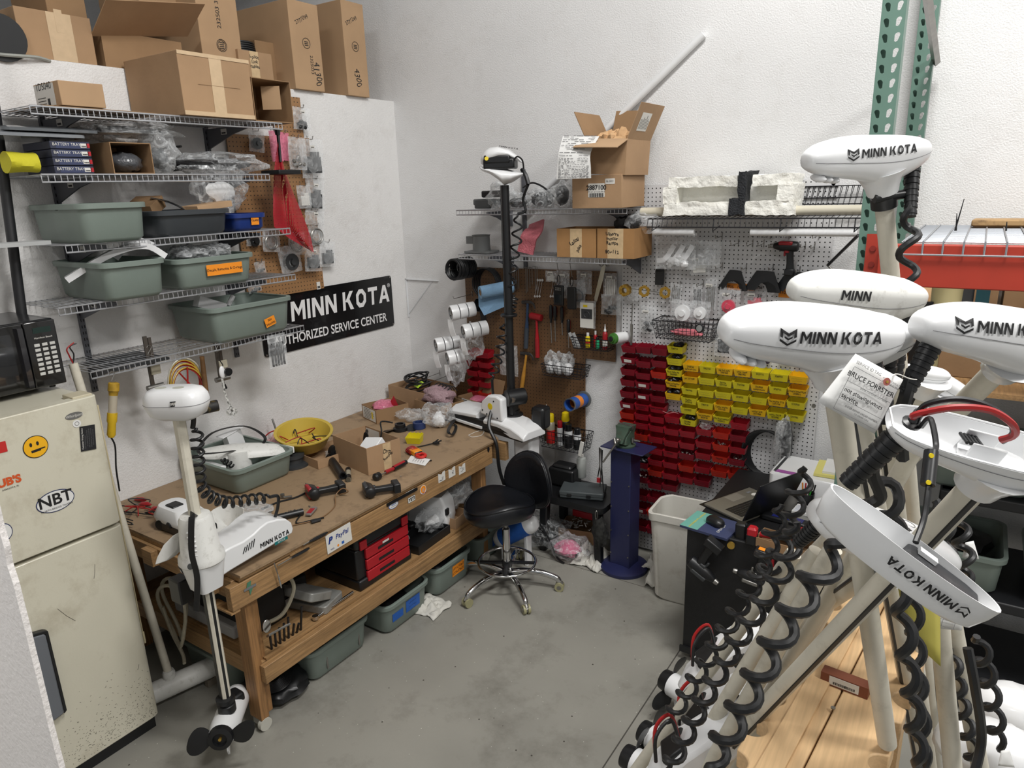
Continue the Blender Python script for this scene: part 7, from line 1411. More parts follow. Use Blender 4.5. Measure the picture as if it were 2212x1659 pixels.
P=AT(1075,880,(1.2,-.50));b=MB();F=frame(P+V((-.0,-.03,.0)),(1,-.2,0),(0,0,1));b.prism([(-.12,-.05),(.09,-.07),(.09,.085),(.04,.10),(-.04,.09),(-.10,.04)],-.03,.03,F);sp_=b.build('tilt_bracket',WPL,t,bevel=.012);disc(F@TR((-.015,.02,.0305)),.022,YEL,sp_,'yellow_dot');b=MB()
for x,y in((-.09,-.02),(-.05,-.04),(-.02,-.05),(.05,-.05),(.02,.06)):b.cyl((x,y,.03),(x,y,.032),.006,n=8,M=F)
b.build('bolt_holes',INK,sp_)
b=MB();b.box((S2[0]+.01,S2[1]-.03,1.08),(.08,.08,.14));b.cyl((S2[0]+.02,S2[1]-.09,1.13),(S2[0]+.09,S2[1]+.02,1.13),.055,n=16);b.build('tilt_motor',BPL,t,bevel=.006);b=MB();b.cyl((S2[0]+.075,S2[1]-.105,1.13),(S2[0]+.07,S2[1]-.07,1.13),.018,n=12);b.build('gear_boss',STEEL,t);b=MB(TR((S2[0],S2[1]-.01,0)));b.lathe([(.03,.98),(.078,.985),(.082,.997),(.075,1.005),(.06,1.01),(.058,1.03),(.03,1.04)],26);b.build('rubber_boot',BRUB,t,smooth=35)
b=MB();b.box((1.47,-.42,1.0),(.10,.10,.15));b.build('foot_pedal_end',BPL,t,bevel=.02)
b=MB();b.bb((1.31,-.52,BT-.16),(1.45,-.40,BT+.005));b.build('lower_arm',WPL,t,bevel=.02)
cable('power_cord',[AT(1064,880,(1.15,-.55)),AT(1056,920,(1.2,-.62)),AT(1072,960,(1.30,-.62)),AT(1080,1020,(1.32,-.6)),V((1.33,-.6,.45))],.012,BRUB,parent=t)
# STOOL
cx,cy=1.475,-.875;t=T('stool','black padded shop stool with chrome star base and foot ring','stool',(cx,cy,0))
sz=ZV(1095,(1.44,-.90));n_=V((-.55,-.83,0)).normalized();s_=V((0,0,1)).cross(n_)
b=MB();rs=[];C0=V((1.44,-.885,sz))
def seat_pt(a,k,z):r=.225*k*(1+.10*math.cos(2*a));return C0+n_*(r*math.cos(a)*.92)+s_*(r*math.sin(a)*1.0)+V((0,0,z))
for k,z in((.55,-.075),(.80,-.07),(.93,-.05),(1.,-.015),(.99,.02),(.93,.042),(.80,.05)):rs.append([seat_pt(a,k,z+.020*math.cos(2*a+PI)*(1 if z>0 else .5)*1.2)for a in[2*PI*i/32 for i in range(32)]])
for k in(.55,.3,.05):rs.append([seat_pt(a,k,.042+.020*math.cos(2*a+PI)*k)for a in[2*PI*i/32 for i in range(32)]])
b.rings(rs);b.build('seat',LEATH,t,smooth=60);b=MB();b.tube([seat_pt(a,.965,.038+.020*math.cos(2*a+PI)*1.1)for a in[2*PI*i/48 for i in range(48)]],.0035,5,loop=True);b.build('seat_piping',LEATH,t,smooth=True)
BC=AT(1150,1035,(1.60,-.62));nb=V((-.10,-1,0)).normalized();sb=V((0,0,1)).cross(nb);b=MB();rs=[];W,H=.178,.19
for ring,dz in((.0,-.03),(.7,-.03),(.95,-.025),(1.02,0),(.97,.022),(.8,.03),(.4,.022),(.02,.018)):
	rs.append([BC+sb*(W*ring*math.cos(a)*(1-.10*math.sin(a)+.04*math.sin(a)**2))+V((0,0,H*ring*math.sin(a)))+nb*(dz+.05*(ring*math.cos(a))**2)for a in[2*PI*i/32 for i in range(32)]])
b.rings(rs,cap=(False,False));b.build('backrest',LEATH,t,smooth=60);b=MB();b.tube([BC+sb*(W*1.0*math.cos(a)*(1-.10*math.sin(a)+.04*math.sin(a)**2))+V((0,0,H*math.sin(a)))+nb*(.012+.05*math.cos(a)**2)for a in[2*PI*i/40 for i in range(40)]],.004,5,loop=True);b.build('back_piping',LEATH,t,smooth=True)
b=MB();b.tube([BC-nb*.03+V((0,0,-.05)),BC-nb*.05+V((0,0,-.2)),C0-n_*.18+V((0,0,-.10)),C0+V((0,0,-.09))],.018,8,sx=.4);b.build('back_bracket',CHROME,t,smooth=True)
b=MB(TR((cx,cy,0)));b.cyl((0,0,.30),(0,0,sz-.07),.014,n=14);b.build('gas_rod',STEEL,t,smooth=True);b=MB(TR((cx,cy,0)));b.lathe([(.02,.10),(.026,.11),(.026,.22),(.024,.30),(.024,.40),(.016,.41)],18);b.build('column',CHROME,t,smooth=35)
zr=ZV(1213,(cx,cy));b=MB(TR((cx,cy,zr)));b.tube([(.182*math.cos(a),.182*math.sin(a),0)for a in[2*PI*i/44 for i in range(44)]],.0085,10,loop=True);b.build('foot_ring',CHROME,t,smooth=True);b=MB(TR((cx,cy,zr)))
for k in range(4):a=.5+k*PI/2;b.bb((.02,-.011,-.012),(.178,.011,.0),rotz(a))
b.cyl((0,-.0,-.03),(.0,0,.01),.032,n=14);b.build('ring_spokes',BPL,t);b=MB(TR((cx,cy,zr)));b.lathe([(.0,0),(.022,.003),(.026,.02),(.022,.035),(.0,.036)],10,TR((.03,-.045,-.03))@Matrix.Rotation(PI/2,4,'X'));b.build('clamp_knob',BPL,t)
for k,(px,py)in enumerate(((1018,1306),(1142,1333),(1200,1274),(1128,1197),(1014,1245))):
	g=HZ(px,py,0);d_=(V((g.x,g.y,0))-V((cx,cy,0)));d_.normalize();g=V((cx,cy,0))+d_*.335;b=MB();b.tube(spline([V((cx,cy,.095))+d_*.02,V((cx,cy,.115))+d_*.12,V((cx,cy,.112))+d_*.22,V((g.x,g.y,.085))-d_*.02,V((g.x,g.y,.058))]),lambda u:.020-.005*u,12,sx=1.1);l=b.build('star_leg',CHROME,t,smooth=True)
	side=d_.cross(V((0,0,1)));b=MB();c=V((g.x,g.y,.029))
	for sd in(-1,1):b.cyl(c+side*(.006*sd),c+side*(.022*sd),.029,n=20)
	b.build('caster_wheel',mat('smoke_caster',(150,146,112),.35),l,smooth=35);b=MB();b.cyl(c-side*.006,c+side*.006,.022,n=14);b.cyl(c+side*.0225,c+side*.024,.014,n=12);b.tube([c+V((0,0,.04)),c+V((0,0,.02))+d_*.02],.011,8);b.build('caster_hub',STEEL,l)
# UNDER THE BENCH
zs=LS+.001;tx0,tx1=.80,1.165;ty0,ty1=HZ(790,1285,.36).y-.0,HZ(890,1212,.36).y+.02;th=.34
t=T('tool_chest','black portable tool chest with three red drawers on the lower bench shelf','tool chest',(1.0,(ty0+ty1)/2,LS));b=MB();b.bb((tx0,ty0,zs),(tx1,ty1,zs+.06));b.bb((tx0,ty0,zs+.06),(tx1-.012,ty1,zs+th-.10));b.build('chest_body',BPL,t,bevel=.01);b=MB();b.bb((tx0,ty0-.004,zs+th-.10),(tx1,ty1+.004,zs+th));l=b.build('lid',BPL,t,bevel=.018);b=MB()
for k in range(5):b.bb((tx0+.05,ty0+.06+k*.06,zs+th),(tx1-.05,ty0+.09+k*.06,zs+th+.006))
b.build('lid_ribs',BPL,l,bevel=.003)
for s_y in(ty0+.02,ty1-.07):b=MB();b.bb((tx1-.002,s_y,zs+th-.10),(tx1+.010,s_y+.05,zs+th-.05));b.build('latch',RED,l,bevel=.003)
for k in range(3):b=MB();z=zs+.035+.068*k;b.bb((tx1-.012,ty0+.06,z),(tx1+.006,ty1-.02,z+.060));d_=b.build('drawer',RED,t,bevel=.004);b=MB();b.bb((tx1+.006,(ty0+ty1)/2-.06,z+.018),(tx1+.0075,(ty0+ty1)/2+.06,z+.034));b.build('handle_recess',INK,d_)
sticker(frame((tx1+.0085,(ty0+ty1)/2,zs+.035+.136+.045),(0,1,0),(0,0,1)),.05,.012,LABEL,t,'maker_plate')
for k,(y,z,rz_,tl,lb)in enumerate(((-2.03,.0,.25,0,'dirty grey metal box lying flat under the leaning one'),(-2.10,.045,.15,-.42,'dirty grey metal box with rounded corners leaning on the lower bench shelf'))):M=TR((1.0,y,zs+z+(.035 if k else 0)))@rotz(rz_)@Matrix.Rotation(tl,4,'X');b=MB(M);b.rings([rrect(.30,.17,.02,0),rrect(.30,.17,.02,.045)]);t=b.build('metal_box',mat('dirty_aluminium',(150,150,146),.5,.4,dirt=.5,dirtcol=(90,88,84),dscale=12),smooth=40,bevel=.005);tag(t,lb,'box')
for k in range(8):y=-2.40+.025*k;b=MB();b.cyl((1.15,y,zs),(1.15+.004*k,y,zs+(.08,.07,.09,.10,.12,.07,.06,.14)[k]),.006,n=10);tag(b.build('drill_bit',BPL),'black drill bit standing in the row behind the bench leg','drill bit','drill bits behind the bench leg')
A,B=V((1.15,-2.13,zs+.012)),V((1.14,-1.86,zs+.012));b=MB();b.cyl(A,B,.008,n=10);b.cyl(A+V((0,0,-.005)),A+V((0,0,.014)),.016,n=14);t=b.build('ratchet',CHROME,smooth=40);tag(t,'long chrome ratchet lying on the edge of the lower bench shelf','ratchet');sticker(frame(A.lerp(B,.3)+V((0,0,.009)),(0,1,0),(1,0,.2)),.04,.012,LABEL,t,'white_tape')
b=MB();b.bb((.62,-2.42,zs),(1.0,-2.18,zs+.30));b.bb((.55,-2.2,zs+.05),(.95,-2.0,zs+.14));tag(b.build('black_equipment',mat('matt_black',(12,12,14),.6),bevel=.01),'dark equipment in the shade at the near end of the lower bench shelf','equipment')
cable('hose',[V((1.06,-2.28,.74)),V((1.08,-2.22,.66)),V((1.09,-2.19,.56)),V((1.06,-2.25,.44)),V((1.0,-2.32,.40))],.010,_M['ivory_hose'],'white hose curving down onto the lower bench shelf','hose');cable('red_lead',[V((1.05,-2.33,.80)),V((1.06,-2.30,.77)),V((1.06,-2.28,.74))],.005,_M['red_wire'],'red lead above the white hose under the bench','lead')
t=T('parts_tray','black divided plastic tray on the lower bench shelf beside the tool chest','tray',(.98,-1.22,zs));b=MB(TR((.98,-1.20,zs))@rotz(.05));b.frame_box((-.19,-.17,0),(.19,.15,.055),.006);b.bb((-.005,-.17,.006),(.005,.15,.05));b.bb((-.19,-.01,.006),(0,0,.05));b.build('tray_body',BPL,t);lump((.90,-1.12,zs+.03),(.05,.04,.02),2,1,.3).build('coiled_cable',BRUB,t,smooth=50)
t=T('motor_mount','white boxy motor mount on the lower bench shelf under the cut cards','motor mount',(.95,-.98,zs));b=MB(TR((.98,-1.0,zs))@rotz(.3));b.rings([[(x*1.,y,z)for x,y,z in rrect(w,d,.02,z_)]for w,d,z_ in((.26,.15,.01),(.28,.17,.06),(.26,.16,.17),(.20,.13,.22))]);b.build('white_body',WPL,t,smooth=35);b=MB(TR((.98,-1.0,zs))@rotz(.3));b.bb((.13,-.08,.11),(.145,-.05,.15));b.build('black_latch',BPL,t);cable('cord',[V((1.0,-.97,zs+.22)),V((1.02,-.92,zs+.30)),V((1.0,-.85,zs+.34)),V((.9,-.75,zs+.33))],.006,BRUB,parent=t)
bag('clear_bag','clear bag with white propeller blades under the bench front',V((1.04,-1.06,zs+.08)),(.09,.13,.075),171,flat=zs,inner=[(WPL,(.03,.09,.03),(.02,0,.0))]);bag('clear_bag','clear bag above the white motor mount near the bench leg',V((1.0,-.80,zs+.15)),(.12,.14,.09),172,m=CLEARW);bag('clear_bag','clear bag of white parts just right of the tool chest',V((.98,-1.34,zs+.07)),(.09,.07,.07),173,m=CLEARW,flat=zs,inner=[(WPL,(.05,.04,.04),(0,0,-.01))])
t,M=carton('carton','small open carton with a red and a grey bin under the bench','box',(1.05,-.92,zs),(.22,.16,.07),rz=.1,open_top=True);
for k in range(2):c='rd'[k];bb_=T('parts_bin',('red','dark')[k]+' bin standing in the small carton under the bench','bin',M@V((-.04+.08*k,.03,.01)));o=bin_mesh(bb_,c);o.data=o.data.copy();o.data.materials[0]=BM['r']if k==0 else DGREY
for k,(y,w,x,tg,lb,sz_)in enumerate(((-1.98,.44,.94,None,'sage tub on the floor at the near end under the bench',.19),(-1.50,.40,.99,('| ',BLUET),'sage tub on the floor with blue tape labels under the bench',.19),(-1.06,.38,.99,('24V|cups control',ORANGE),'sage tub on the floor with an orange 24V label under the bench',.20),(-.60,.38,.98,('cups',BLUET),'sage tub on the floor at the far end with blue tape',.19))):
	t,M=tub('tub',lb,'tub',(x,y,.002),(.44,w,sz_),r=.05)
	if tg:
		F=M@frame((.203,.04,sz_*.55),(0,1,0),(.06,0,1));o=sticker(F,.12,.075,tg[1],t,'tape_label');
		if k==1:sticker(F@TR((-.13,-.01,0)),.09,.05,tg[1],t,'tape_label');scribble(F@TR((0,0,.001)),.11,.06,3,o,3)
		elif k==3:sticker(F@TR((.1,0,0)),.03,.04,tg[1],t,'tape_label')
		else:
			for i,ln in enumerate(('24V CORD','CONTROL')):txt(ln,F@TR((0,.014-.03*i,.0014)),.024,INK,o,hand=1)
	if k==0:
		for yy in(-.1,.13):b=MB();b.cyl(M@V((.19,yy,.20)),M@V((.20,yy,.04)),.006,n=8);tag(b.build('steel_pin',STEEL),'steel pin resting against the nearest floor tub','pin','steel pins on the nearest floor tub')
	lump(M@V((0,0,sz_*.5)),(.14,.12,.06),7+k,1,.3).build('tub_contents',BPL,t,smooth=50)
t,M=tub('tub','sage tub on the floor behind the clamped trolling motor','tub',(.62,-2.25,.002),(.44,.40,.18));b=MB();b.bb((.45,-2.46,.372),(.95,-2.10,.44));tag(b.build('grey_tray',mat('grey_tray',(150,150,150),.5),bevel=.01),'flat grey box at the near end of the lower bench shelf','box')
t=T('tool_bag','black bag with a coiled black cable on the floor by the near bench leg','bag',(.98,-2.30,0));lump((.99,-2.29,.05),(.17,.15,.055),21,3,.25,flat=.002).build('bag_body',BPL,t,smooth=60);b=MB()
for k in range(9):b.tube([(1.03+(.10-.006*k)*math.cos(a),-2.34+(.08-.005*k)*math.sin(a),.10+.003*k+.01*math.sin(a))for a in[i*PI/12 for i in range(24)]],.004,5,loop=True)
b.build('coiled_cable',BRUB,t,smooth=True)
A,B=AT(1080,1165,(1.36,-.56)),AT(1150,1130,(1.62,-.50));ax=(B-A).normalized();L=(B-A).length;t=T('air_tank','small white cylinder tank with blue tape behind the stool','tank',(1.45,-.5,0));b=MB(along(A,B));b.lathe([(.0,-.035),(.04,-.028),(.058,0),(.062,.02),(.062,L-.02),(.058,L),(.04,L+.028),(.0,L+.035)],24);b.build('tank_body',WPL,t,smooth=60);b=MB(along(A,B));b.lathe([(.0635,L*.1),(.0635,L*.85)],24,cap=(False,False));b.build('blue_tape',BLUET,t,smooth=True)
for u in(.15,.85):b=MB();c=A.lerp(B,u);b.bb((c.x-.012,c.y-.03,.0),(c.x+.012,c.y+.03,c.z-.03));b.build('foot',WPL,t,bevel=.004)
# BLACK CABINET
CXa,CYa,CH=2.675,-1.0,.765;MB_=mat('cabinet_black',(16,16,18),.55,bump=.25,bscale=400)
t=T('tool_cabinet','waist high black rolling tool cabinet with drills stuck to its side','cabinet',(2.95,-.65,0));b=MB();b.bb((CXa,CYa,.06),(CXa+.56,-.10,CH));b.build('cabinet_body',MB_,t,bevel=.006);b=MB();b.bb((CXa+.02,CYa+.02,.045),(CXa+.54,-.12,.06));b.bb((CXa-.012,CYa-.012,.05),(CXa+.57,CYa,.085));b.build('base_frame',BPL,t)
for x,y in((CXa+.05,CYa+.04),(CXa+.5,CYa+.04),(CXa+.05,-.16)):b=MB();b.cyl((x-.012,y,.025),(x+.012,y,.025),.025,n=16);b.build('caster_wheel',BRUB,t)
CZ=CH+.001
def CZp(px,py,dz=0.):return HZ(px,py,CZ+dz)
q4=[CZp(1533,1100,.018),CZp(1643,1152,.018),CZp(1690,1066,.018),CZp(1583,1040,.018)];lx=(q4[1]-q4[0]);lx.z=0;W_=lx.length;ly=(q4[3]-q4[0]);ly.z=0;D_=ly.length;cxy=(q4[0]+q4[1]+q4[2]+q4[3])/4
t=T('laptop','open silver grey laptop on the black tool cabinet','laptop',(cxy.x,cxy.y,CZ));yw=math.atan2(lx.y,lx.x);M=TR((cxy.x,cxy.y,CZ))@rotz(yw);sn=ly.dot(V((-math.sin(yw),math.cos(yw),0)));W_,D_=.26,.36
LG=mat('laptop_grey',(120,116,106),.4,.3);b=MB(M);b.bb((-W_/2,-D_/2,.003),(W_/2,D_/2,.018));b.build('base',LG,t,bevel=.004);b=MB(M);KW,KD=.0165,.0175
for r_ in range(6):
	for c in range(16):b.box((.0+r_*.0185-.004,-D_/2+.04+c*.0187,.0188),(KW,KD-.001,.0016))
b.build('keyboard',BPL,t,bevel=.001);b=MB(M);b.box((-.085,.01,.0184),(.065,.10,.0008));b.build('touchpad',mat('pad_grey',(128,124,114),.3),t);disc(M@frame((-.05,.125,.0184),(0,-1,0),(1,0,0)),.02,LABEL,t,'round_sticker',.7);sticker(M@frame((-.085,.12,.0184),(0,-1,0),(1,0,0)),.03,.018,LGREY,t,'spec_sticker')
b=MB(M@TR((W_/2,0,.018))@Matrix.Rotation(math.radians(22),4,'Y'));b.bb((-.004,-D_/2,0),(.004,D_/2,.24));sc_=b.build('screen',BPL,t,bevel=.002)
b=MB(TR((cxy.x-.01,cxy.y,CZ))@rotz(yw));b.bb((-W_/2-.02,-D_/2-.0,0),(W_/2+.02,D_/2+.03,.0025));tag(b.build('mat_sheet',BRUB),'thin black mat under the open laptop','mat')
b=MB();qv=[CZp(1484,1132),CZp(1560,1170),CZp(1585,1150),CZp(1588,1122),CZp(1520,1104)];cc=CZp(1537,1137);M=TR((cc.x,cc.y,CZ))@rotz(-.12);b=MB(M);b.bb((-.125,-.10,0),(.125,.10,.012));t=b.build('manual',mat('navy_print',(52,60,92),.5));tag(t,'teal and navy printed manual under the mouse','book');b=MB(M);b.bb((-.125,-.10,.012),(-.03,.10,.0128));o=b.build('teal_panel',mat('teal_cover',(100,158,146),.5),t);F=M@frame((-.078,0,.0132),(0,1,0),(-1,0,0));txt('AUTHORIZED PTE. CATALOG',F,.014,YEL,o,bold=.01);txt('CHEVRON',M@frame((.06,-.02,.0124),(0,1,0),(-1,0,0)),.02,LABEL,t,hand=1)
P=CZp(1545,1132,.014);b=MB(TR(P)@rotz(-.5));b.rings([[(x*k,y*k,z)for x,y,_ in rrect(.105,.06,.028,0)]for k,z in((.9,0),(1,.008),(.96,.022),(.75,.033),(.3,.037))]);tag(b.build('mouse',BPL,smooth=60),'black computer mouse on the manual','mouse')
b=MB(TR(CZp(1600,1160)));b.rings([rrect(.05,.045,.008,0),rrect(.05,.045,.008,.07),rrect(.04,.035,.008,.078)]);tag(b.build('battery_pack',BPL,smooth=30),'black battery pack standing on the cabinet front','battery');P=CZp(1624,1172);t=T('battery_pack','battery pack with a red cap standing on the cabinet front','battery',P);b=MB(TR(P));b.rings([rrect(.05,.05,.008,0),rrect(.05,.05,.008,.045)]);b.build('pack_body',BPL,t);b=MB(TR(P));b.rings([rrect(.045,.045,.008,.045),rrect(.045,.045,.008,.075),rrect(.03,.03,.006,.085)]);b.build('red_cap',RED,t)
t,M=carton('carton','shallow open carton holding a dark red heat tool on the cabinet','box',(CZp(1682,1185).x+.02,CZp(1682,1185).y+.02,CZ),(.24,.12,.045),rz=-.12,open_top=True,m=CARD2);b=MB(M@TR((.0,.0,.05))@Matrix.Rotation(-.15,4,'Y'));b.tube([(-.12,0,0),(-.06,0,.002),(.03,0,.012),(.08,0,.02)],lambda u:.014+.006*u,10);b.box((.085,0,.035),(.03,.04,.05));t=b.build('heat_tool',DRED,smooth=40);tag(t,'dark red heat tool lying in the shallow carton','tool');b=MB(M@TR((0,.03,.065))@rotz(.2));b.bb((-.04,-.025,0),(.13,.03,.03));tag(b.build('power_supply',BPL,bevel=.008),'black power supply brick on the shallow carton','power supply')
b=MB(TR(CZp(1690,1128))@rotz(-.1));b.bb((-.10,-.03,0),(.12,.035,.03));t=b.build('display_unit',BPL,bevel=.008);tag(t,'black display unit with a navy screen beside the laptop','display');b=MB(TR(CZp(1690,1128))@rotz(-.1));b.bb((-.05,-.02,.0305),(.10,.025,.0312));b.build('screen',mat('navy_screen',(34,40,100),.2),t)
def hangM(px,py,yaw,tiltv):P=_pl(px,py,1,CYa-.07);return TR(P)@Matrix.Rotation(tiltv,4,'Y')@rotz(yaw)@Matrix.Rotation(PI,4,'X')
driver('cordless_drill','large black cordless drill hung upside down on the cabinet face',hangM(1512,1228,0,.55)@Matrix.Rotation(PI,4,'Z'),BPL,DGREY,1.05,True,False);t,M=driver('impact_driver','smaller black driver with orange tape hung upside down on the cabinet face',hangM(1628,1248,0,.12),BPL,STEEL,.95,True,False);sticker(M@frame((.02,.0,-.1705),(1,0,0),(0,-1,0)),.05,.03,ORANGE,t,'orange_tape')
P=_pl(1580,1177,1,CYa-.01);b=MB();b.cyl(P,P+V((0,-.012,0)),.018,n=18);tag(b.build('magnet_disc',GOLD,smooth=35),'round brass coloured magnet on the cabinet face','magnet');P=_pl(1664,1215,1,CYa-.02);b=MB();b.box(P,(.03,.03,.10));tag(b.build('red_box',DRED,bevel=.003),'dark red box standing against the cabinet beside the cords','box')
b=MB();TZ=.74;b.bb((2.98,-.55,TZ-.02),(3.32,-.06,TZ));b.bb((3.0,-.52,0),(3.03,-.49,TZ-.02));b.bb((3.27,-.52,0),(3.30,-.49,TZ-.02));
P=BW(1745,1030,.38);t=T('printer','white printer with a stack of papers on top behind the laptop','printer',(P.x,-.30,CZ));M=TR((P.x-.0,-.27,CZ))@rotz(-.05);b=MB(M);b.rings([rrect(.38,.30,.03,.0),rrect(.38,.30,.03,.13),rrect(.36,.28,.03,.145)]);b.build('printer_body',WPL,t,smooth=35);b=MB(M);b.bb((-.17,-.13,.1455),(-.155,.13,.147));b.build('dark_slot',DGREY,t);sticker(M@frame((-.08,-.12,.146),(1,0,0),(0,1,0)),.16,.04,mat('plum_label',(150,80,150),.5),t,'plum_label')
b=MB(M@rotz(.1));b.bb((.02,-.10,.148),(.24,.12,.162));b.k=1;b.bb((.06,-.08,.1625),(.24,.12,.175));t=b.build('paper_stack',[mat('yellow_paper',(214,206,120),.7),PAPER]);tag(t,'stack of yellow and white papers lying on the printer','papers')
P=HZ(1705,1075,CZ+.06);b=MB(TR((P.x,P.y,CZ)));b.lathe([(.04,0),(.042,.05),(.04,.055),(.036,.10),(.034,.11),(.0,.11)],18);tag(b.build('lidded_cup',mat('grey_cup',(110,108,104),.5),smooth=35),'grey lidded cup behind the laptop screen','cup');P=HZ(1742,1075,CZ+.06);t=T('pen_cup','black cup full of pens beside the printer','cup',(P.x,P.y,CZ));b=MB(TR((P.x,P.y,CZ)));b.lathe([(.035,0),(.04,.09),(.037,.09),(.033,.004)],16);b.build('cup_body',BPL,t,smooth=35)
for k,m in enumerate((ORANGE,RED,LABEL,mat('pen_green',(60,170,60),.4),BPL)):b=MB();a=V((P.x-.015+.008*k,P.y,CZ+.02));b.cyl(a,a+V((-.01+.008*k,.0,.12)),.004,n=8);b.build('pen',m,t)
P=HZ(1738,1105,CZ+.03);b=MB(TR(P)@rotz(-.1));b.bb((-.05,-.05,0),(.05,.05,.012));t=b.build('note_pad',PAPER);tag(t,'white ruled note pad beside the pen cup','note pad');b=MB(TR(P)@rotz(-.1));
for k in range(7):b.box((0,-.04+.012*k,.0125),(.09,.0014,.0006))
b.build('ruled_lines',mat('rule_blue',(110,130,180),.6),t);b=MB(TR((P.x,P.y-.0,CZ)));b.frame_box((-.055,-.05,0),(.055,.05,P.z-CZ),.002);tag(b.build('clear_container',mat('frosted',(196,196,190),.4,alpha=.7)),'frosted container under the note pad','container')
P=CZp(1660,1085);M=TR((P.x+.06,-.13,CZ+.04))@rotz(.3)@Matrix.Rotation(PI/2,4,'X');driver('cordless_drill','black and red cordless drill lying behind the laptop',M,BPL,DRED,1.,True,False)
# PALLET RACK
def upright(label,x0,y,z1):
	t=T('rack_upright',label,'rack upright',(x0+.038,y,0));w,pt,th=.076,.0508,.002;b=MB();n=12
	tear=[(.0088*math.cos(a),.0088*math.sin(a)+.006)for a in[PI*(-.15)+PI*1.3*k/8 for k in range(9)]]+[(-.0052,-.013),(.0,-.0155),(.0052,-.013)]
	F=frame((x0,y,0),(1,0,0),(0,0,1))
	for k in range(int(z1/pt)):
		for cx_,sg in((w*.25,1),(w*.75,-1)):
			c=(cx_,k*pt+pt/2);hole=[(c[0]+sg*(p[0]*1.0-p[1]*.18),c[1]+p[1])for p in tear];hole=hole if sg==1 else hole[::-1]
			out=[];a_,h_=w/4,pt/2
			for(px_,py_)in hole:dx,dy=px_-c[0],py_-c[1];s_=min(a_/max(1e-6,abs(dx)),h_/max(1e-6,abs(dy)));out.append((c[0]+dx*s_,c[1]+dy*s_))
			m=len(hole);b.add([(p[0],p[1],0)for p in hole]+[(p[0],p[1],0)for p in out],[(i,(i+1)%m,m+(i+1)%m,m+i)for i in range(m)],F)
			for i in range(m):
				p,q=out[i],out[(i+1)%m];pv,qv=abs(abs(p[0]-c[0])-a_)<1e-6,abs(abs(q[0]-c[0])-a_)<1e-6
				if pv!=qv:b.add([(p[0],p[1],0),(p[0]if pv else q[0],q[1]if pv else p[1],0),(q[0],q[1],0)],[(0,1,2)],F)
	b.build('front_plate',GREEN,t);b=MB()
	for x in(x0,x0+w):b.bb((x-.001,y+.0005,0),(x+.001,y+.07,z1))
	b.bb((x0,y+.068,0),(x0+.036,y+.070,z1));b.build('side_flange',GREEN,t);return t
upright('front green rack upright with teardrop holes',3.342,-1.10,4.3);upright('rear green rack upright standing against the back wall',3.372,-.12,4.4)
b=MB();b.tube([(3.44,-1.05,3.20),(3.46,-.08,2.95)],.018,4);tag(b.build('rack_brace',STEEL),'galvanised brace between the two green uprights','brace')
t=T('rack_beam','orange red pallet rack beam with wire deck above it','rack beam',(4.2,-1.13,2.05));b=MB();b.bb((3.42,-1.15,2.045),(6.2,-1.10,2.20));b.build('beam',REDB,t,bevel=.004);b=MB();b.bb((3.37,-1.106,2.02),(3.435,-1.1025,2.235));c_=b.build('end_connector',REDB,t);b=MB()
for z in(2.07,2.12,2.18):b.cyl((3.395,-1.1075,z),(3.395,-1.11,z),.011,n=14)
b.build('rivets',mat('dark_red',(130,36,26),.5),c_)
t=T('wire_deck_panel','galvanised wire deck lying on the orange red beam','wire deck',(4.2,-.6,2.2));b=MB();DK=mat('galvanised',(168,172,178),.35,.8)
for i in range(24):x=3.50+.063*i;b.tube([(x,-.08,2.212),(x,-1.155,2.212),(x,-1.160,2.165)],.0032,5)
for i in range(22):b.tube([(3.49,-.08-.049*i,2.207),(5.0,-.08-.049*i,2.207)],.0026,4)
b.tube([(3.49,-1.162,2.165),(5.0,-1.162,2.165)],.0035,5);b.build('wire_grid',DK,t)
for k,(px,py,px2,py2)in enumerate(((2063,497,2083,428),(2065,500,2067,462),(2178,468,2180,448))):A=BW(px,py,.6);A.z=2.216;B=A+(BW(px2,py2,.6)-BW(px,py,.6));b=MB();b.tube([A,A.lerp(B,.5),B],lambda u:.0035-.002*u,6);tag(b.build('cable_tie',BPL),'black cable tie standing up from the wire deck','cable tie','cable ties on the wire deck')
P=HZ(2145,490,2.216);b=MB(TR((P.x+.2,P.y+.1,2.216))@rotz(-.05));b.bb((-.28,-.08,0),(.4,.08,.028));tag(b.build('rough_board',mat('bark_board',(170,138,96),.8,dirt=1,dirtcol=(84,64,44),dscale=14),bevel=.006),'rough edged board lying on the wire deck','board')
for k in range(5):b=MB(TR((4.02+.006*k,-.80,2.217+.010*k))@rotz(-.2));b.bb((-.09,-.09,0),(.16,.09,.009));tag(b.build('thin_panel',PINE if k%2 else mat('pale_panel',(214,200,184),.6)),NORD[4-k]+' pale panel from the top in the stack on the wire deck','panel','panel stack')
b=MB();b.bb((3.42,-1.02,1.62),(5.6,-.12,1.64));tag(b.build('shelf_board',WOOD),'lower rack shelf board under the marked cartons','shelf')
for(x,w,h,txs,m,lb)in((3.80,.30,.20,('927',),CARD2,'carton marked 927 on the rack shelf'),(4.14,.32,.22,('277','277','Ultz'),CARD2,'carton marked 277 Ultz on the rack shelf at the right edge'),(4.22,.34,.18,(),CARD,'carton with a small white label high under the beam')):
	z=1.641 if txs else 1.885;t,M=carton('carton',lb,'box',(x,-.62,z),(w,.4,h),m=m)
	for i,s_ in enumerate(txs):txt(s_,M@frame((.0,-.2008,h*.72-.05*i),(1,0,0),(0,0,1)),.05,INK,t,hand=1)
	if not txs:sticker(M@frame((-.08,-.2008,.07),(1,0,.5),(-.5,0,1)),.09,.05,LABEL,t,'label_2070')
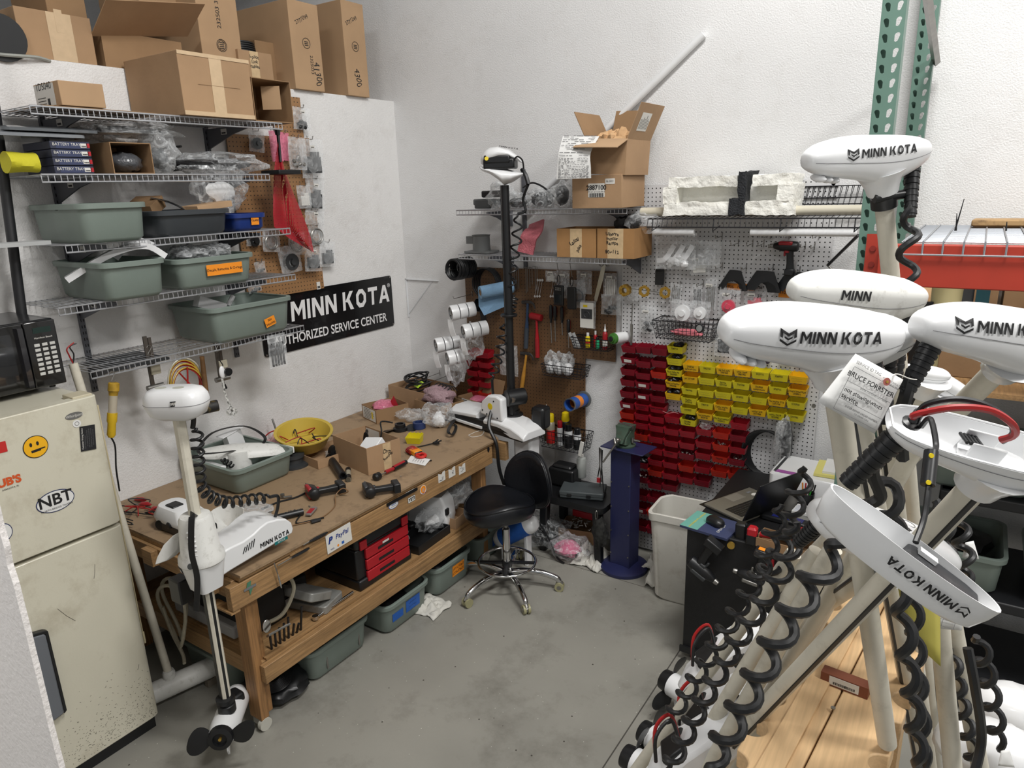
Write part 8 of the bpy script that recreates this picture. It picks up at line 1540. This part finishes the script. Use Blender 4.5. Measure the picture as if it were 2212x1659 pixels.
bag('clear_bag','purple wrapped bundle on the marked rack cartons',V((4.16,-.72,1.93)),(.14,.10,.06),181,m=mat('plum_wrap',(96,34,52),.3,bump=.8,bscale=60))
def UX(px,d=.7):return BW(px,680,d).x
b=MB();b.bb((UX(1974),-.73,1.641),(UX(2014),-.70,1.93));t=b.build('printed_card',mat('black_card',(20,20,22),.3));tag(t,'black printed sales card standing on the rack shelf','card')
for i,s_ in enumerate(('extra value','Cu','clearance')):txt(s_,frame((UX(1995),-.7315,1.90-.035*i),(1,0,0),(0,0,1)),.022,LABEL,t)
b=MB(TR((UX(2040),-.68,1.641)));b.lathe([(.04,0),(.045,.2),(.055,.2),(.06,.36),(.065,.37)],18);tag(b.build('foam_cup_stack',mat('pale_yellow_cup',(206,198,150),.6),smooth=35),'pale yellow cup stack behind the motor heads','cup')
lump((UX(1995),-.5,1.82),(.07,.08,.19),5,2,.2).build('paper_bag',_M['kraft_paper'],None,smooth=35);tag(COL.objects['paper_bag'],'crumpled brown paper bag behind the black sales card','bag')
b=MB();b.bb((UX(2102),-.72,1.641),(UX(2132),-.62,2.04));tag(b.build('teal_box',mat('dark_teal',(20,66,74),.5)),'dark teal upright box under the beam','box');b=MB();b.bb((UX(2058),-.70,1.641),(UX(2098),-.60,2.04));tag(b.build('dark_column',DGREY,bevel=.01),'dark grey column shaped part under the beam','part')
for k,x in enumerate((3.62,4.06,4.5)):carton('carton',('leftmost','middle','rightmost')[k]+' brown carton in the back row under the beam','box',(x,-.28,1.641),(.42,.3,.37),m=CARD2)
SB=mat('shelf_black_plastic',(28,29,32),.45);t=T('storage_shelf','black plastic storage shelf unit with sage tubs at the right edge','shelf unit',(4.4,-.45,0))
for z in(.16,.62,1.10):b=MB();b.bb((3.72,-.72,z-.05),(5.2,-.12,z));b.build('shelf_tier',SB,t,bevel=.008)
for x in(3.76,4.9):b=MB();b.bb((x-.03,-.70,0),(x+.03,-.64,1.1));b.build('post',SB,t)
b=MB()
for i in range(12):
	for j in range(4):b.bb((4.0+.045*i,-.7215,.115+.011*j),(4.035+.045*i,-.7205,.121+.011*j))
b.build('vent_grille',INK,t)
for k,(x,z,lb)in enumerate(((3.86,1.101,'upper left sage tub on the black rack shelf'),(4.34,1.101,'upper right sage tub of red and black wires on the black shelf'),(4.28,.621,'middle sage tub with dark bags on the black shelf'),(3.80,.621,'middle left sage tub mostly behind the motor shafts'))):
	t,M=tub('tub',lb,'tub',(x,-.48,z),(.42,.46,.19));lump(M@V((0,0,.15)),(.15,.17,.05),60+k,1,.4).build('tub_contents',(CLEARW,BRUB,BRUB,BRUB)[k],t,smooth=50)
# MOTOR RACK AND MOTORS
DZ=1.10;yw=math.atan2(.13,1);R0=HZ(1774,1588,DZ);DM=TR((R0.x,R0.y,DZ))@rotz(-yw*.75);t=T('motor_rack','pine motor storage rack with scalloped board edges','rack',(R0.x,R0.y,0))
SP=.135
def scallop(sg,y0):
	pts=[];r=.036
	for k in range(9):
		y=y0+SP*k
		for a in[PI*i/10 for i in range(11)]:pts.append((sg*(.150-(r*1.1)*math.sin(a)),y-r*math.cos(a)))
	return pts
b=MB(DM);L_=[(-.005,-.42)]+[(-.15,-.42)]+scallop(-1,-.34)+[(-.15,.95),(-.005,.95)];b.prism(L_[::-1],-.054,0);b.build('scalloped_board',PINE,t,bevel=.004);b=MB(DM);R_=[(-.001,-.42)]+[(.15,-.42)]+scallop(1,-.28)+[(.15,.95),(-.001,.95)];b.prism(R_,-.054,0);b.build('scalloped_board',PINE,t,bevel=.004)
b=MB(DM);b.bb((-.09,-.5,.001),(-.035,.95,.010));b.bb((.04,-.42,.001),(.15,-.18,.012));b.build('raised_strip',PINE,t);b=MB(DM);b.bb((-.06,.20,.001),(.06,.235,.035));o=b.build('cross_cleat',mat('redwood',(120,66,44),.6),t);sticker(DM@frame((.0,.1995,.019),(1,0,0),(0,0,1)),.075,.026,LABEL,o,'barcode_label',bars=1)
for x,y in((-.10,-.24),(.09,-.28),(.0,.1)):b=MB(DM);b.cyl((x,y,.012),(x,y,.015),.006,n=10);b.build('screw_head',STEEL,t)
for x,y in((-.06,-.35),(.06,-.35),(-.06,.85),(.06,.85)):b=MB(DM);b.bb((x-.02,y-.045,-DZ),(x+.02,y+.045,-.055));b.build('leg',PINE,t)
for z in(-.85,):b=MB(DM);b.bb((-.16,-.42,z-.04),(.16,.95,z));b.build('lower_board',PINE,t)
STN=((0,.045,-.040,.07),(.02,.072,-.062,.105),(.08,.108,-.098,.145),(.16,.130,-.124,.168),(.28,.150,-.145,.185),(.42,.152,-.172,.19),(.52,.146,-.205,.19),(.64,.136,-.235,.188),(.76,.126,-.190,.18),(.87,.110,-.140,.16),(.95,.086,-.098,.128),(.985,.062,-.068,.095),(1,.034,-.038,.05))
def prof(u):
	for a,c in zip(STN,STN[1:]):
		if u<=c[0]:k=(u-a[0])/(c[0]-a[0]);return[a[i]+(c[i]-a[i])*k for i in(1,2,3)]
	return list(STN[-1][1:])
def mkhead(t,nose,tail,up,L=None,side=1,logo=True,open_=False,flip=False,tone=WPL,bumps=True,minn=False,u0=.27):
	L=L or(tail-nose).length;M=frame(nose,tail-nose,up)@Matrix.Scale(L,4)
	def surf(u,z,off=0.):
		tp,bt,w=prof(u);h=tp if z>=0 else-bt;q=min(1,abs(z)/max(1e-4,h));return w*(1-q**(2/.85))**(.31)+off
	b=MB(M);rs=[];n=28;US=[0,.012,.03,.06,.1,.16,.24,.32,.4,.48,.56,.64,.72,.8,.87,.92,.96,.985,1]
	top=not open_
	for u in US:
		tp,bt,w=prof(u);ring=[]
		for k in range(n):
			a=2*PI*k/n;c,s_=math.cos(a),math.sin(a);zz=(tp if s_>0 else-bt)*math.copysign(abs(s_)**.85,s_);y=w*math.copysign(abs(c)**.62,c)
			ring.append((u,zz,y))
		if open_:
			lo=[p for p in ring if p[1]<=1e-6];lo.sort(key=lambda p:-p[2]);lo=[(p[0],p[1]+.012 if p[1]>-.004 else p[1],p[2])for p in lo];e=.90 if .02<u<.98 else .99
			ring=lo+[(.5+(p[0]-.5)*(.985 if e<.95 else 1),p[1]*(.84 if e<.95 else .98)+(.002 if p[1]<0 else 0),p[2]*e)for p in lo[::-1]]
		rs.append(ring)
	b.rings(rs)
	o=b.build('head_shell',tone,t,smooth=50)
	if open_:
		b=MB(M);b.tube([(u,.014,sg*prof(u)[2]*.95)for sg,r_ in((1,range(31)),(-1,range(30,-1,-1)))for u in[.01+.98*i/30 for i in r_]],.007,5,loop=True);b.build('rim',tone,o)
	b=MB(M)
	for sg in(1,-1):b.tube([(u,-.035*math.sin(PI*u)+.01*math.sin(2*PI*u),sg*(surf(u,-.035*math.sin(PI*u)+.01*math.sin(2*PI*u))*1.0+.001))for u in[.02+.96*i/30 for i in range(31)]],.0018,4)
	b.build('seam_line',LGREY,o)
	if bumps and not open_:
		b=MB(M)
		for k in range(3):lump((.10+.055*k,-.125-.010*k,.03),(.032,.03,.10),k,1,.05,mb=b)
		b.build('finger_grip',tone,o,smooth=60)
	if logo:
		vs,fs=MKV,MKF;s_=.056 if not minn else .06
		if minn:fs=[f for f in fs if max(f)<44];vs=vs[:44]
		mk=[[(-.5,.5),(-.5,-.02),(-.34,-.12),(-.34,.22),(0,.0),(.34,.22),(.34,-.12),(.5,-.02),(.5,.5),(0,.2)],[(-.24,.02),(0,-.12),(.24,.02),(.24,-.10),(0,-.26),(-.24,-.10)],[(-.5,-.16),(0,-.48),(.5,-.16),(.5,-.32),(0,-.64),(-.5,-.32)]]
		z0=.045
		def mp(x,z,e=0):uu,zz=(u0+x,z0+z)if not flip else(1-(u0+x),-(z0+z)+.06);return V((uu,zz,side*surf(max(.02,min(.98,uu)),zz,.006+e)))
		b=MB(M);b.add([mp((.065 if not minn else 0)+v.x*s_*.98,v.y*s_*1.1,v.z*.12)for v in vs],fs)
		for poly in(mk if not minn else[]):b.add([mp(x*.085,z*.078+.004)for x,z in poly],[tuple(range(len(poly)))]if len(poly)<7 else[(0,1,2,3,4,9),(4,5,6,7,8,9)])
		b.build('logo',INK,o)
	return o,M
def neck(t,M,sh,u=.64,tone=WPL):A=M@V((u,-.12,0));d=(sh-A).normalized();b=MB(along(A,A+d));b.lathe([(.060,0),(.046,.022),(.038,.04),(.034,.058),(.024,.060)],20);b.build('neck',tone,t,smooth=50);return A
def shaft(t,top,bot,r=.0215,black=True):
	b=MB();b.cyl(top,bot,r,n=18);b.build('shaft',WSH,t,smooth=True)
	if black:d=(bot-top).normalized();sd_=d.cross(V((0,0,1))).normalized();c=(CAM-top);c=(c-d*c.dot(d)).normalized();o_=(c*.75-d.cross(c)*.66)*(-1 if black==2 else 1);b=MB();o_=c*.78+d.cross(c)*(.62*(1 if black==1 else-1));b.tube([top+o_*r*.80,bot+o_*r*.80],.0072,6);b.build('cord_channel',BPL,t)
def motor(label,n_,t_,dn,dt,low,sc=DZ,side=1,black=1,up=None,ext=.12,nk=True,**kw):
	nose,tail=DP(*n_,dn),DP(*t_,dt);A=nose.lerp(tail,.64);S=HZ(*low,sc)if sc else low;d=(S-A).normalized();t=T('trolling_motor',label,'trolling motor',S);o,M=mkhead(t,nose,tail,up or-d,side=side,**kw);A=M@V((.64,-.10,0));d=(S-A).normalized();E=A+d*((A.z-ext)/max(.2,-d.z));neck(t,M,A+d,tone=kw.get('tone',WPL));shaft(t,A+d*.03,E,black=black);return t,M,A,E,d
def boot(t,P,d,L=.10,r=.018):
	b=MB(along(P,P+d));pr=[]
	for k in range(9):z=L*k/9;rr=r*(1-.03*k);pr+=[(rr,z),(rr,z+L*.06),(rr*.88,z+L*.065),(rr*.88,z+L*.105)]
	b.lathe(pr,12);b.build('cord_boot',BRUB,t,smooth=40)
def cordpx(t,pts,R,r,turns,ph=0.):b=coil([DP(*p)for p in pts],R,r,turns,ph=ph,n=8,per=14);b.build('coiled_cord',BRUB,t,smooth=True)
m1,M,A,E_,d=motor('highest white motor head in the rack, its clamp collar black',(1740,350),(1998,322),1.62,1.66,(1988,1300),black=0)
P=A+d*.085;b=MB(along(P,P+d));b.lathe([(.02,-.012),(.030,-.012),(.030,.014),(.02,.014)],18);rv=CR.copy()
for s_ in(-1,1):b.k=0;q0=V((0,0,0));b.add([v for v in[]],[])
b.build('clamp_collar',BPL,m1,smooth=35);b=MB();b.tube([P-CR*.036+CF*-.024,P+CR*.040-CF*.024+CD*-.012],.011,10);b.build('clamp_arm',BPL,m1,smooth=True)
boot(m1,M@V((.91,-.10,0)),(DP(1968,445,1.66)-M@V((.91,-.08,0))).normalized(),.13,.019);cordpx(m1,[(1966,440,1.66),(1962,560,1.66),(1958,640,1.68)],.020,.0085,2.5,.8)
m2,M,A,E_,d=motor('scuffed motor head with a short MINN badge, second from the top',(1708,628),(1990,640),1.50,1.54,(1975,1395),black=1,tone=WPLD,minn=True);boot(m2,M@V((.90,-.10,0)),V((.0,.0,-1)),.16,.020)
m3,M,A,E_,d=motor('largest front motor head, left in the rack, large MINN KOTA lettering',(1560,716),(1937,722),1.16,1.20,(1917,1608),sc=1.115,ext=1.12,black=0);boot(m3,M@V((.86,-.12,.0)),(DP(1905,830,1.28)-M@V((.86,-.1,0))).normalized(),.12,.020)
m4,M,A,E_,d=motor('motor head half hidden behind the largest front head',(1625,735),(1962,722),1.30,1.34,(1958,1469),black=1,logo=False,bumps=False);boot(m4,M@V((.9,-.10,0)),V((.05,0,-1)),.15,.019)
m5,M,A,E_,d=motor('white motor head cut by the right picture edge, second row',(1980,705),(2330,728),1.24,1.28,(1745,1205),sc=1.10,black=0,side=1,bumps=False,up=V((0,0,1)),u0=.15);boot(m5,M@V((.12,-.08,.0)),(DP(1966,830,1.26)-M@V((.12,-.08,0))).normalized(),.10,.020);cable('cord',[DP(1972,800,1.26),DP(1955,860,1.26),DP(1945,900,1.3),DP(1950,990,1.36)],.012,BRUB,parent=m5)
m6,M,A,E_,d=motor('opened motor head shell with red and black wires, nearest on the right',(1920,905),(2330,1010),1.10,1.06,(1640,1541),open_=True,logo=False,black=2,side=1,up=V((.05,-.42,1)))
b=MB(M);b.lathe([(.05,.0),(.055,.02),(.03,.03),(.028,.10),(.0,.10)],14,frame((.12,.0,0),(1,0,0),(0,0,-1)));b.build('cable_gland',BPL,m6,smooth=35);cable('black_wire',[M@V(p)for p in((.12,.08,0),(.13,.16,.0),(.24,.24,0),(.38,.25,0),(.52,.20,0),(.60,.12,0),(.58,.04,0))],.005,BRUB,parent=m6);cable('red_wire',[M@V(p)for p in((.10,.07,.02),(.08,.10,.05),(.12,.14,.05),(.24,.22,.05),(.40,.25,.04),(.54,.20,.04),(.60,.12,.02),(.57,.05,0))],.0055,_M['red_wire'],parent=m6)
b=MB(M);b.box((.52,-.03,-.06),(.18,.12,.015));b.box((.52,-.03,.06),(.18,.12,.015));b.build('inner_rib',WPL,m6,bevel=.01)
for k in range(5):b=MB(M);b.cyl((.40+.02*k,-.01,-.05),(.40+.02*k,.02,.06),.01,n=8);b.build('terminal',BPL,m6)
boot(m6,M@V((.10,-.08,0)),(DP(1875,1000,1.14)-M@V((.10,-.06,0))).normalized(),.12,.022);cable('cord',[DP(1895,975,1.14),DP(1885,1020,1.16),DP(1902,1070,1.18),DP(1880,1088,1.2),DP(1850,1092,1.25)],.0105,BRUB,parent=m6)
A_=[M@V((.16,.03,.03)),DP(2010,905,1.04),DP(2022,960,1.02),DP(2016,985,1.0),DP(2006,1055,.98),DP(1996,1120,.97),DP(1978,1172,.95)];cable('signal_lead',A_,.0042,BRUB,parent=m6);b=MB();b.cyl(DP(2012,975,1.0),DP(2004,1048,.98),.0095,n=12);o=b.build('lead_connector',BPL,m6,smooth=True)
for px,py,dd in((2011,984,.988),(2005,1042,.968)):b=MB();P=DP(px,py,dd);b.cyl(P,P-CF*.002,.0034,n=12);b.build('yellow_dot',YEL,o)
m7,M,A,E_,d=motor('low white motor head with round buttons behind the inverted cover',(1752,1105),(2060,1215),1.42,1.44,(1738,1337),black=1,bumps=False,up=V((.0,-.1,1)))
for u in(.62,.76):P=M@V((u,.125,-.02));disc(frame(P+V((0,0,.003)),M.col[0].to_3d(),M.col[2].to_3d()*-1),.016,LABEL,m7,'round_button');b=MB();F=frame(P+V((0,0,.0045)),M.col[0].to_3d(),M.col[2].to_3d()*-1);b.tube([(.012*math.cos(a),.012*math.sin(a),0)for a in[i*PI/8 for i in range(16)]],.0008,4,F,loop=True);b.build('button_ring',LGREY,m7)
boot(m7,DP(1768,1132,1.42),(DP(1722,1175,1.46)-DP(1768,1132,1.42)).normalized(),.07,.018)
m8,M,A,E_,d=motor('small distant motor head just under the right edge head',(1945,800),(2050,812),2.0,2.0,(1800,1240),black=1,logo=False,bumps=False)
m9,M,A,E_,d=motor('farthest small motor head peeking behind the others',(1985,800),(2102,862),2.2,2.2,(1830,1200),black=0,logo=False,bumps=False)
for k,(px,py,dx,dy,lb)in enumerate(((1452,1478,46,30,'lower unit with black propeller at the far left foot of the rack'),(1408,1592,46,32,'lower unit with glossy black propeller, middle left foot'),(1372,1645,44,28,'lower unit with black propeller at the near left foot'))):
	A,B=HZ(px,py,.16),HZ(px+dx,py+dy,.16);ax=(A-B).normalized();t=T('lower_unit',lb,'motor unit',HZ(px+20,py+20,0));b=MB(along(B-ax*.10,A));L=(A-B).length+.10;b.lathe([(.0,0),(.045,.01),(.056,.05),(.056,L),(.04,L)],24);b.build('motor_housing',WPL,t,smooth=50);b=MB(along(A,A+ax));b.lathe([(.055,-.005),(.052,.02),(.048,.05),(.02,.055),(.0,.05)],24);b.build('propeller_hub',BPL,t,smooth=40);u_=V((0,0,1));s2=ax.cross(u_)
	for sg in(1,-1):blade(t,A+ax*.02,ax,(u_*.8+s2*.6).normalized(),(s2*.8-u_*.6).normalized(),sg,.95)
	b=MB();F=frame(B.lerp(A,.4),ax,(0,0,1));b.prism([(-.02,-.04),(.06,-.04),(.05,-.15),(.02,-.15)],-.004,.004,F);b.build('skeg',WPL,t)
for k,(px,py,dd,L)in enumerate(((1570,1420,2.45,.42),(1548,1545,2.2,.40),(1500,1625,2.05,.36))):
	P=DP(px,py,dd);dr=V((.62,.25,.72)).normalized();M=frame(P-dr*L*.5,dr,(-.5,-.3,.6));t=T('motor_mount',('farthest','middle','nearest')[k]+' white motor mount leaning along the left shafts','motor mount',P);b=MB(M);b.rings([[(x,y,z)for y,z in((-h_,-w_),(h_,-w_),(h_+.02,0),(h_,w_),(-h_,w_))]for x,h_,w_ in((0,.015,.03),(L*.15,.035,.06),(L*.5,.05,.065),(L*.8,.045,.06),(L,.02,.05))]);b.build('mount_cover',WPL,t,bevel=.01,smooth=40);b=MB(M);b.bb((L*.3,.03,-.04),(L*.55,.068,.04));b.build('black_socket',BPL,t,bevel=.008)
	for c_ in range(2):cable('power_lead',[M@V((L*.5,.06,.02*c_)),M@V((L*.6,.13,.02*c_-.02)),M@V((L*.45,.14,.03*c_)),M@V((L*.3,.09,.05))],.0055,(_M['red_wire'],BRUB)[c_],parent=t)
for k,(px,py,dd)in enumerate(((1678,1372,1.9),(1618,1440,2.0))):P=DP(px,py,dd);b=MB();b.box(P,(.05,.04,.05));b.cyl(P,P+V((-.03,-.03,-.05)),.016,n=12);b.cyl(P+V((-.0,-.03,.02)),P+V((-.02,-.055,.05)),.03,.022,n=6);t=b.build('clamp_knob_bracket',BPL,bevel=.004);tag(t,('upper','lower')[k]+' black clamp with knob on the left shafts','clamp')
for pts,R,r,n,ph,lb in(
	([(1838,1158,1.12),(1770,1235,1.15),(1700,1340,1.2),(1630,1470,1.25),(1530,1665,1.32)],.0215,.0090,7.4,.6,'thickest nearest coiled black cord running down the left side of the rack'),
	([(1722,1128,1.52),(1690,1230,1.58),(1600,1370,1.68),(1530,1490,1.76),(1440,1665,1.86)],.0215,.0075,12,0.,'second coiled black cord beside the thickest one'),
	([(1690,1090,1.66),(1640,1240,1.76),(1560,1370,1.88),(1480,1500,2.0),(1440,1560,2.05)],.0215,.0068,12,1.,'third finer coiled cord over the black cabinet'),
	([(1740,1010,1.7),(1712,1100,1.75),(1690,1180,1.8),(1640,1260,1.9)],.024,.0075,6,2.,'short glossy coiled cord beside the printer'),
	([(1595,1500,2.1),(1540,1590,2.1),(1490,1665,2.1)],.027,.0085,4,2.,'coiled cord over the nearest white mount'),
	([(1930,1170,1.22),(1948,1290,1.24),(1960,1420,1.28),(1975,1540,1.34),(1985,1665,1.4)],.0125,.0098,5.6,.5,'thick wavy coiled cord in the middle of the rack'),
	([(1960,1180,1.34),(1975,1330,1.38),(1985,1500,1.45),(2000,1660,1.5)],.012,.0085,6,2.,'thinner wavy cord behind the thick middle one'),
	([(2020,1080,1.5),(2050,1170,1.5),(2040,1230,1.5)],.015,.009,2.5,0.,'wavy cord behind the low white head'),
	([(2095,1000,1.7),(2070,1120,1.7),(2095,1260,1.7)],.017,.0085,5,1.,'coiled cord hanging before the right edge tubs'),
	([(2050,1400,1.7),(2075,1520,1.75),(2110,1665,1.8)],.016,.0085,6,1.,'coiled cord between the right white shafts'),
	([(2110,1375,1.75),(2135,1480,1.85),(2160,1620,1.95)],.020,.009,5,2.,'coiled cord at the lower right over the grey floor'),
	([(1880,1010,1.3),(1920,1060,1.32),(1900,1130,1.36),(1960,1150,1.4)],.022,.0105,2.2,1.,'bent thick cord behind the nearest coil boot')):
	b=coil([DP(*p)for p in pts],R,r,n,ph=ph,per=14);o=b.build('coiled_cord',BRUB,smooth=True);tag(o,lb,'cord')
for k,(a,c,r)in enumerate((((2012,1150,1.55),(2062,1700,1.75),.021),((2055,1330,1.7),(2125,1700,1.85),.021),((1995,930,1.6),(1790,1300,1.95),.021),((1862,1180,1.75),(1560,1660,2.2),.018),((1800,1185,1.62),(1535,1650,1.98),.021),((1765,1190,1.72),(1490,1640,2.1),.02),((1715,1195,1.82),(1450,1560,2.2),.02))):
	A,B=DP(*a),DP(*c);d=(B-A).normalized();E_=A+d*((A.z-.12)/max(.3,-d.z));t=T('motor_shaft',('white shaft right of the thick middle cord','rightmost white shaft in the rack','white shaft crossing behind the service tag','slim white shaft beside the second coiled cord','white shaft in the left bank nearest the scalloped board','middle white shaft of the left bank','outermost white shaft of the left bank')[k],'shaft',E_);b=MB();b.cyl(A,E_,r,n=16);b.build('shaft',WSH,t,smooth=True)
cable('thick_black_cord',[DP(2090,1400,1.6),DP(2105,1480,1.6),DP(2120,1590,1.65),DP(2105,1670,1.65)],.011,BRUB,'thick straight black cord between the lower right coils','cord')
for px,py,dd in((2150,1625,2.05),(2200,1540,2.3)):P=DP(px,py,dd);b=MB();lump(P,(.16,.10,.09),px,2,.12,mb=b);tag(b.build('motor_mount',WPL,smooth=60),'white motor mount at the lower right, %s'%('nearer one' if px==2150 else 'farther one'),'motor mount')
nose,tail=DP(2158,1322,.93),DP(1790,1052,.99);t=T('motor_head_cover','inverted open MINN KOTA head cover lying diagonally across the shafts','cover',nose.lerp(tail,.5));upv=(-CD*.74-CF*.46+CR*.45).normalized();upv=(upv-(tail-nose).normalized()*upv.dot((tail-nose).normalized())).normalized()
F=frame(nose,tail-nose,upv);L=(tail-nose).length;rsO,rsI=[],[];n=36
def cov(k,z):return[F@V((L*(.5-.5*math.cos(a)*k),z*(1-.0*k),k*.036*math.copysign(abs(math.sin(a))**.8,math.sin(a))*(1+.25*math.cos(a)*0)))for a in[2*PI*i/n for i in range(n)]]
b=MB();b.rings([cov(.80,-.048),cov(.93,-.040),cov(.985,-.015),cov(1.0,.004),cov(.975,.004),cov(.955,-.012),cov(.88,-.030),cov(.6,-.036)]);b.build('cover_shell',WPL,t,smooth=50)
b=MB();q2=[(.09,-.026),(.16,-.036),(.46,-.040),(.50,-.030),(.50,.034),(.18,.034),(.10,.02)];b.prism([(x*L,y)for x,y in q2],-.026,-.004,F@Matrix.Scale(.72,4,V((0,0,1)))@Matrix.Rotation(-PI/2,4,'X'));b.build('circuit_tray',mat('dusty_black',(38,39,42),.45,dirt=.6,dirtcol=(110,110,108),dscale=18),t,bevel=.003);b=MB();b.box((L*.40,.0,.012),(L*.10,.006,.014),F);b.build('white_clip',WPL,t)
vs,fs=MKV,MKF;b=MB();sgn=1 if(F.col[2].to_3d()).dot(CAM-nose)>0 else-1
if(F.to_3x3()@V((0,0,1))).dot(CD)<0:sgn=-1
else:sgn=1
def onr(x,y,e=0):u=.10+x;w=.036*(max(0,1-((u-.5)*2)**2))**.4;return F@V((u*L,-.018-y,sgn*(w*.985+.0035+e)))
b.add([onr(.10+v.x*.046,v.y*.050*L,v.z*.03)for v in vs],fs)
for poly in([(-.5,.5),(-.5,-.02),(-.34,-.12),(-.34,.33)],[(.5,.5),(.5,-.02),(.34,-.12),(.34,.33)],[(-.5,.5),(-.34,.22),(0,.0),(0,.2)],[(.5,.5),(.34,.22),(0,.0),(0,.2)],[(-.5,-.16),(0,-.48),(0,-.64),(-.5,-.32)],[(.5,-.16),(0,-.48),(0,-.64),(.5,-.32)]):b.add([onr(.055+x*.055,y*.055*L)for x,y in poly],[tuple(range(4))])
b.build('logo',INK,t)
def sheet(px4,dd,label,m,cat='paper',nm='paper_sheet',th=.0006):
	P=[DP(px,py,d_)for(px,py),d_ in zip(px4,dd)];t=T(nm,label,cat,P[0]);b=MB();vs=[];N=6
	for i in range(N+1):
		for j in range(N+1):u,v=i/N,j/N;p=P[0].lerp(P[1],u).lerp(P[3].lerp(P[2],u),v);vs.append(p-CF*(.004*math.sin(PI*u)*math.sin(PI*v)))
	b.add(vs,[(i*(N+1)+j,(i+1)*(N+1)+j,(i+1)*(N+1)+j+1,i*(N+1)+j+1)for i in range(N)for j in range(N)]);b.build('sheet',m,t,smooth=True,solid=th);X=P[1]-P[0];Y=P[0]-P[3];F=frame(P[0].lerp(P[2],.5),X,Y);
	if F.col[2].to_3d().dot(CAM-P[0])<0:F=F@Matrix.Rotation(PI,4,'Y')
	return t,F@TR((0,0,.0065)),X.length,Y.length
t,F,w,h=sheet(((1848,764),(1951,820),(1889,937),(1766,868)),(1.08,1.10,1.10,1.08),'handwritten white service tag tied under the front motor head',PAPER,'tag','service_tag')
def TT(s_,u,v,sz,**k):txt(s_,F@TR((u*w,v*h,0)),sz,INK if k.pop('d',1)else LGREY,t,**k)
TT('SERVICE ID TAG',-.20,.38,.0068);TT('BRUCE FORRSTER',-.04,.17,.0112,hand=.7,bold=.015);TT('ENTER CUSTOMER LAST NAME',.1,.03,.0038);TT('not stowing/wants',-.04,-.09,.0100,hand=.7,bold=.012);TT('service',-.26,-.20,.0115,hand=.7,bold=.012);TT('ENTER REPAIR ORDER NUMBER',.05,-.33,.0045);TT('TO ORDER CALL',.08,-.38,.0038);TT('FOR BEST RESULTS USE',.33,.36,.0042);TT('PERMANENT MARKER',.33,.31,.0042)
b=MB()
for v in(.30,.05,-.25,-.45):b.box((0,v*h,.0002),(w*.9,.0006,.0004),F)
for u in(-.45,.45):b.box((u*w,-.08*h,.0002),(.0006,h*.74,.0004),F)
b.build('ruled_lines',LGREY,t);disc(F@TR((.20*w,.33*h,0)),.0062,mat('tag_ring',(170,96,88),.6),t,'eyelet_ring');disc(F@TR((.20*w,.33*h,.001)),.0022,GOLD,t,'eyelet');cable('tag_string',[F@V((.20*w,.33*h,.001)),DP(1935,808,1.1),DP(1965,818,1.15),DP(1980,820,1.2)],.001,LABEL,parent=t)
sheet(((1925,1195),(2030,1225),(2032,1440),(1960,1375)),(1.5,1.5,1.45,1.5),'translucent yellow sheet hanging behind the inverted cover',mat('yellow_sheet',(186,176,84),.5));t,F,w,h=sheet(((2010,1240),(2075,1260),(2078,1362),(2028,1358)),(1.55,1.55,1.55,1.55),'small white form with a table beside the yellow sheet',PAPER);b=MB()
for v in range(8):b.box((0,(v/7-.5)*h*.85,.0002),(w*.9,.0008,.0004),F)
for u in range(3):b.box(((u/2-.5)*w*.8,0,.0002),(.0008,h*.85,.0004),F)
b.build('table_lines',LGREY,t)
for px,py,dd,lb in((2095,1190,1.72,'blank tag'),(2172,1640,1.9,'lower blank tag')):sheet(((px-10,py-18),(px+8,py-22),(px+20,py+18),(px-16,py+14)),(dd,)*4,lb+' hanging from a right hand coiled cord',PAPER,'tag','blank_tag')
